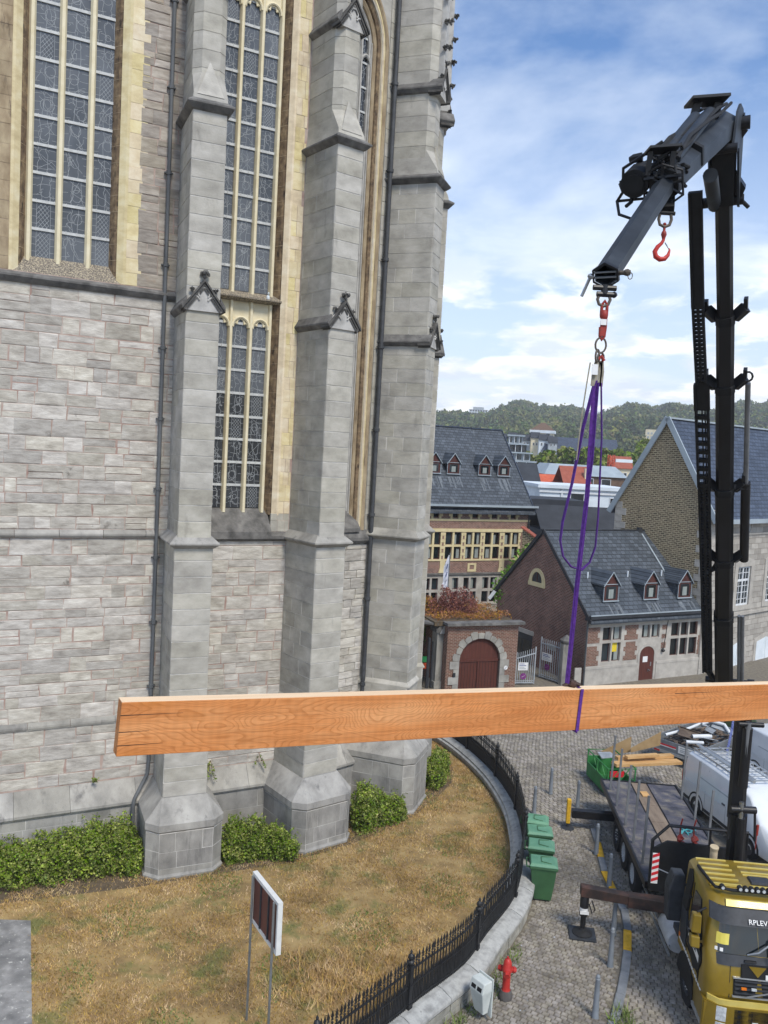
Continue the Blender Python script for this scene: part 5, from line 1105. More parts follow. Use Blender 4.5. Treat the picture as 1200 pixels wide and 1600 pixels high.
for x, mt in ((.96, 'orange_lamp'), (1.16, 'lamp_glass')): m = MB(); m.box(x-.05, x+.05, -.075, -.04, 1.40, 1.44); new('marker_lamp', m, mt, gr)
tx = new('lettering', text_mesh('RP', .16), 'white_sticker', cab, (1.62, .03, 1.80)); tx.rotation_euler = (R(82), 0, 0)
m = fpanel(1.40, 1.98, 1.605, 1.70, .064); on('name_plate', m, 'white_sticker'); tx = new('lettering', text_mesh('LEVAGE', .10), 'black_matt', cab, (1.69, .006, 1.652)); tx.rotation_euler = (R(82), 0, 0)
m = curved_panel(.30, 2.28, 1.03, 1.14, .10, 10, lambda z: .02); on('front_rail', m, 'gold_light', smooth=True)
bpm = MB(); L_ = []
for i in range(11):
    x = .22+(2.36-.22)*i/10; e = abs((x-1.29)/1.07); b = .22*max(0, (e-.6)/.4)**2; L_.append([(x, b+y, z) for y, z in ((-.10, .42), (-.10, 1.03), (.3, 1.03), (.45, .42))])
bpm.loft(L_); bump = tp_('bumper', bpm, 'gold_paint', smooth=True)
new('lower_grille', curved_panel(.80, 1.78, .45, .98, .12, 8, lambda z: .02, .0), 'black_matt', bump)
for x0, x1 in ((.36, .66), (1.92, 2.22)):
    s_ = 1 if x0 < 1 else -1; m = curved_panel(x0, x1, .70, 1.0, .118, 5, lambda z: .02, .0); hl = new('headlight', m, 'lamp_glass', bump, smooth=True); new('fog_lamp', curved_panel(x0+.05*s_, x1, .52, .66, .118, 4, lambda z: .02, .0), 'lamp_glass', bump)
m = MB()
for k in range(22): m.lathe([(.001, -.012), (.014, -.01), (.014, .01)], (1.14+.03*(k % 6)+.012*(k//6), -.115-.006, .66+.028*(k//6)), 6, 'y')
new('perforated_badge', m, 'white_sticker', bump, kind='stuff')
m = MB(); m.tube([(1.05, .16, 2.02), (1.25, .10, 2.12), (1.62, .22, 2.35)], .02, 6); m.tube([(1.75, .25, 2.5), (1.52, .04, 2.3), (1.54, -.04, 2.0), (1.7, -.07, 1.88), (2.1, -.05, 1.82)], .022, 8); m.tube(ringp((1.72, .2, 2.50), .07, .07, 12), .018, 6, True); on('wiper', m, 'steel_post', smooth=True)
m = curved_panel(.42, .66, 2.16, 2.36, .036, 3); on('window_permit', m, 'yellow_sticker'); m = curved_panel(.40, .46, 2.03, 2.09, .037, 2); on('window_sticker', m, 'white_sticker'); m = curved_panel(.50, .56, 2.03, 2.09, .037, 2); on('window_sticker', m, 'white_sticker')
m = MB(); m.box(.82, 1.1, .40, .55, 2.3, 2.44); 
m = MB(); m.loft([[(XL-.02, .95+.62*math.cos(R(a))+.47, .52+.62*math.sin(R(a))) for a in range(0, 181, 15)]+[(XL-.02, .80, .52), (XL-.02, 2.04, .52)][::-1]*0, [(XL+.3, .95+.62*math.cos(R(a))+.47, .52+.62*math.sin(R(a))) for a in range(0, 181, 15)]]); on('wheel_arch', m, 'black_matt')
m = MB(); m.loft([[(XL, .10, .45), (XL, .84, .45), (XL, .84, 1.0), (XL, .06, 1.0)], [(XL+.5, .10, .45), (XL+.5, .84, .45), (XL+.5, .84, 1.0), (XL+.5, .06, 1.0)]]); on('front_quarter', m, 'gold_paint'); 
m = MB(); m.box(XL-.03, XL+.2, .18, .80, .42, .50); m.box(XL-.04, XL+.1, .2, .78, .50, .52); on('step', m, 'alu')
m = MB(); m.box(XL-.015, XL+.02, 2.02, 2.10, 1.2, 1.3); on('marker_lamp', m, 'orange_lamp')
m = MB(); m.box(.3, 2.3, 2.25, 2.35, 1.0, 2.0); tp_('cab_rear_frame', m, 'black_matt')
for P_ in ([(.60, 1.0), (.615, 1.0), (.645, 1.9), (.63, 1.9)], [(1.55, 1.05), (1.565, 1.05), (1.575, 2.75), (1.56, 2.75)], [(.6, 1.20), (1.55, 1.32), (1.55, 1.335), (.6, 1.215)], [(1.62, 2.36), (2.15, 2.40), (2.15, 2.415), (1.62, 2.375)]): on('panel_gap', side_poly(P_, .004), 'black_matt')
on('door_handle', side_poly([(1.3, 1.70), (1.5, 1.72), (1.5, 1.77), (1.3, 1.75)], .03), 'cab_plastic')
on('panel_gap', fpanel(.70, .715, 1.16, 1.86, .012, .0), 'black_matt'); on('front_handle', curved_panel(.98, 1.22, 1.90, 1.93, .075, 4, lambda z: .10+(z-1.8)*.5), 'black_matt')
def truck_wheel(x, y, r=.5, w=.30, dark=False, side=-1):
    m = MB(); m.lathe([(r*.55, -w/2), (r*.93, -w/2), (r, -w/2+.05), (r, w/2-.05), (r*.93, w/2), (r*.55, w/2)], (x, y, r), 28, 'x', True); t = tp_('wheel', m, 'rubber', smooth=True)
    m = MB(); o = side*w/2; m.lathe([(.001, o*.35), (r*.22, o*.3), (r*.24, o*.75), (r*.34, o*.8), (r*.36, o*.35), (r*.50, o*.45), (r*.56, o*1.02), (r*.58, o*.9), (r*.58, -o*.5), (.001, -o*.5)], (x, y, r), 24, 'x'); new('rim', m, 'rim_dark' if dark else 'rim', t, smooth=True)
    m = MB()
    for k in range(10): a = k*.628; m.lathe([(.001, o*.98), (.018, o*.92), (.018, o*.6)], (x, y+r*.30*math.cos(a), r+r*.30*math.sin(a)), 6, 'x')
    new('wheel_nuts', m, 'rim', t, kind='stuff')
truck_wheel(.42, 1.43, .52, .32, True); truck_wheel(2.2, 1.43, .52, .32, True, 1)
for y in (6.25, 7.5, 8.65): truck_wheel(.22, y, .5, .34, y > 8); truck_wheel(2.1, y, .5, .5, False, 1)
m = MB(); m.box(.85, 1.65, .6, 11.3, .55, .95); tp_('chassis', m, 'black_matt')
m = MB(); m.lathe([(.001, 0), (.26, .02), (.28, .06), (.28, .94), (.26, .98), (.001, 1.0)], (.45, 2.75, .62), 18, 'y'); tp_('fuel_tank', m, 'rim', smooth=True)
m = MB(); m.box(.2, .24, 2.7, 5.6, .30, .36); m.box(.2, .24, 2.7, 5.6, .52, .56); tp_('side_guard', m, 'alu')
m = MB(); m.box(.3, .7, 2.45, 2.85, .95, 1.1); tp_('battery_box', m, 'cab_plastic', bevel=.02)
# flat bed
bd_ = MB(); bd_.box(0, 2.5, 4.55, 11.4, .98, 1.13); bed = tp_('flatbed', bd_, 'black_matt')
y = 4.62; k = 0
while y < 11.3:
    for x0, x1, mt in ((.05, .95, 'deck'), (1.0, 1.5, 'deck_wood'), (1.55, 2.45, 'deck')):
        m = MB(); m.box(x0, x1, y+.006, min(y+.62, 11.38)-.006, 1.13, 1.145+random.uniform(0, .006)); new('deck_panel', m, mt, bed)
    y += .62; k += 1
m = MB(); m.box(-.02, .04, 4.5, 11.42, 1.0, 1.19); m.box(2.46, 2.52, 4.5, 11.42, 1.0, 1.19); m.box(0, 2.5, 11.38, 11.44, .98, 1.17); new('edge_rail', m, 'crane_black', bed)
m = MB(); m.box(.3, 2.2, 11.4, 11.46, .6, .75); new('rear_bumper', m, 'black_matt', bed)
for x, y, h in ((.14, 5.55, 1.9), (.14, 6.75, 1.85), (.14, 7.9, 1.85), (.14, 9.3, 1.85), (.16, 10.55, 1.85), (2.4, 10.3, 1.85), (2.4, 8.75, 1.85), (2.42, 7.4, 1.5)):
    m = MB(); m.bar((x, y, 1.13), (x+.05, y+.06, 1.13+h), .06, .06, (0, 1, 0)); new('stake', m, 'stake_steel', bed)
m = MB(); m.tube([(1.75+.16*math.cos(k*.9)+.02*k, 7.6+.18*math.sin(k*1.3)+.03*k, 1.165+.02*(k % 3)) for k in range(16)], .022, 6); tag(new('rope', m, 'teal_rope', None, tuple(Vector((6.93, 16.4, 0))), R(-5), smooth=True), 'pale blue rope lying tangled on the truck bed', 'rope')
m = MB(); m.prism([(1.15, 10.2), (1.38, 10.25), (1.35, 10.6), (1.12, 10.55)], 1.16, 1.19, 'z'); tag(new('timber_offcut', m, 'plank_new', None, (6.93, 16.4, 0), R(-5)), 'small yellow timber offcut lying on the rear of the truck bed', 'offcut')
# headboard between cab and bed
m = MB(); hb = [(.06, 1.0), (2.44, 1.0), (2.44, 2.3), (.45, 2.35), (.06, 2.1)]; m.prism(hb, 4.40, 4.48); h_ = tp_('headboard', m, 'black_matt')
m = MB(); m.tube([(.08, 4.44, 1.1), (.08, 4.44, 2.35), (.46, 4.44, 2.76), (2.42, 4.44, 2.76), (2.42, 4.44, 1.1)], .045, 8); m.bar((1.5, 4.44, 2.3), (1.5, 4.44, 2.76), .05); new('rail', m, 'crane_black', h_)
for x in (.78, 1.12): m = MB(); m.blob((x, 4.5, 2.42), .10, .35); m.blob((x+.03, 4.52, 2.26), .09, .35); m.tube([(x, 4.5, 2.3), (x-.02, 4.5, 2.75), (x+.02, 4.5, 2.95)], .02, 6); new('tensioner', m, 'chain_red', h_, smooth=True)
m = MB(); m.box(-.06, .10, 3.78, 3.80, 1.52, 2.30); wb = tp_('warning_board', m, 'white_sticker')
for k in range(5): z = 1.56+k*.155; m = MB(); m.prism([(-.06, z), (.10, z+.07), (.10, z+.145), (-.06, z+.075)], 3.772, 3.779); new('red_stripe', m, 'stripe_red', wb)
m = MB(); m.tube([(.1, 3.8, 1.9), (.45, 3.6, 1.85)], .015, 6); new('bracket', m, 'steel_post', wb)
m = MB(); m.loft([[(.02, 2.4, 1.35), (.36, 2.4, 1.35), (.36, 2.75, 1.35), (.02, 2.75, 1.35)], [(.0, 2.38, 2.1), (.36, 2.38, 2.1), (.36, 2.8, 2.1), (.0, 2.8, 2.1)], [(.10, 2.42, 2.48), (.36, 2.42, 2.48), (.36, 2.76, 2.48), (.10, 2.76, 2.48)]]); tp_('air_intake', m, 'cab_plastic', bevel=.03)
m = MB(); m.tube([(.98, 2.5, 1.2), (.98, 2.5, 3.12)], .085, 14); m.tube([(.98, 2.5, 3.1), (.98, 2.48, 3.2)], [.085, .1], 14); tp_('exhaust_stack', m, 'cream_pipe', smooth=True)
# stabilisers
m = MB(); m.loft([[(.9, 3.55, .84), (.9, 3.55, 1.14), (.9, 3.88, 1.14), (.9, 3.88, .84)], [(-.62, 3.57, .92), (-.62, 3.57, 1.22), (-.62, 3.86, 1.22), (-.62, 3.86, .92)]]); arm = tp_('stabiliser_arm', m, 'arm_rust', bevel=.02)
m = MB(); m.loft([[(-.5, 3.6, .97), (-.5, 3.6, 1.20), (-.5, 3.83, 1.20), (-.5, 3.83, .97)], [(-1.78, 3.6, 1.07), (-1.78, 3.6, 1.33), (-1.78, 3.83, 1.33), (-1.78, 3.83, 1.07)]]); new('inner_arm', m, 'arm_rust', arm, bevel=.015)
m = MB(); m.lathe([(.11, .55), (.11, 1.15), (.08, 1.2)], (-1.66, 3.72, 0), 14); m.lathe([(.065, .2), (.065, .6)], (-1.66, 3.72, 0), 12); new('leg', m, 'crane_black', arm, smooth=True)
m = MB(); m.lathe([(.25, .075), (.25, .10), (.10, .17), (.08, .22), (.001, .22)], (-1.66, 3.72, 0), 18); new('foot', m, 'rubber', arm, smooth=True)
m = MB(); m.box(-1.77, -1.55, 3.605-.004, 3.61, .62, .70); m.lathe([(.113, .66), (.113, .76)], (-1.66, 3.72, 0), 14); new('white_label', m, 'white_sticker', arm)
m = MB(); m.tube([(-1.5, 3.62, 1.0), (-1.42, 3.55, .8), (-1.48, 3.58, .68), (-1.56, 3.62, .9)], .018, 6); new('hose', m, 'rubber', arm, smooth=True)
pad = tag(new('ground_pad', MB().box(-.33, .33, -.30, .30, .0, .06), 'cab_plastic', None, (5.60, 20.25, .015), R(-8), bevel=.01), 'grey plastic pad under the stabiliser leg on the cobbles', 'ground pad')
m = MB(); m.box(-1.15, 1.2, 9.75, 9.98, .42, .66); ra = tp_('stabiliser_arm', m, 'crane_black')
m = MB(); m.box(-1.32, -1.19, 9.78, 9.94, .20, 1.0); new('leg', m, 'yellow_paint', ra, bevel=.02); m = MB(); m.lathe([(.05, .04), (.05, .3)], (-1.25, 9.86, 0), 10); m.lathe([(.22, .0), (.22, .03), (.06, .08)], (-1.25, 9.86, 0), 14); new('foot', m, 'cab_plastic', ra)
# crane: turret, main boom, extension boom (built in world coordinates, then brought into the truck frame)
def W_(p): return TL(*p)
def hexring(c, d, w, h, up=(-.39, -.92, 0)):
    d = Vector(d).normalized(); u = Vector(up); a = d.cross(u).normalized(); b = a.cross(d).normalized(); c = Vector(c)
    return [W_(c+a*x*w/2+b*y*h/2) for x, y in ((-1, -.35), (-.55, -.75), (0, -1), (.55, -.75), (1, -.35), (1, .45), (.62, .95), (-.62, .95), (-1, .45))]
def seg(name, a, b, w0, w1, mt, parent=None, hk=1.25, **k):
    d = Vector(b)-Vector(a); m = MB(); m.loft([hexring(a, d, w0, w0*hk), hexring(b, d, w1, w1*hk)]); return new(name, m, mt, parent or tk, **k)
base = Vector((8.98, 19.55, 1.0)); kn0 = Vector((8.80, 19.4, 6.2)); 
m = MB(); m.box(.85, 2.3, 2.85, 3.95, .95, 1.35); c0 = TL(8.98, 19.55, 0); m.lathe([(.38, 1.3), (.38, 1.5), (.28, 1.6)], (c0[0], c0[1], 0), 20); tur = tp_('crane_base', m, 'crane_black', smooth=True)
seg('crane_column', (8.98, 19.55, 1.5), (8.93, 19.5, 3.75), .46, .40, 'crane_black')
seg('crane_column', (8.93, 19.62, 3.6), (8.86, 19.55, 6.3), .40, .38, 'crane_black')
m = MB(); m.tube([W_((8.9, 19.22, 1.9)), W_((8.87, 19.2, 3.75))], .10, 14); lc = tp_('lift_cylinder', m, 'crane_black', smooth=True)
m = MB(); m.tube([W_((8.88, 19.2, 2.4)), W_((8.84, 19.17, 4.15))], .055, 12); new('piston_rod', m, 'crane_steel', lc, smooth=True)
m = MB(); m.tube([W_((8.6, 19.2, 3.95)), W_((9.2, 19.2, 3.95))], .085, 12); m.tube([W_((8.62, 19.3, 3.8)), W_((8.62, 19.25, 3.2))], .03, 8); m.tube([W_((9.2, 19.25, 4.0)), W_((9.24, 19.2, 3.2))], .03, 8); tp_('pivot_pin', m, 'crane_black', smooth=True)
m = MB(); m.tube([W_((8.84, 19.2, 4.5)), W_((8.82, 19.15, 5.95))], .11, 14); cy = tp_('fold_cylinder', m, 'crane_black', smooth=True); m = MB(); m.tube([W_((8.82, 19.14, 5.2)), W_((8.80, 19.1, 6.1))], .07, 12); new('piston_rod', m, 'stake_steel', cy, smooth=True)
m = MB(); m.tube([W_((8.5, 19.1, 6.05)), W_((9.15, 19.1, 6.05))], .06, 10); m.tube([W_((8.55, 19.05, 5.9)), W_((8.5, 19.0, 6.3))], .03, 8); tp_('pivot_pin', m, 'crane_black', smooth=True)
m = MB(); m.box(2.05, 2.45, 2.7, 3.1, 1.3, 2.55); tp_('control_box', m, 'crane_black', bevel=.02)
for k in range(3): m = MB(); m.box(2.1, 2.16, 2.69, 2.698, 2.2+.07*k, 2.25+.07*k); tp_('warning_sticker', m, 'yellow_sticker')
m = MB(); m.tube([W_((9.32, 19.3, 2.95)), W_((9.32, 19.3, 3.3))], .012, 6); m.tube([W_((9.32, 19.3, 3.3)), W_((9.33, 19.3, 3.55))], .035, 8); tp_('control_lever', m, 'chain_red')
# extension boom: five telescoped sections, each with a collar
J = [(7.88, 18.44, 7.0), (7.26, 17.34, 8.93), (6.81, 16.47, 10.24), (6.31, 15.52, 11.66), (5.68, 14.32, 13.43), (5.31, 13.61, 14.45), (4.47, 12.07, 16.62)]
J = [Vector(p) for p in J]; Wd = [.37, .345, .325, .305, .28, .245, .21]; JD = (J[-1]-J[0]).normalized()
SR = Vector((.92, -.39, 0)); SR = (SR-JD*SR.dot(JD)).normalized()          # sideways on the boom
SF = SR.cross(JD).normalized(); SF = SF if SF.y < 0 else -SF          # towards the viewer
for k in range(6): seg('boom_section', J[k]-JD*.3, J[k+1], Wd[k], Wd[k], 'crane_black', hk=1.15)
m = MB(); m.bar(W_((8.86, 19.5, 6.2)), W_(J[0]+JD*.1), .34, .3); tp_('knuckle', m, 'crane_black')
m = MB(); m.tube([W_(J[0]-SR*.45+Vector((0, -.1, .25))), W_(J[0]+SR*.5+Vector((0, -.1, .25)))], .07, 12); m.tube([W_(J[0]+SR*.42+Vector((0, -.1, .25))), W_(J[0]+SR*.56+Vector((0, -.1, .25)))], .10, 12); tp_('pivot_pin', m, 'crane_black', smooth=True)
for k in range(6):
    w = Wd[k]*1.06; col = seg('collar', J[k+1]-JD*.13, J[k+1]+JD*.02, w, w, 'black_matt', hk=1.18)
    if k == 0: continue
    for s_, e in ((-1, .30 if k < 5 else .24), (1, .34 if k < 5 else .26)):
        a = J[k+1]+SR*s_*w*.45; b = J[k+1]+SR*s_*(w*.45+e*.5)+JD*.12
        m = MB(); m.bar(W_(a-JD*.05), W_(b), .12, .16); m.bar(W_(b-JD*.08), W_(b+JD*.16), .06, .10); new('bracket', m, 'crane_black', col)
for a, b, nm, r, mt in ((J[0]+JD*.1, J[1]+JD*.0, 'piston_rod', .035, 'stake_steel'), ):
    for o_ in (.30, .37): m = MB(); m.tube([W_(a+SR*o_), W_(b+SR*o_)], r, 8); tp_('extension_rod', m, mt, smooth=True)
q0, q1, q2 = J[4]+SR*.36, J[3]+SR*.36+JD*.1, J[2]+SR*.36-JD*.05
m = MB(); m.tube([W_(q0), W_(q1)], .045, 10); ec = tp_('extension_cylinder', m, 'stake_steel', smooth=True)
m = MB(); m.tube([W_(q1), W_(q2)], .085, 12); new('cylinder_barrel', m, 'crane_black', ec, smooth=True); m = MB(); m.bar(W_(J[3]+SR*.1), W_(J[3]+SR*.42), .14, .1); m.tube([W_(J[4]+SR*.36+JD*.04+SR*.07*math.cos(t)+JD*.09*(1+math.sin(t))) for t in np.linspace(0, 6.28, 11)[:-1]], .018, 6, True); new('clevis', m, 'crane_black', ec)
# hose carrier: perforated channel climbing beside the boom
HC = [Vector(p) for p in ((7.41, 18.3, 7.44), (6.59, 16.75, 9.80), (5.93, 15.52, 11.64), (5.43, 14.6, 12.99), (5.28, 14.32, 13.4), (4.83, 13.53, 14.54), (4.29, 12.51, 16.0))]
for k, (solid, w) in enumerate(((False, .20), (False, .21), (True, .23), (True, .25), (False, .18), (True, .19))):
    a, b = HC[k], HC[k+1]; d = (b-a).normalized(); L_ = (b-a).length; m = MB()
    for s_ in (-1, 1): m.bar(W_(a+SR*s_*w*.42), W_(b+SR*s_*w*.42), w*.18, .09)
    if solid and k != 2: m.bar(W_(a+SF*-.03), W_(b+SF*-.03), w*.9, .03); m.bar(W_(a), W_(b), w*.9, .06)
    elif k == 2:
        st = .19
        for t in np.arange(0, L_, st): p = a+d*t; m.bar(W_(p), W_(p+d*.08), w*.75, .06)
        m.bar(W_(a), W_(b), .018, .05); m.bar(W_(a+SR*.05), W_(b+SR*.05), .018, .05)
    else:
        m.bar(W_(a), W_(b), w*.22, .06)
        for t in np.arange(0, L_, .075): p = a+d*t; m.bar(W_(p), W_(p+d*.042), w*.75, .05)
    tp_('hose_carrier', m, 'black_matt')
for k in (0, 2, 4): p = HC[k] if k == 0 else HC[{2: 1, 4: 4}[k]]; t_ = J[{0: 0, 2: 2, 4: 4}[k]]; m = MB(); m.bar(W_(p+JD*.1), W_((p+t_)/2-JD*.05), .12, .08); m.bar(W_((p+t_)/2-JD*.05), W_(t_+JD*.05), .12, .08); tp_('carrier_bracket', m, 'black_matt')
# jib: housing, cylinders, hoses, telescopic tube
EL, HL, TP = Vector((4.42, 11.9, 16.72)), Vector((2.84, 9.2, 15.02)), Vector((1.80, 7.33, 13.60)); jd = (TP-EL).normalized()
jr = jd.cross(Vector((0, 0, 1))).normalized(); jr = jr if jr.x > 0 else -jr; ju = jr.cross(jd).normalized(); ju = ju if ju.z > 0 else -ju
def jring(c, w, h): return [W_(c+jr*x*w/2+ju*y*h/2) for x, y in ((-1, -.45), (0, -1), (1, -.45), (1, .45), (0, 1), (-1, .45))]
def jseg(name, a, b, w0, h0, w1, h1, mt, parent=None, **k): m = MB(); m.loft([jring(a, w0, h0), jring(b, w1, h1)]); return new(name, m, mt, parent or tk, **k)
hsg = jseg('jib_housing', EL+jd*.1, HL+jd*.1, .36, .44, .26, .34, 'crane_grey')
jseg('collar', HL-jd*.12, HL+jd*.14, .31, .40, .30, .38, 'black_matt', hsg)
jseg('collar', HL-jd*1.2, HL-jd*1.1, .345, .43, .345, .43, 'black_matt', hsg)
m = MB(); m.loft([jring(HL, .20, .215), jring(TP, .19, .205)], cap=False); m.loft([jring(TP, .19, .205), jring(TP, .165, .18), jring(TP-jd*.3, .165, .18)], cap=False); jt = tp_('jib_tube', m, 'crane_grey')
m = MB(); m.loft([jring(TP-jd*.3, .166, .181), jring(TP-jd*.31, .166, .181)]); new('tube_inside', m, 'black_matt', jt)
m = MB(); m.loft([jring(TP-jd*.03, .225, .24), jring(TP+jd*.012, .225, .24)], cap=False); m.loft([jring(TP+jd*.012, .225, .24), jring(TP+jd*.012, .19, .20)], cap=False); new('end_collar', m, 'crane_black', jt)
m = MB()
for e in (-.015, .03): m.tube([W_(TP-jr*.1+ju*e), W_(TP+jr*.1+ju*e)], .009, 6)
new('cross_pin', m, 'steel_post', jt)
m = MB(); m.tube([W_(TP+jr*.09+jd*-.05), W_(TP+jr*.2+jd*-.05)], .02, 8); m.blob(W_(TP+jr*.17-jd*.05), .032, .1); m.tube([W_(TP+jr*.20-jd*.05+Vector((.02*math.cos(t), 0, -.03+.03*math.sin(t)))) for t in np.linspace(0, 6.28, 9)[:-1]], .004, 5, True); new('locking_pin', m, 'chain_iron', jt, smooth=True)
m = MB(); m.tube([W_(TP-jr*.1), W_(TP-jr*.14+Vector((0, 0, -.02))), W_(TP-jr*.20+Vector((0, 0, -.17)))], .015, 8); m.blob(W_(TP-jr*.13), .028, .1); new('handle', m, 'crane_steel', jt, smooth=True)
m = MB(); m.tube([W_(TP+Vector((-.10, 0, -.105))), W_(TP+Vector((.10, 0, -.105)))], .024, 8); m.tube([W_(TP+Vector((0, 0, -.08))), W_(TP+Vector((0, 0, -.16)))], .03, 10); m.tube([W_(TP+Vector((-.065, 0, -.16))), W_(TP+Vector((.08, 0, -.16)))], .024, 8); m.blob(W_(TP+Vector((.085, 0, -.16))), .028, .1); new('hook_lug', m, 'crane_black', jt, smooth=True)
m = MB(); m.tube([W_(TP+Vector(p)) for p in ((-.04, 0, -.15), (-.055, 0, -.205), (-.04, 0, -.245), (0, 0, -.262), (.04, 0, -.245), (.055, 0, -.205), (.04, 0, -.15))], .014, 8); new('shackle', m, 'chain_iron', jt, smooth=True)
for o_, a, b in ((-.16, .35, 2.0), (-.02, .15, 2.15)):
    p0 = EL+jd*(a+.9)+ju*.36+jr*o_; p1 = EL+jd*(b+1.05)+ju*.30+jr*o_; m = MB(); m.tube([W_(p0), W_(p1)], .075, 14); jc = tp_('jib_cylinder', m, 'crane_grey', smooth=True); m = MB(); m.tube([W_(p1), W_(p1+jd*.25)], .05, 10); new('cylinder_end', m, 'black_matt', jc)
# elbow cheeks and link work at the boom head
m = MB()
for s_ in (-.19, .19):
    c = SR*s_; P_ = [J[-1]-JD*1.05+SF*-.1, J[-1]-JD*.95+SF*.12, J[-1]-JD*.1+SF*.22, EL+jd*.75-ju*.18, EL+jd*.35+ju*.22, EL+jd*.12+ju*.27, EL-jd*.10+ju*.16, EL-jd*.18-ju*.02, J[-1]-JD*.2-SF*.22]
    m.loft([[W_(p+c) for p in P_], [W_(p+c+SR*.03) for p in P_]])
tp_('elbow_cheek', m, 'crane_grey')
m = MB(); m.bar(W_(J[-1]-JD*.9), W_(EL), .30, .34); tp_('boom_head', m, 'black_matt')
for a_, b_, r_ in ((EL-SR*.3, EL+SR*.32, .09), (J[-1]-JD*.9-SR*.45, J[-1]-JD*.9+SR*.28, .075), (EL+jd*.8-SR*.28-ju*.15, EL+jd*.8+SR*.28-ju*.15, .06)): m = MB(); m.tube([W_(a_), W_(b_)], r_, 14); tp_('pivot_pin', m, 'crane_black', smooth=True)
m = MB(); m.tube([W_(J[-1]-JD*.95-SR*.12), W_(EL+jd*1.15-ju*.38)], .095, 14); tp_('jib_lift_cylinder', m, 'crane_grey', smooth=True)
m = MB(); a = J[-1]-JD*.75+SR*.14; m.loft([[W_(a+SR*x+JD*z+SF*y) for x, z, y in ((0, .3, .05), (.16, .02, .05), (.10, -.12, .05), (0, -.05, .05))], [W_(a+SR*x+JD*z+SF*y) for x, z, y in ((0, .3, -.1), (.16, .02, -.1), (.10, -.12, -.1), (0, -.05, -.1))]]); m.tube([W_(a+SR*.05-JD*.1), W_(a+SR*.2-JD*.28)], .03, 8); tp_('side_bracket', m, 'crane_black')
# guard plates and lamp
pz = Vector((3.9, 11.2, 16.74)); m = MB(); m.bar(W_(pz+Vector((-.24, 0, -.03))), W_(pz+Vector((.24, 0, .03))), .34, .035); 
for x, t in ((-.12, -.3), (.15, -.3)): m.bar(W_(pz+Vector((x, 0, -.02))), W_(pz+Vector((x-.03, .02, -.2))), .10, .05); m.bar(W_(pz+Vector((x-.03, 0, -.2))), W_(pz+Vector((x-.03, .1, t-.15))), .03, .03)
tp_('guard_plate', m, 'crane_black')
pz = Vector((2.72, 9.05, 15.30)); m = MB(); m.bar(W_(pz+Vector((-.16, 0, -.01))), W_(pz+Vector((.16, 0, .03))), .24, .025); m.bar(W_(pz+Vector((-.12, 0, 0))), W_(pz+Vector((-.12, .05, -.25))), .05, .04); m.bar(W_(pz+Vector((.12, 0, 0))), W_(pz+Vector((.12, .05, -.25))), .05, .04); tp_('guard_plate', m, 'crane_black')
m = MB(); c = HL+ju*.06-jr*.30; m.tube([W_(c-jd*.22), W_(c+jd*.16)], .15, 16); m.tube([W_(c+jd*.16), W_(c+jd*.18)], .10, 16); tp_('hose_reel', m, 'black_matt', smooth=True)
random.seed(5)
for k in range(18):
    p = HL+jd*random.uniform(-.35, .15)+jr*random.uniform(-.38, .15)+ju*random.uniform(.02, .30); pts = [p]
    for j in range(4): p = p+Vector((random.uniform(-.09, .09), random.uniform(-.08, .08), random.uniform(-.09, .06))); pts.append(p)
    m = MB(); m.tube([W_(x) for x in pts], .02, 6); tp_('hose', m, 'rubber', smooth=True)
for k in range(9):
    p = HL+jd*random.uniform(-.3, .1)+jr*random.uniform(-.36, .1)+ju*random.uniform(.0, .26); m = MB(); d_ = Vector((random.uniform(-1, 1), random.uniform(-1, 1), random.uniform(-1, 1))).normalized(); m.tube([W_(p), W_(p+d_*.09), W_(p+d_*.14)], [.05, .05, .028], 8); tp_('valve', m, 'crane_black', smooth=True)
for k in range(6):
    o_ = -.2+.06*k; p0, p1 = EL+jd*.15+ju*.3+jr*o_, HL+jd*-.1+ju*.22+jr*o_; m = MB(); m.tube([W_(p0), W_(p0*.75+p1*.25+ju*random.uniform(.0, .08)+jr*random.uniform(-.04, .04)), W_((p0+p1)/2+ju*random.uniform(-.03, .07)), W_(p0*.25+p1*.75+ju*random.uniform(.0, .1)+jr*random.uniform(-.05, .05)), W_(p1)], .022, 6); tp_('hose', m, 'rubber', smooth=True)
m = MB(); c = HL-jr*.42; m.tube([W_(c+ju*.34+jr*.25), W_(c+ju*.2-jr*.03), W_(c-ju*.05-jr*.05), W_(c-ju*.14-jr*.12), W_(c-ju*.26+jd*.1-jr*.08), W_(c-ju*.34+jd*.1+jr*.1), W_(c-ju*.30+jr*.3)], .018, 6); m.tube([W_(c-ju*.14-jr*.12), W_(c-ju*.14+jr*.2), W_(c+jr*.3)], .016, 6); tp_('cage', m, 'crane_black', smooth=True)
m = MB(); c = HL+jd*.16; m.tube([W_(c+jr*x*.2+ju*y*.25) for x, y in ((-1, .6), (0, .9), (1, .6), (1, -.4), (0, -.9), (-1, -.4))], .014, 5, True); m.bar(W_(c-jr*.2+ju*.1), W_(c+jr*.2+ju*.1), .025); m.bar(W_(c+ju*.22), W_(c-ju*.2), .025); m.bar(W_(c-jr*.2+ju*.15), W_(c+jr*.2-ju*.1), .02); tp_('cage', m, 'crane_black')
m = MB(); m.bar(W_(HL-ju*.15), W_(Vector((2.83, 9.1, 14.70))), .16, .1); m.tube([W_((2.74, 9.09, 14.67)), W_((2.92, 9.09, 14.67))], .022, 8); tp_('hook_lug', m, 'black_matt')

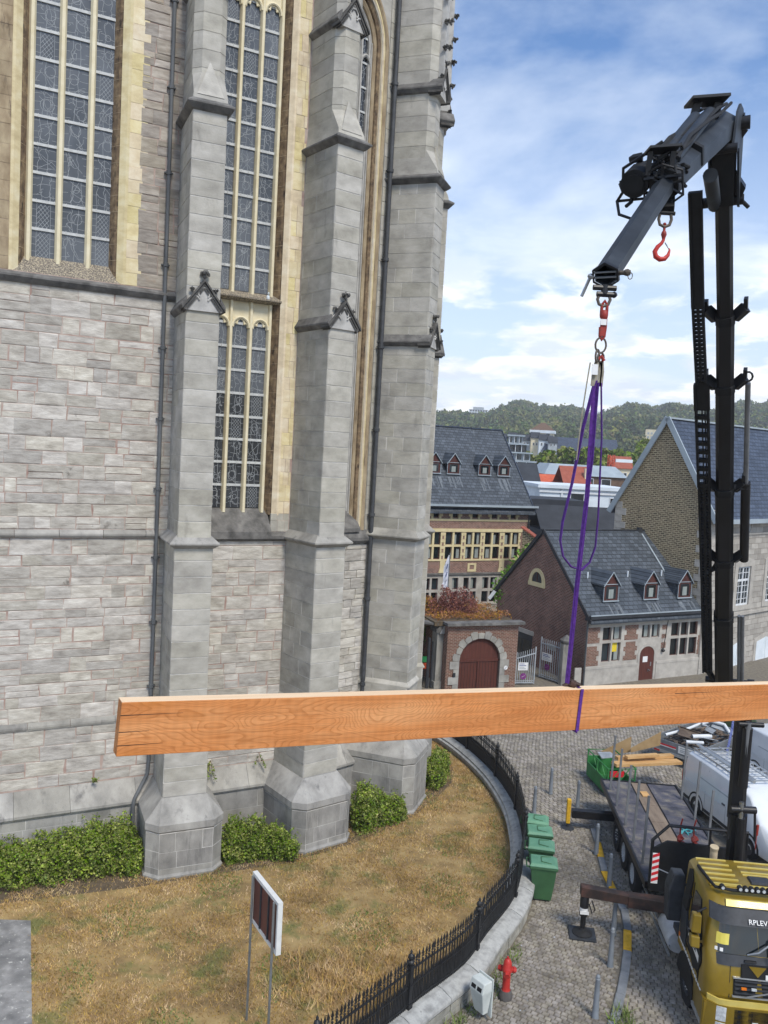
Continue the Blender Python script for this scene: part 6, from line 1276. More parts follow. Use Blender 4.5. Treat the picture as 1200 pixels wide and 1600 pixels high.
# ------------------------------------------------------------ white van with roof rack, second van, trailer with scrap, timber skip
def van(name, loc, rz, label, rack=True, H=1.95, Lb=5.0, Wd_=1.85):
    t = empty(name, loc, rz, label, 'van', 'white vans parked behind the truck'); m = MB()      # local x across, y from rear to front
    def ring(y, zt, zb, w, wt): h = w/2; k = wt/2; return [(-h, y, zb), (h, y, zb), (h, y, (zb+zt)*.5), (k, y, zt-.08), (k-.12, y, zt), (-k+.12, y, zt), (-k, y, zt-.08), (-h, y, (zb+zt)*.5)]
    m.loft([ring(0, H-.06, .38, Wd_-.06, Wd_-.3), ring(.08, H, .32, Wd_, Wd_-.26), ring(1.6, H+.03, .3, Wd_, Wd_-.26), ring(3.2, H, .3, Wd_, Wd_-.28), ring(3.6, H-.1, .3, Wd_, Wd_-.36), ring(4.25, 1.22, .3, Wd_-.02, Wd_-.3), ring(4.9, 1.0, .32, Wd_-.12, Wd_-.4), ring(5.0, .8, .36, Wd_-.3, Wd_-.5)])
    body = new('body', m, 'van_white', t, smooth=True, bevel=.03)
    for s in (-1, 1):
        x = s*(Wd_/2-.02); zm = (.3+H)*.5; sxz = lambda z: s*(Wd_/2 if z < zm else Wd_/2-(z-zm)/(H-.08-zm)*.13)
        def slab(P, t, nm, mt): m = MB(); m.loft([[(sxz(z)-s*.03, y, z) for y, z in P], [(sxz(z)+s*t, y, z) for y, z in P]]); new(nm, m, mt, body)
        slab([(2.75, 1.18), (3.55, 1.18), (3.38, 1.68), (2.8, 1.72)], .008, 'side_window', 'cab_glass')
        for y in (1.45, 2.66): slab([(y-.012, .42), (y+.012, .42), (y+.012, 1.0), (y-.012, 1.0)], .003, 'door_seam', 'render_grey'); slab([(y-.012, 1.02), (y+.012, 1.02), (y+.012, 1.78), (y-.012, 1.78)], .006, 'door_seam', 'render_grey')
        slab([(1.0, 1.36), (3.0, 1.36), (3.0, 1.395), (1.0, 1.395)], .006, 'slide_rail', 'render_grey'); slab([(.15, .98), (2.6, .98), (2.6, 1.02), (.15, 1.02)], .012, 'side_crease', 'white_trim'); slab([(.1, .36), (.5, .36), (.5, .46), (.1, .46)], .012, 'rubbing_strip', 'cab_plastic'); slab([(1.4, .36), (3.5, .36), (3.5, .46), (1.4, .46)], .012, 'rubbing_strip', 'cab_plastic'); slab([(2.45, 1.05), (2.62, 1.05), (2.62, 1.1), (2.45, 1.1)], .02, 'handle', 'cab_plastic')
        for y in (.95, 4.0):
            m = MB(); m.lathe([(.2, -.11), (.31, -.11), (.33, -.06), (.33, .06), (.31, .11), (.2, .11)], (s*(Wd_/2-.10), y, .33), 22, 'x', True); w = new('wheel', m, 'rubber', t, smooth=True)
            m = MB(); o = s*.115; m.lathe([(.001, o*.9), (.06, o*.9), (.10, o*.75), (.2, o*1.0), (.215, o*.9), (.215, -o)], (s*(Wd_/2-.10), y, .33), 18, 'x'); new('rim', m, 'rim_dark', w, smooth=True)
            m = MB(); P = [(y+.41*math.cos(R(a)), .33+.41*math.sin(R(a))) for a in range(0, 181, 18)]; P2_ = [(y+.47*math.cos(R(a)), .33+.47*math.sin(R(a))) for a in range(180, -1, -18)]; m.prism(P+P2_, x-.03, x+s*.022, 'x'); new('wheel_arch', m, 'black_matt' , body)
        m = MB(); m.box(x-.03, x+.03, -.03, .12, .85, 1.25); new('tail_lamp', m, 'red_paint', body)
        m = MB(); m.box(x+s*.02-.06, x+s*.02+.06, 3.42, 3.55, 1.1, 1.3); new('mirror', m, 'black_matt', body)
    for x0, x1 in ((-.68, -.05), (.05, .68)): m = MB(); m.loft([[(x0, -.012, 1.15), (x1, -.012, 1.15), (x1, .02, 1.15), (x0, .02, 1.15)], [(x0+.04, .0, 1.62), (x1-.04, .0, 1.62), (x1-.04, .03, 1.62), (x0+.04, .03, 1.62)]]); new('rear_window', m, 'cab_glass', body)
    m = MB(); m.box(-Wd_/2+.15, Wd_/2-.15, -.05, .05, .30, .45); new('rear_bumper', m, 'cab_plastic', body)
    if rack:
        rk = MB(); z = H+.13; k = Wd_/2-.25
        for s in (-1, 1): rk.bar((s*k, .15, z), (s*k, 3.1, z), .035)
        rr = new('roof_rack', rk, 'alu', t)
        for y in np.arange(.2, 3.1, .36): m = MB(); m.bar((-k, y, z), (k, y, z), .05, .03); new('cross_bar', m, 'alu', rr)
        for x in (-.28, .22): m = MB(); m.bar((x, .15, z+.03), (x, 3.05, z+.03), .05, .03); new('long_bar', m, 'alu', rr)
        for y in (.2, 1.6, 3.0):
            for s in (-1, 1): m = MB(); m.bar((s*k, y, H-.05), (s*k, y, z), .03); new('foot', m, 'alu', rr)
        m = MB(); m.tube([(.5, .1, z+.1), (.5, 3.4, z+.1)], .06, 8); new('ladder_tube', m, 'alu', rr, smooth=True)
    return t
van('white_van', (12.05, 29.05, 0), R(190), 'white panel van with an aluminium roof rack parked right behind the crane')
van('white_van', (15.6, 32.6, 0), R(192), 'plain white van without a rack, half hidden behind the crane at the right edge', False)
tr = empty('flat_trailer', (11.55, 33.3, 0), R(-48.5), 'low grey open trailer loaded with scrap', 'trailer'); rz_ = R(-48.5)
m = MB(); m.box(0, 1.95, .0, 3.9, .50, .62); deck = new('trailer_bed', m, 'trailer_grey', tr)
for a in ((0, 1.95, -.04, .0, .50, .92), (0, 1.95, 3.86, 3.9, .62, .95), (-.04, 0, 0, 3.9, .58, .95), (1.95, 1.99, 0, 3.9, .58, .95)): m = MB(); m.box(*a); new('side_board', m, 'trailer_grey', tr, bevel=.008)
m = MB(); m.box(-.05, 1.0, -.052, -.042, .70, .76); new('red_strip', m, 'stripe_red', tr); m = MB(); m.box(-.05, 1.0, -.052, -.042, .66, .70); new('white_strip', m, 'white_sticker', tr)
m = MB(); m.box(1.1, 1.8, -.055, -.042, .58, .86); pl_ = new('white_plate', m, 'white_sticker', tr)
for z in (.64, .70, .78): m = MB(); m.box(1.18, 1.72-.1*random.random(), -.058, -.055, z, z+.03); new('print_line', m, 'render_grey', pl_)
m = MB(); m.box(0, 1.95, -.08, -.02, .40, .50); new('rear_beam', m, 'alu', tr)
for x in (.2, 1.75): m = MB(); m.box(x-.12, x+.12, -.09, -.08, .42, .49); new('tail_lamp', m, 'red_paint', tr)
for x in (-.05, 2.0): m = MB(); m.lathe([(.1, -.09), (.27, -.09), (.29, 0), (.27, .09), (.1, .09)], (x*.9+.1, 2.1, .29), 18, 'x'); new('wheel', m, 'rubber', tr, smooth=True)
c_, s_ = math.cos(rz_), math.sin(rz_)
def onT(x, y, z): return (11.55+x*c_-y*s_, 33.3+x*s_+y*c_, z)
random.seed(21)
m = MB()
for k in range(150):
    x, y = random.uniform(.1, 1.85), random.uniform(.15, 3.7); h = .62+.42*math.exp(-((x-1)/.7)**2-((y-1.9)/1.5)**2)*random.random()**.4
    a = random.random()*3.14; L_ = random.uniform(.12, .45); d = Vector((math.cos(a)*L_, math.sin(a)*L_, random.uniform(-.05, .08))); m.bar(Vector((x, y, h))-d*.5, Vector((x, y, h))+d*.5, random.uniform(.05, .14), random.uniform(.02, .04))
tag(new('rubble_pile', m, 'scrap_brown', None, (11.55, 33.3, .02), rz_, kind='stuff'), 'heap of broken brown boards and debris in the open trailer', 'debris', kind='stuff')
for k, (x, y, z, a, L_, w, tl, mt, nm, lb_) in enumerate(((.95, 1.0, 1.10, .4, .8, .5, .35, 'scrap_brown', 'scrap_sheet', 'brownish sheet leaning on top of the scrap in the trailer'), (1.35, 2.0, 1.2, 1.9, 1.1, .32, .3, 'scrap_grey', 'scrap_sheet', 'long grey metal sheet at the middle of the scrap heap'), (.75, 2.5, 1.22, 2.2, 1.2, .25, .15, 'scrap_grey', 'scrap_sheet', 'narrow grey metal sheet at the far side of the scrap heap'), (1.6, 1.4, 1.0, .9, .6, .4, -.4, 'scrap_grey', 'scrap_sheet', 'grey sheet tilted near the right trailer board'), (1.5, 2.8, 1.15, .2, .9, .3, .3, 'scrap_grey', 'scrap_sheet', 'bent grey sheet close to the front end of the trailer'), (.5, 1.7, 1.02, .7, .7, .4, -.2, 'scrap_brown', 'scrap_sheet', 'dark sheet lying at the left side of the scrap heap'))):
    m = MB(); m.box(-L_/2, L_/2, -w/2, w/2, -.008, .008); m.box(-L_/2, L_/2, w/2-.02, w/2, 0, .07); o = tag(new(nm, m, mt, None, onT(x, y, z), rz_+a), lb_, 'scrap metal'); o.rotation_euler = (tl, .15, rz_+a)
for k, (p, r, mt, lb_) in enumerate((([(.25, .4, .98), (.6, 1.4, 1.12), (.8, 2.2, 1.28), (.9, 2.6, 1.3)], .06, 'white_trim', 'pale pipe lying along the left of the scrap heap'), ([(.5, 2.3, 1.3), (1.0, 2.7, 1.38), (1.5, 2.9, 1.3), (1.9, 2.6, 1.1)], .07, 'white_trim', 'white bent pipe over the far end of the scrap heap'), ([(1.15, .9, 1.08), (1.6, 1.6, 1.1)], .085, 'white_trim', 'short white pipe on the right of the scrap heap'), ([(1.2, .35, .98), (1.7, .8, 1.0)], .07, 'white_trim', 'short white pipe near the trailer rear board'))):
    m = MB(); m.tube(p, r, 10, cap=False); m.tube(p, r*.9, 10, cap=False); tag(new('scrap_pipe', m, mt, None, (11.55, 33.3, 0), rz_, smooth=True), lb_, 'pipe')
sk = empty('timber_skip', (8.5, 28.95, 0), R(8), 'bright green steel skip standing behind the truck bed', 'skip')
SKW = 1.05
m = MB(); m.box(.05, SKW-.05, .05, 1.9, .08, .14); m.box(0, SKW, 0, .05, .1, .62); m.box(0, SKW, 1.9, 1.95, .1, .85); m.box(0, .05, .05, 1.9, .1, .62); m.box(SKW-.05, SKW, .05, 1.9, .1, .62); new('body', m, 'skip_green', sk, bevel=.01)
m = MB(); m.tube([(0, 0, 1.08), (SKW, 0, 1.08), (SKW, 1.95, 1.08), (0, 1.95, 1.08)], .025, 6, True)
for x, y in ((.02, .02), (SKW-.02, .02), (SKW-.02, 1.93), (.02, 1.93), (.02, 1), (.5, .02)): m.bar((x, y, .55), (x, y, 1.08), .04)
for x in (.1, .45): m.bar((x, .0, .62), (x+.35, .0, 1.08), .025)
for y in (.15, .9): m.bar((.0, y, .62), (.0, y+.5, 1.08), .025)
new('cage_rail', m, 'skip_green', sk)
m = MB(); m.box(.08, .6, -.006, .05, .78, .98); new('red_panel', m, 'stripe_red', sk)
for k, (a, b, w, h, mt, lb_) in enumerate((((8.8, 29.35, 1.12), (11.5, 30.25, 1.02), .35, .10, 'plank_new', 'pale wide timber lying lowest across the green skip'), ((9.0, 29.75, 1.2), (11.3, 30.5, 1.14), .22, .12, 'plank_new', 'yellowish squared timber on the far side of the load in the skip'), ((9.3, 29.6, 1.32), (10.6, 30.05, 1.3), .2, .09, 'plank_new', 'short timber on top of the others in the green skip'))):
    m = MB(); m.bar(a, b, w, h); tag(new('timber_plank', m, mt, None), lb_, 'plank', 'timbers sticking out of the skip')
for a, b, h, lb_ in (((8.7, 30.7, .9), (9.95, 31.2, .95), .55, 'brown plywood board standing at the back of the green skip'), ((9.9, 31.0, 1.0), (11.25, 31.7, 1.1), .5, 'long pointed plywood offcut leaning out of the skip to the right')):
    m = MB(); a, b = Vector(a), Vector(b); u = Vector((0, 0, h)); t_ = Vector((0, .02, 0)); m.loft([[a, b, b+u*(1.1), a+u*.35], [a+t_, b+t_, b+u*1.1+t_, a+u*.35+t_]]); tag(new('plywood_board', m, 'ply', None), lb_, 'plywood board')
m = MB(); m.prism([(8.5, 29.9), (9.1, 30.1), (9.0, 30.6), (8.5, 30.5)], 1.10, 1.13, 'z'); tag(new('grey_sheet', m, 'scrap_grey', None), 'thin grey sheet resting on the rim of the green skip', 'sheet')
m = MB(); m.box(-.6, .6, -.5, .5, .15, 1.2); m.box(-.64, .64, -.54, .54, 1.2, 1.28); 
wc = empty('waste_container', (16.0, 35.6, 0), R(-20), 'dark green waste container standing behind the crane and the trailer', 'waste container'); new('body', m, 'dark_green', wc, bevel=.03)
for x in (-.5, .5): m = MB(); m.lathe([(.02, -.03), (.1, -.03), (.1, .03), (.02, .03)], (x, -.42, .1), 12, 'x'); new('wheel', m, 'rubber', wc)
m = MB(); m.lathe([(.26, 0), (.26, .06), (.16, .07), (.05, .62), (.04, .65)], (0, 0, 0), 14); tag(new('traffic_marker', m, 'orange_plastic', None, (17.23, 36, 0), smooth=True), 'orange traffic cone by the white vans at the right edge', 'traffic cone')
m = MB(); strap(m, [(13.72, 31, 2.9), (13.68, 31, 2.2), (13.6, 31, 1.5), (13.5, 31, .95)], .09, (0, 1, 0), .02); tag(new('ratchet_strap', m, 'blue_strap', None), 'blue and white strap hanging beside the crane column', 'strap')

# ------------------------------------------------------------ houses round the square
def bpart(par, name, geo, mt, **k): return new(name, geo, mt, par, **k)
def light(par, x0, x1, z0, z1, y=.12, mt='house_glass', fw=.035, frame='dormer_wood', curtain=False):
    m = MB(); m.box(x0, x1, y, y+.04, z0, z1); p = new('pane', m, mt, par)
    if fw:
        m = MB(); m.box(x0, x0+fw, y-.03, y, z0, z1); m.box(x1-fw, x1, y-.03, y, z0, z1); m.box(x0+fw, x1-fw, y-.03, y, z0, z0+fw); m.box(x0+fw, x1-fw, y-.03, y, z1-fw, z1); new('sash', m, frame, par)
    if curtain:
        m = MB(); w = (x1-x0)*random.uniform(.35, .6); xx = x1-fw-w if random.random() < .6 else x0+fw; m.box(xx, xx+w, y-.012, y-.002, z0+fw, z1-fw-(z1-z0)*random.choice((0, 0, .15))); new('curtain', m, 'curtain', par)
def toothed(m, x0, x1, z0, z1, y0, y1, left=True, right=True, n=None, t=.12):
    n = n or max(2, round((z1-z0)/.28)); h = (z1-z0)/n
    for k in range(n):
        o = t if k % 2 else 0; m.box(x0+(o if left else 0), x1-(o if right else 0), y0, y1, z0+k*h, z0+(k+1)*h)
def roof_gable(par, x0, x1, y0, ye, yr, zr, zeave, mt, th=.12, name='roof', over=.25):
    """two slopes; ridge along x"""
    sl_ = (zr-zeave)/(yr-y0); o = over; m = MB()
    m.loft([[(x, y0-o, zeave-o*sl_), (x, yr, zr), (x, ye+o, zeave-o*sl_), (x, ye+o, zeave-o*sl_-th), (x, yr, zr-th*1.3), (x, y0-o, zeave-o*sl_-th)] for x in (x0, x1)]); return new(name, m, mt, par)
def dormer(par, x0, x1, z0, ze, za, yf, depth, slope_roof, zr0=0, pole=False):
    c = (x0+x1)/2; m = MB(); m.prism([(x0+.06, z0), (x1-.06, z0), (x1-.06, ze), (c, za-.05), (x0+.06, ze)], yf, yf+depth); d = new('dormer', m, 'slate_hang', par)
    m = MB(); m.prism([(x0+.02, ze), (x1-.02, ze), (c, za-.08)], yf-.03, yf); new('pediment', m, 'dormer_wood', d)
    m = MB(); m.box(x0+.04, x1-.04, yf-.02, yf, z0, ze-.02); new('window', m, 'dormer_wood', d)
    m = MB(); m.box(x0+.18, x1-.18, yf-.03, yf-.02, z0+.12, ze-.12); new('pane', m, 'house_glass', d)
    m = MB(); w = (x1-x0)*.32; m.box(c-w*.5, c+w*.5, yf-.036, yf-.031, z0+.14, ze-.14-(ze-z0)*.15); new('curtain', m, 'curtain', d)
    m = MB()
    for s, xe in ((-1, x0-.08), (1, x1+.08)): m.loft([[(xe, y, ze-.08), (c, y, za+.02), (c, y, za-.06), (xe+.02*(-s), y, ze-.15)] for y in (yf-.12, yf+depth)])
    new('dormer_roof', m, 'slate', d)
    m = MB()
    for a, b in (((x0-.08, ze-.1), (c, za)), ((x1+.08, ze-.1), (c, za))): m.bar((a[0], yf-.13, a[1]), (b[0], yf-.13, b[1]), .03, .035)
    m.bar((x0-.05, yf-.05, ze), (x1+.05, yf-.05, ze), .03, .03); m.bar((x0, yf-.04, z0), (x0, yf-.04, ze), .03); m.bar((x1, yf-.04, z0), (x1, yf-.04, ze), .03); m.bar((x0-.04, yf-.06, z0), (x1+.04, yf-.06, z0), .07, .06); new('lead_trim', m, 'roof_zinc', d)
    m = MB()
    for k in range(7):
        x = random.uniform(x0-.05, x1+.05); y1 = yf-.12; y0 = y1-random.uniform(.25, .75); w = random.uniform(.02, .07)
        m.loft([[(x-w, y, zr0+y*slope_roof+.004), (x+w, y, zr0+y*slope_roof+.004), (x+w, y, zr0+y*slope_roof+.010), (x-w, y, zr0+y*slope_roof+.010)] for y in (y0, y1)])
    new('lime_streak', m, 'lime', d, kind='stuff')
    if pole: m = MB(); m.bar((x0-.12, yf+depth*.55, ze-.05), (x0-.12, yf+depth*.55, ze+.5), .06); m.bar((x0-.2, yf+depth*.5, ze-.06), (x0+.0, yf+depth*.6, ze-.06), .08, .05); new('flashing', m, 'render_white', d)
# ---- small brick house with limestone front
sh = empty('small_house', (11.08, 43.63, 0), R(27.5), 'low house with red brick gable, limestone street front and slate roof with three dormers', 'house')
Wh, Dh, EV, RG = 8.62, 8.2, 3.88, 7.92
holes = [(1.17, 2.49, 1.2, 3.1), (3.99, 5.32, 2.37, 3.1), (6.22, 8.3, 1.22, 3.12), (3.98, 5.0, -.1, 1.45)]
m = MB(); panel(m, 0, Wh, -.1, EV, holes, 0, .4); front = new('front_wall', m, 'limestone', sh)
m = MB(); arcp = [(4.49+.51*math.cos(R(a)), 1.44+.42*math.sin(R(a))) for a in range(0, 181, 15)]; m.prism(arcp, .12, .2); m.box(3.98, 5.0, .12, .2, -.1, 1.45)
m2 = MB(); m2.prism([(3.95, 1.44)]+[(4.49+.54*math.cos(R(a)), 1.44+.45*math.sin(R(a))) for a in range(180, -1, -15)]+[(5.03, 1.44)], -.004, .02); m2.box(3.96, 5.02, -.004, .02, -.1, 1.44); dr = new('door', m2, 'door_brown', sh)
m = MB(); m.prism([(4.49+.70*math.cos(R(a)), 1.44+.62*math.sin(R(a))) for a in range(0, 181, 15)]+[(4.49+.54*math.cos(R(a)), 1.44+.45*math.sin(R(a))) for a in range(180, -1, -15)], -.03, .05); m.box(3.79, 3.95, -.03, .05, -.1, 1.44); m.box(5.03, 5.19, -.03, .05, -.1, 1.44); new('door_surround', m, 'limestone', sh)
m = MB(); m.box(4.2, 4.55, -.012, -.004, 1.0, 1.32); new('notice', m, 'white_sticker', dr); m = MB(); m.box(4.78, 4.85, -.02, -.004, .75, .98); m.tube([(4.78, -.04, .5), (4.6, -.05, .6), (4.62, -.04, .45)], .02, 6); new('handle', m, 'steel_post', dr)
def crossw(par, x0, x1, z0, z1, cols, zm, mt='limestone', my=.0, mw=.12, curtains=.4, sash='dormer_wood', yp=.16):
    m = MB(); w = (x1-x0)/cols
    for k in range(1, cols): m.box(x0+k*w-mw/2, x0+k*w+mw/2, my, my+.2, z0, z1)
    if zm:
        for k in range(cols): m.box(x0+k*w+(mw/2 if k else 0), x0+(k+1)*w-(mw/2 if k < cols-1 else 0), my+.003, my+.2, zm-.07, zm+.07)
    wn = new('window', m, mt, par) if m.v else par
    for k in range(cols):
        a, b = x0+k*w+(mw/2 if k else 0), x0+(k+1)*w-(mw/2 if k < cols-1 else 0)
        for lo, hi in (((z0, zm-.07), (zm+.07, z1)) if zm else ((z0, z1),)): light(wn, a, b, lo, hi, my+yp, curtain=random.random() < curtains, frame=sash)
    return wn
wA = crossw(sh, 1.17, 2.49, 1.2, 3.1, 2, 2.30); crossw(sh, 3.99, 5.32, 2.37, 3.1, 2, None); crossw(sh, 6.22, 8.3, 1.22, 3.12, 3, 2.28, curtains=.1)
m = MB(); m.box(2.0, 2.34, .13, .14, 1.7, 2.2); new('yellow_poster', m, 'yellow_paper', wA)
for a in ((.06, .95, 1.05, 2.12, False), (.06, .95, 2.28, 3.14, False), (2.72, 3.7, 1.2, 2.22, True), (2.72, 3.7, 2.34, 3.16, True), (8.36, 8.6, 1.2, 2.3, True)):
    m = MB(); toothed(m, a[0], a[1], a[2], a[3], -.015, .05, a[4], True, None, .14 if a[1]-a[0] > .4 else .05); new('brick_panel', m, 'brick_red', sh)
for z0, z1 in ((2.78, 3.05), (2.28, 2.52), (1.72, 2.05)): m = MB(); m.box(5.5, 5.86, -.014, .05, z0, z1); new('brick_panel', m, 'brick_red', sh)
m = MB(); m.box(.0, 3.78, -.07, .01, .86, 1.0); m.box(5.2, Wh, -.07, .01, .86, 1.0); m.box(0, Wh, -.03, .0, 3.24, 3.3); m.box(0, 3.78, -.05, .0, -.1, .86); m.box(5.2, Wh, -.05, 0, -.1, .86); new('stone_band', m, 'limestone', sh)
m = MB(); m.box(-.1, Wh+.1, -.42, -.27, 3.68, 3.86); m.box(-.12, Wh+.1, -.30, .05, 3.56, 3.70)
for k in range(22): m.box(.1+k*.39, .22+k*.39, -.28, 0, 3.40, 3.56)
new('gutter', m, 'gutter_dark', sh); m = MB(); m.box(-.12, Wh+.1, -.44, -.40, 3.84, 3.90); new('gutter_edge', m, 'roof_zinc', sh)
m = MB(); m.bar((5.62, -.3, 3.6), (5.62, -.1, 1.7), .03); m.blob((5.6, -.1, 1.62), .1, .3); new('wall_anchor', m, 'iron_black', sh)
m = MB(); m.tube([(-.02, -.3, 3.6), (-.02, -.1, 3.4), (-.02, -.08, -.1)], .05, 8); new('downpipe', m, 'zinc_pipe', sh, smooth=True)
m = MB(); gp = [(.02, -1.2), (Dh, -1.2), (Dh, EV), (Dh/2, RG-.15), (.02, EV)]; m.prism(gp, .0, .35, 'x'); gab = new('gable_wall', m, 'brick_dark', sh)
m = MB(); m.box(.36, Wh, Dh-.3, Dh, -.1, EV); new('rear_wall', m, 'brick_dark', sh); m = MB(); m.prism(gp, Wh-.35, Wh, 'x'); new('gable_wall', m, 'brick_dark', sh)
rf = roof_gable(sh, -.06, Wh+.1, 0, Dh, Dh/2, RG, EV, 'slate', over=.38)
m = MB()
for s in (0, 1):
    ya = -.38 if s == 0 else Dh+.38
    for xx in (-.09, Wh+.12): m = MB(); m.bar((xx, ya, EV-.36), (xx, Dh/2, RG+.02), .08, .2); new('verge', m, 'gutter_dark', sh)
m = MB(); m.bar((-.1, Dh/2, RG+.02), (Wh+.12, Dh/2, RG+.02), .16, .08); new('ridge', m, 'gutter_dark', sh)
m = MB()
for k in range(9): y = Dh/2-.35-k*.42; m.box(Wh+.02, Wh+.2, y-.12, y+.12, RG-.35-k*.41-.1, RG-.3-k*.41+.12)
new('step_flashing', m, 'roof_zinc', sh)
m = MB(); yy, zz = 4.42, 4.93; ring_o = [(yy+.75*math.cos(R(a)), 4.72+.95*math.sin(R(a))) for a in range(0, 181, 15)]; ring_i = [(yy+.48*math.cos(R(a)), 4.86+.60*math.sin(R(a))) for a in range(180, -1, -15)]
m.prism(ring_o+[(yy-.48, 4.72), (yy-.48, 4.86)]+ring_i[1:-1]+[(yy+.48, 4.86), (yy+.48, 4.72)], -.06, .02, 'x'); m.box(-.08, .02, yy-.75, yy+.75, 4.62, 4.72+.14); aw = new('arched_window', m, 'cream_stone', sh)
m = MB(); m.prism([(yy+.5*math.cos(R(a)), 4.86+.62*math.sin(R(a))) for a in range(0, 181, 15)], -.015, .01, 'x'); new('pane', m, 'house_glass', aw); m = MB(); m.box(-.03, -.015, yy-.02, yy+.02, 4.86, 5.46); new('glazing_bar', m, 'door_brown', aw)
m = MB(); m.box(-.05, .02, 4.40, 6.3, 1.70, 1.95); ln = new('lintel', m, 'limestone', sh); m = MB(); m.box(-.02, .01, 4.5, 6.3, -1.2, 1.70); gz = new('glazed_opening', m, 'gutter_dark', sh)
for y0, y1 in ((4.6, 5.35), (5.45, 6.2)): m = MB(); m.box(-.03, -.02, y0, y1, -.9, 1.35); new('pane', m, 'house_glass', gz)
m = MB(); m.box(-.05, .02, 2.4, 3.1, 1.3, 1.62); new('lintel', m, 'limestone', sh)
m = MB(); m.bar((-.3, Dh-.1, 3.7), (-.55, Dh+.1, 3.2), .14, .2); new('floodlight', m, 'white_trim', sh)
for x0 in (1.42, 4.36, 6.98): dormer(sh, x0, x0+1.05, 4.44, 5.36, 6.04, .48, 2.2, .985, 3.88, True)
m = MB(); m.box(7.15, 7.4, 4.0, 4.25, 7.75, 8.1); new('roof_vent', m, 'gutter_dark', sh); m = MB(); m.bar((7.3, 3.9, 7.75), (7.3, 1.6, 5.5), .1, .01, (0, 0, 1)); new('drip_flashing', m, 'roof_zinc', sh)
# ---- gate house with round arch and planted roof
gh = empty('gate_house', (3.55, 41.3, 0), R(20), 'red brick gate house with a big arched brown door and a planted roof', 'gate house')
GW, GHt = 4.0, 3.36; cx_, rA, zs_ = 1.87, 1.18, 1.5
m = MB(); panel(m, 0, GW, -.1, zs_, [(cx_-rA, cx_+rA, -.1, zs_)], 0, .4)
hl_ = [(cx_+rA*math.cos(R(a)), zs_+rA*math.sin(R(a))) for a in range(0, 91, 10)]
m.prism(hl_+[(cx_, GHt), (GW, GHt), (GW, zs_)], 0, .4); m.prism([(2*cx_-x, z) for x, z in hl_][::-1]+[(0, zs_), (0, GHt), (cx_, GHt)], 0, .4)
m.box(0, .4, .4, 5, -.1, GHt); m.box(GW-.4, GW, .4, 5, -.1, GHt); new('wall', m, 'brick_red', gh)
for k in range(11):
    a0, a1 = R(180*k/11+.6), R(180*(k+1)/11-.6); r1 = rA+(.34 if k % 2 == 0 else .24); m = MB()
    po = [(cx_+rA*.985*math.cos(a0), zs_+rA*.985*math.sin(a0)), (cx_+r1*math.cos(a0), zs_+r1*math.sin(a0)), (cx_+r1*1.03*math.cos((a0+a1)/2), zs_+r1*1.03*math.sin((a0+a1)/2)), (cx_+r1*math.cos(a1), zs_+r1*math.sin(a1)), (cx_+rA*.985*math.cos(a1), zs_+rA*.985*math.sin(a1))]; m.prism(po, -.04, .3); new('arch_stone', m, 'ashlar_plinth', gh)
for s in (-1, 1):
    z = -.1
    for k, w in enumerate((.3, .55, .28, .5)):
        x0, x1 = (cx_-rA-w, cx_-rA+.02) if s < 0 else (cx_+rA-.02, cx_+rA+w); m = MB(); m.box(x0, x1, -.04, .3, z+.008, z+.395); new('jamb_stone', m, 'ashlar_plinth', gh); z += .4
m = MB(); m.prism([(cx_+rA*math.cos(R(a)), zs_+rA*math.sin(R(a))) for a in range(0, 181, 10)]+[(cx_-rA, -.1), (cx_+rA, -.1)], .14, .22); gd = new('door', m, 'door_brown', gh)
m = MB(); m.box(cx_-rA, cx_+rA, .09, .14, 1.42, 1.54); m.box(cx_-.05, cx_+.05, .10, .14, -.1, 1.42); new('door_rail', m, 'door_brown', gd)
m = MB()
for k in range(14): x = cx_-rA+.08+k*.17; m.box(x, x+.012, .132, .139, -.1, 1.40)
new('board_joint', m, 'black_matt', gd, kind='stuff')
m = MB(); m.lathe([(.001, -.05), (.11, -.05), (.11, -.04)], (3.38, 0, 1.08), 14, 'y'); ns = new('round_sign', m, 'white_sticker', gh); m = MB(); m.bar((3.32, -.055, 1.02), (3.44, -.055, 1.14), .03, .004); new('sign_bar', m, 'blue_ink', ns)
m = MB(); m.box(.38, .52, -.08, -.04, .72, .92); new('letter_slot', m, 'gutter_dark', gh)
m = MB(); m.box(-.15, GW+.25, -.25, .35, GHt, GHt+.14); new('coping', m, 'ledge_stone', gh); m = MB(); m.box(-.6, GW-.1, .35, 5.2, GHt-.1, GHt+.12); m.box(-3.2, -.1, 1.2, 5.4, GHt-.3, GHt+.05); new('flat_roof', m, 'soil', gh)
m = MB(); m.bar((-.2, .6, GHt-.02), (-2.8, 2.6, GHt-.02), .7, .1); new('side_coping', m, 'ledge_stone', gh)
n = 9000; P = np.column_stack([-2.8+6.6*NR.random(n), .45+4.4*NR.random(n)]); P = P[(P[:, 1] > .4) & ((P[:, 0] > -.4) | (P[:, 1] > 1.3-.75*P[:, 0]*.6))]
hh = .25+.16*np.sin(P[:, 0]*2.1)+.1*np.sin(P[:, 1]*3); zz = np.maximum(.05, NR.random(len(P))**.7*np.maximum(hh, .12)); A = np.column_stack([P, GHt+.1+zz])
tag(leaves('sedum_cover', A, .07, 'sedum', None, 'stuff', aspect=.25, loc=(3.55, 41.3, 0)), 'ochre dry low plants covering the gate house roof', 'plants', kind='stuff'); bpy.data.objects['sedum_cover'].rotation_euler = (0, 0, R(20))
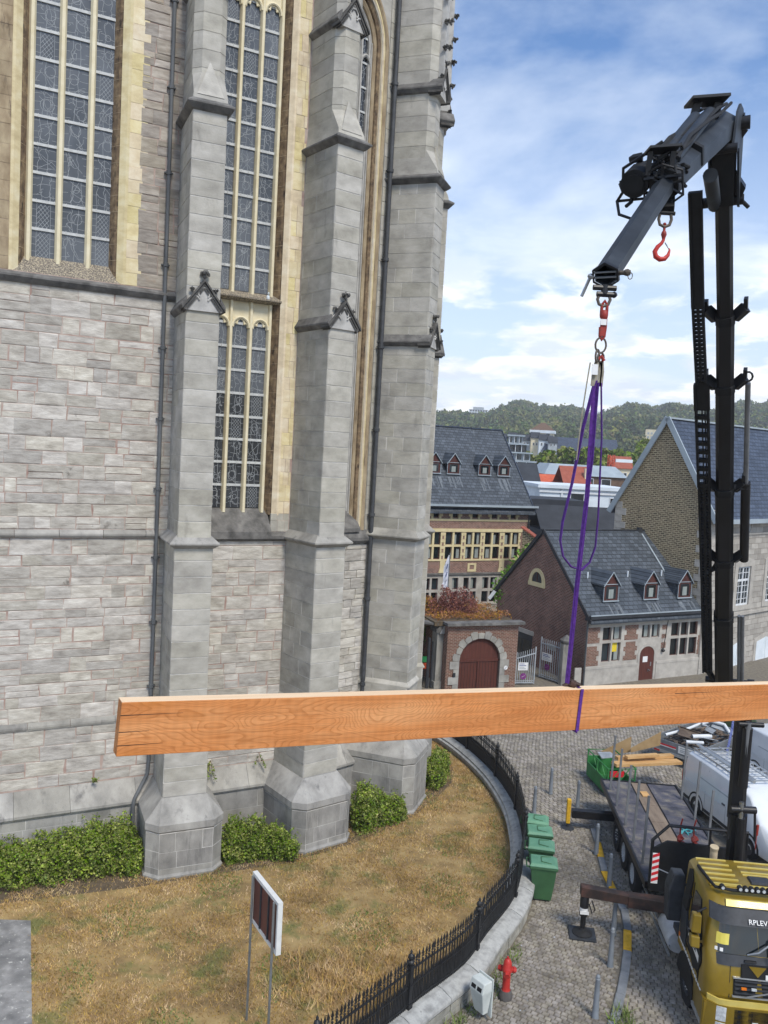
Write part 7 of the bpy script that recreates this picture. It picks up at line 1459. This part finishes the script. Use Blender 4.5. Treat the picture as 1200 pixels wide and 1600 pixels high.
def shrub2(name, c, r, n, mt, label, cat, size=.07, stems=24, base=0):
    t = empty(name, c, 0, label, cat); D = NR.normal(size=(n, 3)); D /= np.linalg.norm(D, axis=1)[:, None]; D[:, 2] = np.abs(D[:, 2]); q = NR.random(n)**.45
    A = D*q[:, None]*np.array(r)*(1+.18*np.sin(D[:, :1]*7+D[:, 2:]*5)); leaves('foliage', A, size, mt, t, aspect=.45); m = MB()
    for k in range(stems): d = D[k*7 % n]; m.tube([(d[0]*.1, d[1]*.1, 0), tuple(d*np.array(r)*.55+np.array([0, 0, .1])), tuple(d*np.array(r)*1.05)], [.025, .014, .006], 4)
    new('stems', m, 'bush_red' if mt == 'bush_red' else 'twig', t); return t
shrub2('red_bush', (3.95, 44.0, GHt+.1), (1.25, 1.0, 1.45), 5200, 'bush_red', 'reddish brown dry bush on the gate house roof', 'bush', .05, 60)
shrub2('ochre_bush', (2.3, 44.6, GHt+.1), (.8, .9, .75), 2600, 'sedum', 'ochre tuft of dry plants at the left end of the gate house roof', 'bush', .06)
pr = empty('stone_pier', (3.02, 41.75, 0), R(20), 'grey stone pier with a gabled cap at the left of the gate house', 'pier')
m = MB(); m.box(0, .62, -.1, .55, -.1, 2.9); m.box(-.06, .68, -.16, .6, -.1, .35); new('shaft', m, 'ashlar_plinth', pr, bevel=.01); m = MB(); m.prism([(-.1, 2.9), (.72, 2.9), (.72, 3.05), (.31, 3.5), (-.1, 3.05)], -.2, .65); new('cap', m, 'ledge_stone', pr)
m = MB(); m.prism([(.08, 2.85), (.54, 2.85), (.31, 3.3)], -.22, -.19); new('cap_relief', m, 'pale_stone', pr)
m = MB(); m.box(-.42, -.30, .0, .12, -.1, 2.6); m.box(-.2, -.12, .0, .1, -.1, 2.4); new('side_post', m, 'gutter_dark', pr)
pw = empty('side_wall', (.2, 43.2, 0), R(20), 'dark brick wall with ivy between the church and the stone pier', 'wall'); m = MB(); m.box(0, 3.2, 0, .3, -.1, 3.0); new('wall_face', m, 'brick_dark', pw); A = np.column_stack([3.1*NR.random(1500), -.05-.12*NR.random(1500), 1.6+1.4*NR.random(1500)**.6]); leaves('ivy', A, .08, 'leaf', pw)
nb = empty('notice_sign', (2.45, 42.2, 0), R(20), 'small green and orange sign in the passage beside the stone pier', 'sign'); m = MB(); m.bar((0, 0, 0), (0, 0, 1.5), .05); new('post', m, 'gutter_dark', nb); m = MB(); m.box(-.16, .16, -.05, -.03, 1.2, 1.5); new('green_panel', m, 'bright_green', nb); m = MB(); m.box(-.16, .16, -.05, -.03, .85, 1.15); new('orange_panel', m, 'orange_plastic', nb)
# ---- metal gates with notices, stone gate post
def gate(loc, rz, w, h, slope, label, tex):
    t = empty('metal_gate', loc, rz, label, 'gate', 'grey metal gate leaves'); m = MB(); n = 9; ht = lambda x: h+slope*x
    for x in (0, w): m.box(x-.03, x+.03, -.03, .03, .05, ht(x)+.12)
    m.bar((0, 0, ht(0)-.22), (w, 0, ht(w)-.22), .05, .05); m.bar((0, 0, .1), (w, 0, .1), .05, .05); m.bar((0, 0, .2), (w, 0, .2), .03, .03); new('frame', m, 'gate_grey', t)
    for k in range(1, n): x = w*k/n; m = MB(); m.box(x-.014, x+.014, -.014, .014, .1, ht(x)+.06); new('bar', m, 'gate_grey', t)
    m = MB(); m.box(w*.1, w*.62, -.05, -.035, h*.48, h*.48+.42); p = new('notice', m, 'white_sticker', t)
    for k in range(4): m = MB(); q_ = w*(.52-.09*(k % 2)); m.box(w*.16, q_, -.054, -.05, h*.48+.07+k*.085, h*.48+.105+k*.085); new('print_line', m, 'blue_ink' if k > 1 else 'render_grey', p)
    m = MB(); m.lathe([(.001, -.05), (.17, -.05), (.17, -.035)], (w*.40, 0, h*.48-.32), 18, 'y'); s_ = new('round_sign', m, 'purple_ink', t); m = MB(); m.bar((w*.40-.09, -.055, h*.48-.36), (w*.40+.09, -.055, h*.48-.28), .04, .004); new('sign_bar', m, 'white_sticker', s_)
    return t
gate((7.40, 43.2, 0), R(12), 1.05, 1.62, .28, 'left grey metal gate leaf attached to the gate house, with a white notice', '')
g2 = gate((9.0, 44.9, 0), R(-52), 1.32, 2.15, .0, 'right grey metal gate leaf hung on the stone gate post, standing open', '')
gp_ = empty('gate_post', (10.1, 43.75, 0), R(27), 'octagonal grey stone gate post with a pyramid cap by the brick gable', 'gate post'); oc = lambda r, z: [(r*math.cos(R(22.5+45*k)), r*math.sin(R(22.5+45*k)), z) for k in range(8)]
m = MB(); m.loft([oc(.30, -.1), oc(.30, 2.25)]); new('shaft', m, 'ashlar_plinth', gp_); m = MB(); m.loft([oc(.33, 2.25), oc(.36, 2.35), oc(.36, 2.42), oc(.05, 2.68)]); new('cap', m, 'ledge_stone', gp_)
tag(new('leaning_slab', MB().box(-.2, .2, -.04, .04, 0, 1.0), 'limestone', None, (10.75, 43.5, 0), R(20)), 'pale stone slab leaning against the brick gable near the corner', 'slab')
# ---- large brick and cream stone house
bh = empty('large_house', (9.96, 58, 0), R(26), 'large brick house with cream stone cross windows and a big slate roof with four dormers', 'house')
pairs = [(-7.9, -6.8), (-6.42, -5.2), (-4.83, -3.68), (-3.32, -2.13), (-1.72, -.57)]; gl = [(-7.86, -7.42), (-7.27, -6.79), (-6.35, -5.95), (-5.70, -5.22), (-4.81, -4.39), (-4.24, -3.78), (-3.31, -2.81), (-2.65, -2.14), (-1.6, -1.1), (-.95, -.45)]
sw_ = [(-7.45, -7.0), (-5.98, -5.52), (-4.44, -3.98), (-2.88, -2.42), (-1.33, -.88)]
hb_ = [(a, b, 4.93, 6.72) for a, b in pairs]+[(a, b, 7.72, 8.24) for a, b in sw_]+[(a, b, 2.85, 3.64) for a, b in gl]+[(a, b, 1.92, 2.68) for i, (a, b) in enumerate(gl) if i != 5]+[(-4.24, -3.78, .2, 2.68)]
m = MB(); panel(m, -11, .3, 3.95, 8.55, hb_, 0, .4); new('front_wall', m, 'brick_big', bh); m = MB(); panel(m, -11, .3, -.1, 3.95, hb_, 0, .4); new('ground_floor_wall', m, 'limestone', bh)
m = MB(); m.box(-.1, .3, .4, 9, -.1, 8.55); new('side_wall', m, 'brick_big', bh)
m = MB(); m.box(-11, .3, -.04, .02, 7.50, 7.64); m.box(-11, .32, -.04, .02, 6.76, 6.98); m.box(-11, .3, -.05, .02, 4.80, 4.92); new('stone_band', m, 'cream_stone', bh)
m = MB()
for a, b in pairs:
    for s, x in ((-1, a), (1, b)):
        for k in range(8): w = .20 if k % 2 else .12; x0, x1 = (x-w, x) if s < 0 else (x, x+w); m.box(x0, x1, -.02, .1, 4.93+k*.224, 4.93+(k+1)*.224-.012)
for a, b in sw_:
    for s, x in ((-1, a), (1, b)):
        for k in range(4): w = .28 if k % 2 else .16; x0, x1 = (x-w, x) if s < 0 else (x, x+w); m.box(x0, x1, -.02, .1, 7.64+k*.17, 7.64+(k+1)*.17-.01)
new('quoin_stones', m, 'cream_stone', bh, kind='stuff')
for a, b in pairs: crossw(bh, a, b, 4.93, 6.72, 2, 5.82, 'cream_stone', -.01, .15, .6, 'dormer_wood')
for a, b in sw_: crossw(bh, a, b, 7.72, 8.24, 1, None, curtains=0)
for i, (a, b) in enumerate(gl):
    light(bh, a, b, 2.85, 3.64, .14, curtain=random.random() < .4)
    if i != 5: light(bh, a, b, 1.92, 2.68, .14, curtain=random.random() < .3)
m = MB(); m.box(-4.24, -3.78, .14, .2, .2, 2.68); new('door', m, 'gutter_dark', bh)
for xc in (-6.55, -1.85): m = MB(); m.loft([[(xc-.28, -.06, 4.0), (xc+.28, -.06, 4.0), (xc+.28, .02, 4.0), (xc-.28, .02, 4.0)], [(xc-.2, -.05, 4.3), (xc+.2, -.05, 4.3), (xc+.2, .02, 4.3), (xc-.2, .02, 4.3)], [(xc-.2, -.05, 4.8), (xc+.2, -.05, 4.8), (xc+.2, .02, 4.8), (xc-.2, .02, 4.8)]]); new('console', m, 'cream_stone', bh)
m = MB(); panel(m, -4.58, -3.9, 4.05, 4.62, [(-4.42, -4.06, 4.2, 4.5)], -.04, .02); new('niche', m, 'cream_stone', bh)
m = MB(); m.box(-11, .35, -.10, .01, 3.86, 3.98); new('ledge', m, 'ledge_stone', bh); m = MB(); m.box(-11, .3, -.05, .01, 1.74, 1.86); new('sill_band', m, 'limestone', bh)
m = MB(); m.box(-11, .6, -.45, -.05, 8.42, 8.58); new('gutter', m, 'gutter_dark', bh); m = MB(); m.box(-11, .62, -.5, -.45, 8.5, 8.64); new('gutter_edge', m, 'roof_zinc', bh); m = MB(); m.tube([(.16, -.1, 8.45), (.16, -.06, 0)], .055, 8); new('downpipe', m, 'gutter_dark', bh)
roof_gable(bh, -11, .45, 0, 9, 4.5, 13.87, 8.62, 'slate', over=.42); m = MB(); m.prism([(0.1, 8.5), (8.9, 8.5), (4.5, 13.7)], -.1, .25, 'x'); new('gable_wall', m, 'brick_big', bh); m = MB(); m.bar((.47, -.42, 8.14), (.47, 4.5, 13.9), .06, .14); m.bar((-11, 4.5, 13.9), (.5, 4.5, 13.9), .2, .08); new('verge', m, 'slate_blue', bh)
for x0 in (-7.2, -5.68, -3.16, -1.56): dormer(bh, x0, x0+1.0, 10.58, 11.36, 12.0, 1.62, 1.9, 1.167, 8.62)
fl = empty('flag', (4.1, 52.0, 0), 0, 'white and blue flag hanging limp in front of the large house', 'flag'); m = MB(); m.tube([(.18, 0, 0), (.2, 0, 5.75)], .03, 6); new('pole', m, 'steel_post', fl)
m = MB(); L_ = []
for k, z in enumerate(np.linspace(5.6, 3.5, 9)): w = .05+.30*min(1, k/3); L_.append([(.16-w*(.5+.5*math.sin(k*1.1)), -.08*math.sin(k), z), (.17, .03, z), (.17-w*.4, .12*math.cos(k*1.7), z), (.15-w*.85, .02, z)])
m.loft(L_); new('cloth', m, 'flag_white', fl, smooth=True); m = MB(); 
for k in range(3): m.bar((-.02+.03*k, -.12, 3.75+.5*k), (.05+.02*k, -.12, 4.05+.5*k), .05, .02)
new('blue_print', m, 'blue_ink', fl, kind='stuff')
iv = empty('climbing_ivy', (8.4, 51.2, 3.8), 0, 'bright green ivy mass behind the left slope of the brick gable', 'ivy'); n = 5000; t_ = NR.random(n); A = np.column_stack([-.9+2.0*t_+NR.normal(size=n)*.22, NR.normal(size=n)*.4, -.3+2.75*t_+NR.normal(size=n)*.35]); leaves('foliage', A, .11, 'ivy', iv); m = MB(); m.tube([(-.9, 0, -3.8), (-.2, 0, -.5), (.9, 0, 2.3)], [.1, .07, .03], 6); new('stem', m, 'bark', iv)
ax_ = empty('stone_annex', (9.35, 55.6, 0), R(-27), 'rough brown stone annex wall with a red tiled edge between the two houses', 'annex'); m = MB(); m.prism([(0, 0), (2.2, 0), (2.2, 5.9), (0, 7.25)], 0, .5); new('wall', m, 'rubble_gable', ax_); m = MB(); m.bar((-.1, .2, 7.33), (2.3, .2, 5.92), .7, .08); new('tile_edge', m, 'tile_brown', ax_)
# ---- stone house with steep gable
st_ = empty('stone_house', (18.7, 47.5, 0), R(40), 'tall grey stone house with a steep rough gable and blue slate roof', 'house'); SW, SD, SE, SRd = 15, 6.4, 9.55, 14.75
hs2 = [(3.65+3.75*k, 5.25+3.75*k, 3.7, 6.1) for k in range(3)]+[(4.1+3.75*k, 4.85+3.75*k, 8.28, 8.95) for k in range(3)]
m = MB(); panel(m, 0, SW, -1.5, SE, hs2, 0, .5); new('front_wall', m, 'limestone_blocks', st_)
m = MB(); m.prism([(0.02, -1.5), (SD, -1.5), (SD, SE), (SD/2, SRd-.1), (0.02, SE)], 0, .5, 'x'); new('gable_wall', m, 'rubble_gable', st_)
qn = Pieces('quoin', st_, 120); z = -.5; k = 0
while z < 9.4: h = .42; w = (.5, .8)[k % 2]; w2_ = (.8, .5)[k % 2]; qn.put(st_, (w/2-.02, w2_/2-.02, z+h/2), (w, w2_, h-.015), 0, 'limestone', 'neat'); qn.put(st_, (.2, SD-w2_/2+.02, z+h/2), (.45, w2_, h-.015), 0, 'limestone', 'neat'); z += h; k += 1
qn.build()
roof_gable(st_, -.1, SW+.2, 0, SD, SD/2, SRd, SE, 'slate_blue', over=.4)
m = MB(); s_l = (SRd-SE)/(SD/2)
for ya in (-.42, SD+.42): m = MB(); m.bar((-.14, ya, SE-.42*s_l), (-.14, SD/2, SRd+.06), .10, .32); new('verge_board', m, 'roof_zinc', st_)
m = MB(); m.bar((-.15, SD/2, SRd+.06), (SW, SD/2, SRd+.06), .25, .1); new('ridge', m, 'roof_zinc', st_)
m = MB(); m.box(-.1, SW, -.62, -.34, 8.80, 9.04); new('gutter', m, 'roof_zinc', st_)
m = MB(); m.box(.82, SW, -.07, .01, 8.05, 8.16); m.box(.82, SW, -.12, .01, 3.12, 3.30); new('string_course', m, 'limestone', st_)
for x0, x1, z0, z1 in hs2[:3]:
    c = (x0+x1)/2; m = MB(); panel(m, x0-.38, x1+.38, z0-.28, z1, [(x0, x1, z0, z1)], -.05, .02); m.prism([(x0-.38, z1), (x1+.38, z1), (x1+.38, z1+.35), (c, z1+.62), (x0-.38, z1+.35)], -.05, .02); new('window_surround', m, 'limestone', st_)
    m = MB(); y = .1
    for x in (x0, c-.06, x1-.1): m.box(x, x+.11, y-.05, y, z0, z1)
    for z in (z0, z0+(z1-z0)*.62, z1-.1): m.box(x0+.11, x1-.1, y-.045, y, z, z+.11)
    wn = new('window', m, 'white_trim', st_); m = MB(); m.box(x0, x1, y, y+.05, z0, z1); new('pane', m, 'house_glass', wn); m = MB()
    for x in (x0+.40, c+.38): m.box(x, x+.035, y-.03, y-.001, z0, z1)
    for k in range(1, 6): z = z0+(z1-z0)*k/6; m.box(x0, x1, y-.028, y-.002, z-.016, z+.016)
    new('glazing_bar', m, 'white_trim', wn)
for x0, x1, z0, z1 in hs2[3:]:
    m = MB(); panel(m, x0, x1, z0, z1, [(x0+.1, (x0+x1)/2-.04, z0+.1, z1-.1), ((x0+x1)/2+.04, x1-.1, z0+.1, z1-.1)], .05, .12); wn = new('window', m, 'white_trim', st_); m = MB(); m.box(x0, x1, .12, .16, z0, z1); new('pane', m, 'house_glass', wn)
for x0, x1 in ((3.4, 5.2), (6.8, 9.2)):
    m = MB(); c = (x0+x1)/2; m.prism([(x0, -1.4), (x1, -1.4), (x1, 1.2), (c, 1.42), (x0, 1.2)], -.04, .02); d = new('white_shutter', m, 'render_white', st_); m = MB(); m.box(c-.02, c+.02, -.055, -.04, -1.4, 1.38); m.box(x0, x1, -.055, -.04, .0, .06); new('shutter_rail', m, 'white_trim', d)
    m = MB(); panel(m, x0-.3, x1+.3, -1.4, 1.2, [(x0, x1, -1.5, 1.2)], -.03, .02); m.prism([(x0-.3, 1.2), (x0, 1.2), (c, 1.42), (x1, 1.2), (x1+.3, 1.2), (x1+.3, 1.4), (c, 1.72), (x0-.3, 1.4)], -.03, .02); new('door_surround', m, 'limestone', st_)

# ------------------------------------------------------------ town behind, trees, wooded hill
def block(name, c, rz, w, d, h, mt, label, cat='building', roof=None, z0=0, wins=None, rmt='roof_black', wmt='house_glass'):
    t = empty(name, (c[0], c[1], 0), rz, label, cat); m = MB(); m.box(0, w, 0, d, z0, h); new('wall', m, mt, t)
    if roof == 'flat': m = MB(); m.box(-.3, w+.3, -.3, d+.3, h, h+.35); new('roof', m, rmt, t)
    elif roof == 'gable': roof_gable(t, -.2, w+.2, 0, d, d/2, h+d*.38, h, rmt, over=.3)
    elif roof == 'hip': m = MB(); m.loft([[(-.4, -.4, h), (w+.4, -.4, h), (w+.4, d+.4, h), (-.4, d+.4, h)], [(w*.42, d*.42, h+w*.36), (w*.58, d*.42, h+w*.36), (w*.58, d*.58, h+w*.36), (w*.42, d*.58, h+w*.36)]]); new('roof', m, rmt, t)
    for a, b, lo, hi in wins or ():
        m = MB(); m.box(a, b, -.06, .0, lo, hi); wn = new('window', m, 'white_trim', t); m = MB(); m.box(a+.08, b-.08, -.09, -.06, lo+.08, hi-.08); new('pane', m, wmt, wn)
    return t
wb_ = block('white_building', (15.8, 85), R(6), 9.5, 8, 9.0, 'render_white', 'white flat roofed building with a dark window and air conditioning units behind the small house', roof='flat', rmt='render_white', wins=[(3.2, 4.7, 6.9, 8.7), (7.4, 9.2, 6.6, 8.3)], z0=4)
m = MB(); m.box(.1, 1.4, -.6, -.05, 6.55, 7.75); ac = new('air_conditioner', m, 'render_grey', wb_, bevel=.04); m = MB(); m.lathe([(.001, -.62), (.42, -.62), (.42, -.60)], (.72, 0, 7.15), 14, 'y'); new('fan', m, 'gutter_dark', ac); m = MB(); m.box(2.2, 2.4, -.12, 0, 4, 9); m.box(-.1, 10, -.15, 0, 8.55, 8.75); new('white_trim', m, 'white_trim', wb_)
lw = block('low_dark_building', (9.6, 74), R(4), 9.5, 9, 6.3, 'roof_black', 'low building with a black bitumen roof behind the large house', roof='flat', rmt='roof_black'); m = MB(); m.box(.1, 9.4, -.5, -.3, 5.9, 6.15); m.box(.2, 7, -.9, -.7, 5.2, 5.4); new('roof_edge', m, 'render_white', lw); m = MB(); m.box(.2, 9.3, 3, 8.9, 6.65, 8.2); new('upper_roof', m, 'roof_black', lw); m = MB(); m.box(1.1, 2.1, -.2, .3, 6.65, 7.5); a_ = new('air_conditioner', m, 'white_trim', lw); m = MB(); m.lathe([(.001, -.22), (.3, -.22), (.3, -.2)], (1.6, 0, 7.08), 14, 'y'); new('fan', m, 'gutter_dark', a_)
block('dark_roof_building', (12.4, 64), R(5), 9, 5, 6.4, 'roof_black', 'building with white fascia and dark pitched roof right behind the small house', roof='gable', rmt='roof_black', wins=[(.5, 2.5, 5.6, 6.2)])
block('brown_house', (15.9, 100), R(3), 2.6, 6, 9.0, 'brick_far', 'narrow brown brick house with a white window left of the orange roof', roof='gable', rmt='roof_black', wins=[(1.3, 2.1, 7.6, 8.7)])
block('orange_roof_house', (18.9, 108), R(4), 4.2, 5, 8.0, 'brick_far', 'house with a bright orange tiled roof', 'house', 'gable', rmt='tile_orange', wins=[(.4, 1.4, 7.2, 7.8), (2.6, 3.6, 7.2, 7.8)])
bh2 = block('brick_house', (22.4, 104), R(2), 3.2, 6, 8.9, 'brick_far', 'dark brick house with a brownish tiled roof beside the orange roof', 'house', 'gable', rmt='tile_brown', wins=[(.5, 1.0, 7.4, 8.4), (1.9, 2.4, 6.9, 8.0)]); m = MB(); m.box(2.7, 3.1, 1, 1.6, 9, 11); new('chimney', m, 'render_cream', bh2)
block('white_annex', (26.0, 104), R(2), 5.2, 4, 8.3, 'render_white', 'plain white annex right of the dark brick house', roof='flat', rmt='roof_zinc', wins=[(3.0, 4.0, 7.2, 7.9)])
gf = block('grey_zinc_building', (22.6, 118), R(3), 11.5, 9, 9.8, 'brick_far', 'long brick building with a pale zinc roof and dormer windows', roof=None, wins=[(5.8, 6.9, 8.4, 9.5), (8.0, 9.4, 8.4, 9.5)]); m = MB(); m.loft([[(-.3, -.3, 9.8), (11.8, -.3, 9.8), (12.2, 9.3, 9.8), (-.3, 9.3, 9.8)], [(1.0, 2.2, 11.3), (10.6, 2.2, 11.3), (10.6, 8.5, 11.3), (1.0, 8.5, 11.3)]]); new('roof', m, 'roof_zinc', gf)
tb = empty('terraced_apartments', (21.6, 150, 0), R(-8), 'stepped white and grey apartment building with balconies beyond the slate roof', 'apartment building')
for k in range(5):
    z0, z1 = 8.2+k*1.55, 8.2+(k+1)*1.55; w = 5.6-k*.75; m = MB(); m.box(0, w, k*.8, 9, z0-1 if k == 0 else z0, z1-.25); new('storey', m, 'gutter_dark' if k % 2 else 'render_grey', tb); m = MB(); m.box(-.2, w+.4, k*.8-.7, 9, z1-.25, z1); new('balcony_slab', m, 'roof_zinc', tb)
    for j in range(3): m = MB(); m.box(.3+j*w/3, w/3-.2+j*w/3, k*.8-.05, k*.8, z0+.2, z1-.4); new('window', m, 'house_glass', tb); m = MB(); m.box(.3+j*w/3-.12, .3+j*w/3-.02, k*.8-.4, k*.8, z0, z1-.25); new('balcony_post', m, 'white_trim', tb)
random.seed(3)
for k in range(7): block('far_white_house', (33.5+k*1.9+random.random(), 255-k*3, 0), R(-5), 2.4, 4, 18.5-abs(k-2)*.6+random.uniform(-1.2, 1.0), random.choice(('render_white', 'render_cream', 'render_grey')), (('first', 'second', 'third', 'fourth', 'fifth', 'sixth', 'seventh')[k]+' house from the left in the far row of tiny pale houses before the tower'), 'house', 'gable', 12, [(.5, 1.0, 15.5, 16.4), (1.4, 1.9, 15.5, 16.4)])['group'] = 'far row of pale houses left of the tower'
tw = block('cream_tower', (42.6, 250), R(-14), 6.6, 6, 20.2, 'render_cream', 'cream square tower with a brown pyramid roof in front of the wooded hill', 'tower', 'hip', 8, [(4.4, 5.6, 16, 19.4)], 'brick_far'); m = MB(); m.box(-.4, 7, -.4, 6.4, 19.4, 20.25); new('cornice', m, 'render_white', tw)
lr = block('long_slate_building', (45, 240), R(-4), 21, 10, 14.6, 'render_grey', 'long building with a grey slate roof above the park trees', roof='gable', rmt='slate_blue'); m = MB(); m.loft([[(-1, -2, 14), (5, -2, 14), (5, 5, 14), (-1, 5, 14)], [(1.5, 2, 18.6), (2.5, 2, 18.6), (2.5, 3, 18.6), (1.5, 3, 18.6)]]); new('hip_roof', m, 'slate_blue', lr)
block('apartment_block', (153.5, 500), R(-16), 9, 9, 32.5, 'render_cream', 'pale cream apartment block with rows of windows at the foot of the hill', 'apartment building', None, 15, [(1+k*1.9, 2.2+k*1.9, 18+j*2.3, 19.4+j*2.3) for k in range(4) for j in range(6)], wmt='render_grey')
hb2 = block('hilltop_building', (81.5, 860), R(-6), 19, 14, 57.5, 'render_white', 'white flat roofed building on the crest of the wooded hill', roof='flat', z0=44, rmt='render_grey', wins=[(1+k*2.6, 2.8+k*2.6, 50+j*2.9, 51.9+j*2.9) for k in range(7) for j in range(3)]); m = MB(); m.box(4, 15, 2, 10, 57.85, 60.5); new('penthouse', m, 'render_grey', hb2)
block('villa', (243, 780), R(-18), 13, 10, 60, 'render_cream', 'cream villa half hidden by trees high on the hill at the right', 'house', 'hip', 42, [(2, 4, 55, 57.5), (6, 8, 55, 57.5)], 'roof_black')
block('yellow_house', (40.6, 150), R(-6), 3.4, 5, 11.2, 'render_cream', 'small cream house behind the orange lattice tower', 'house', 'gable', 5, [(.6, 1.2, 9, 10.2), (2, 2.6, 9, 10.2)], 'tile_brown')
ot = empty('lattice_tower', (34.9, 130, 0), R(10), 'orange lattice tower of a construction crane beyond the white building', 'tower crane'); m = MB(); q_ = .38
for x, y in ((-q_, -q_), (q_, -q_), (q_, q_), (-q_, q_)): m.bar((x, y, 0), (x, y, 13), .12)
new('mast_chord', m, 'crane_orange', ot); m = MB()
for k in range(14):
    z = 3+k*.72
    for (x, y), (a, b) in (((-q_, -q_), (q_, -q_)), ((q_, -q_), (q_, q_)), ((q_, q_), (-q_, q_)), ((-q_, q_), (-q_, -q_))): m.bar((x, y, z), (a, b, z+.72), .07); m.bar((x, y, z), (a, b, z), .07)
new('lattice', m, 'crane_orange', ot, kind='stuff'); m = MB(); m.box(.6, 3.4, -.4, .4, 12.0, 12.5); new('counterweight', m, 'render_white', ot)
def tree(loc, h, r, n, label, mt='foliage_park', grp='park trees in front of the long slate building', size=.55):
    h *= 1.1; t = empty('park_tree', loc, 0, label, 'tree', grp); m = MB(); m.tube([(0, 0, 0), (.1, .05, h*.3), (.0, .1, h*.6)], [r*.09, r*.07, r*.04], 8)
    A = []
    for k in range(9):
        a = k*2.4; q = random.uniform(.25, .8)*r; c = np.array([q*math.cos(a), q*math.sin(a), h*random.uniform(.45, .82)]); rr = r*random.uniform(.35, .55); D = NR.normal(size=(n//9, 3)); D /= np.linalg.norm(D, axis=1)[:, None]; A.append(c+D*(rr*(.6+.4*NR.random(len(D))))[:, None]*np.array([1, 1, .85])); m.tube([(0, 0, h*.3), tuple(c*.6+np.array([0, 0, h*.15])), tuple(c)], [r*.045, r*.03, r*.01], 5)
    new('trunk', m, 'bark', t); leaves('crown', np.concatenate(A), size, mt, t, aspect=.7); return t
random.seed(9)
for k, (x, y, h, r) in enumerate(((29.5, 172, 13.2, 4.2), (33.0, 168, 15.6, 4.8), (37.0, 166, 14.8, 4.4), (41.0, 166, 14.2, 4.3), (45.0, 170, 14.5, 4.4), (49.5, 176, 14.8, 4.8), (54.5, 184, 15.2, 5.2), (60, 192, 16.5, 5.5), (31.5, 160, 10.5, 3.6), (66, 200, 18, 6))):
    tree((x, y, 0), h, r, 2600, ('leftmost park tree, next to the stepped apartments', 'tallest dense park tree right of the stepped apartments', 'third park tree from the left, round and dense', 'park tree directly left of the sling straps', 'park tree seen between the sling straps', 'park tree just right of the sling straps', 'yellowish park tree behind the orange lattice tower', 'large park tree beside the stone gable', 'lower park tree in front of the leftmost ones', 'big tree half hidden by the steep stone gable')[k])
# hill: terrain and a wood that reads as one mass
def hz(x, y):
    t = np.clip((y-300)/600, 0, 1); s = t*t*(3-2*t)*(.55)+t*.45; th = x/y
    crest = 43+70*np.clip(th-.05, 0, .6)*.9+4*np.sin(th*42+1)+2.5*np.sin(th*95)
    return np.where(y < 300, 0, s*crest)+2.5*np.sin(x*.03)*np.sin(y*.02)*np.clip(t*3, 0, 1)-np.clip(y-920, 0, 1e9)*.12
gx, gy_ = np.linspace(-400, 900, 70), np.linspace(290, 1300, 50); XX, YY = np.meshgrid(gx, gy_); ZZ = hz(XX, YY); V = np.column_stack([XX.ravel(), YY.ravel(), ZZ.ravel()-.5]); nx = len(gx)
Fq = np.array([(j*nx+i, j*nx+i+1, (j+1)*nx+i+1, (j+1)*nx+i) for j in range(len(gy_)-1) for i in range(nx-1)]); new('hill', np_mesh('hill', V, Fq), 'hill_ground', kind='structure', smooth=True)
pts = []
y = 310.
while y < 960:
    x = -.02*y
    while x < .56*y: pts.append((x+random.uniform(-3, 3), y+random.uniform(-3, 3))); x += random.uniform(6.5, 10)
    y += random.uniform(7.5, 9.5)
pts = np.array(pts); n = len(pts); keep = NR.random(n) < .94; pts = pts[keep]
for bx_, by_, rx, ry in ((81, 850, 24, 26), (148, 480, 24, 34), (240, 765, 22, 26)): pts = pts[~((pts[:, 0] > bx_-4) & (pts[:, 0] < bx_+rx) & (pts[:, 1] > by_-ry) & (pts[:, 1] < by_+ry))]
n = len(pts); zc_ = hz(pts[:, 0], pts[:, 1]); H = NR.uniform(7, 15, n); RR = NR.uniform(3.6, 7.0, n); per = 110
D = NR.normal(size=(n, per, 3)); D /= np.linalg.norm(D, axis=2)[:, :, None]; D[:, :, 2] = np.where(D[:, :, 2] < -.35, -D[:, :, 2], D[:, :, 2])
lum = 1+.22*np.sin(D[:, :, 0]*5+NR.random((n, 1))*6)+.18*np.sin(D[:, :, 1]*6+NR.random((n, 1))*6)
A = D*(RR[:, None]*lum*NR.uniform(.75, 1.0, (n, per)))[:, :, None]*np.array([1, 1, .9]); A[:, :, 0] += pts[:, 0:1]; A[:, :, 1] += pts[:, 1:2]; A[:, :, 2] += (zc_+H-RR*.9)[:, None]
tag(leaves('hill_wood', A.reshape(-1, 3), 1.25, 'foliage_far', None, 'stuff', aspect=.75), 'dense mixed wood covering the hill on the horizon', 'wood', kind='stuff')

# ------------------------------------------------------------ thin haze in the air
hm = bpy.data.materials.new('haze'); hm.use_nodes = True; t = hm.node_tree; t.nodes.clear(); o_ = t.nodes.new('ShaderNodeOutputMaterial'); v_ = t.nodes.new('ShaderNodeVolumePrincipled'); v_.inputs['Color'].default_value = (.93, .95, 1, 1); v_.inputs['Density'].default_value = .0004; t.links.new(v_.outputs[0], o_.inputs['Volume']); MATS['haze'] = hm
m = MB(); m.box(-440, 960, -40, 1340, -1.1, 128); hz_ = new('haze', m, 'haze', kind='stuff'); tag(hz_, 'thin pale summer haze in the air over the town and the hill', 'haze', kind='stuff')
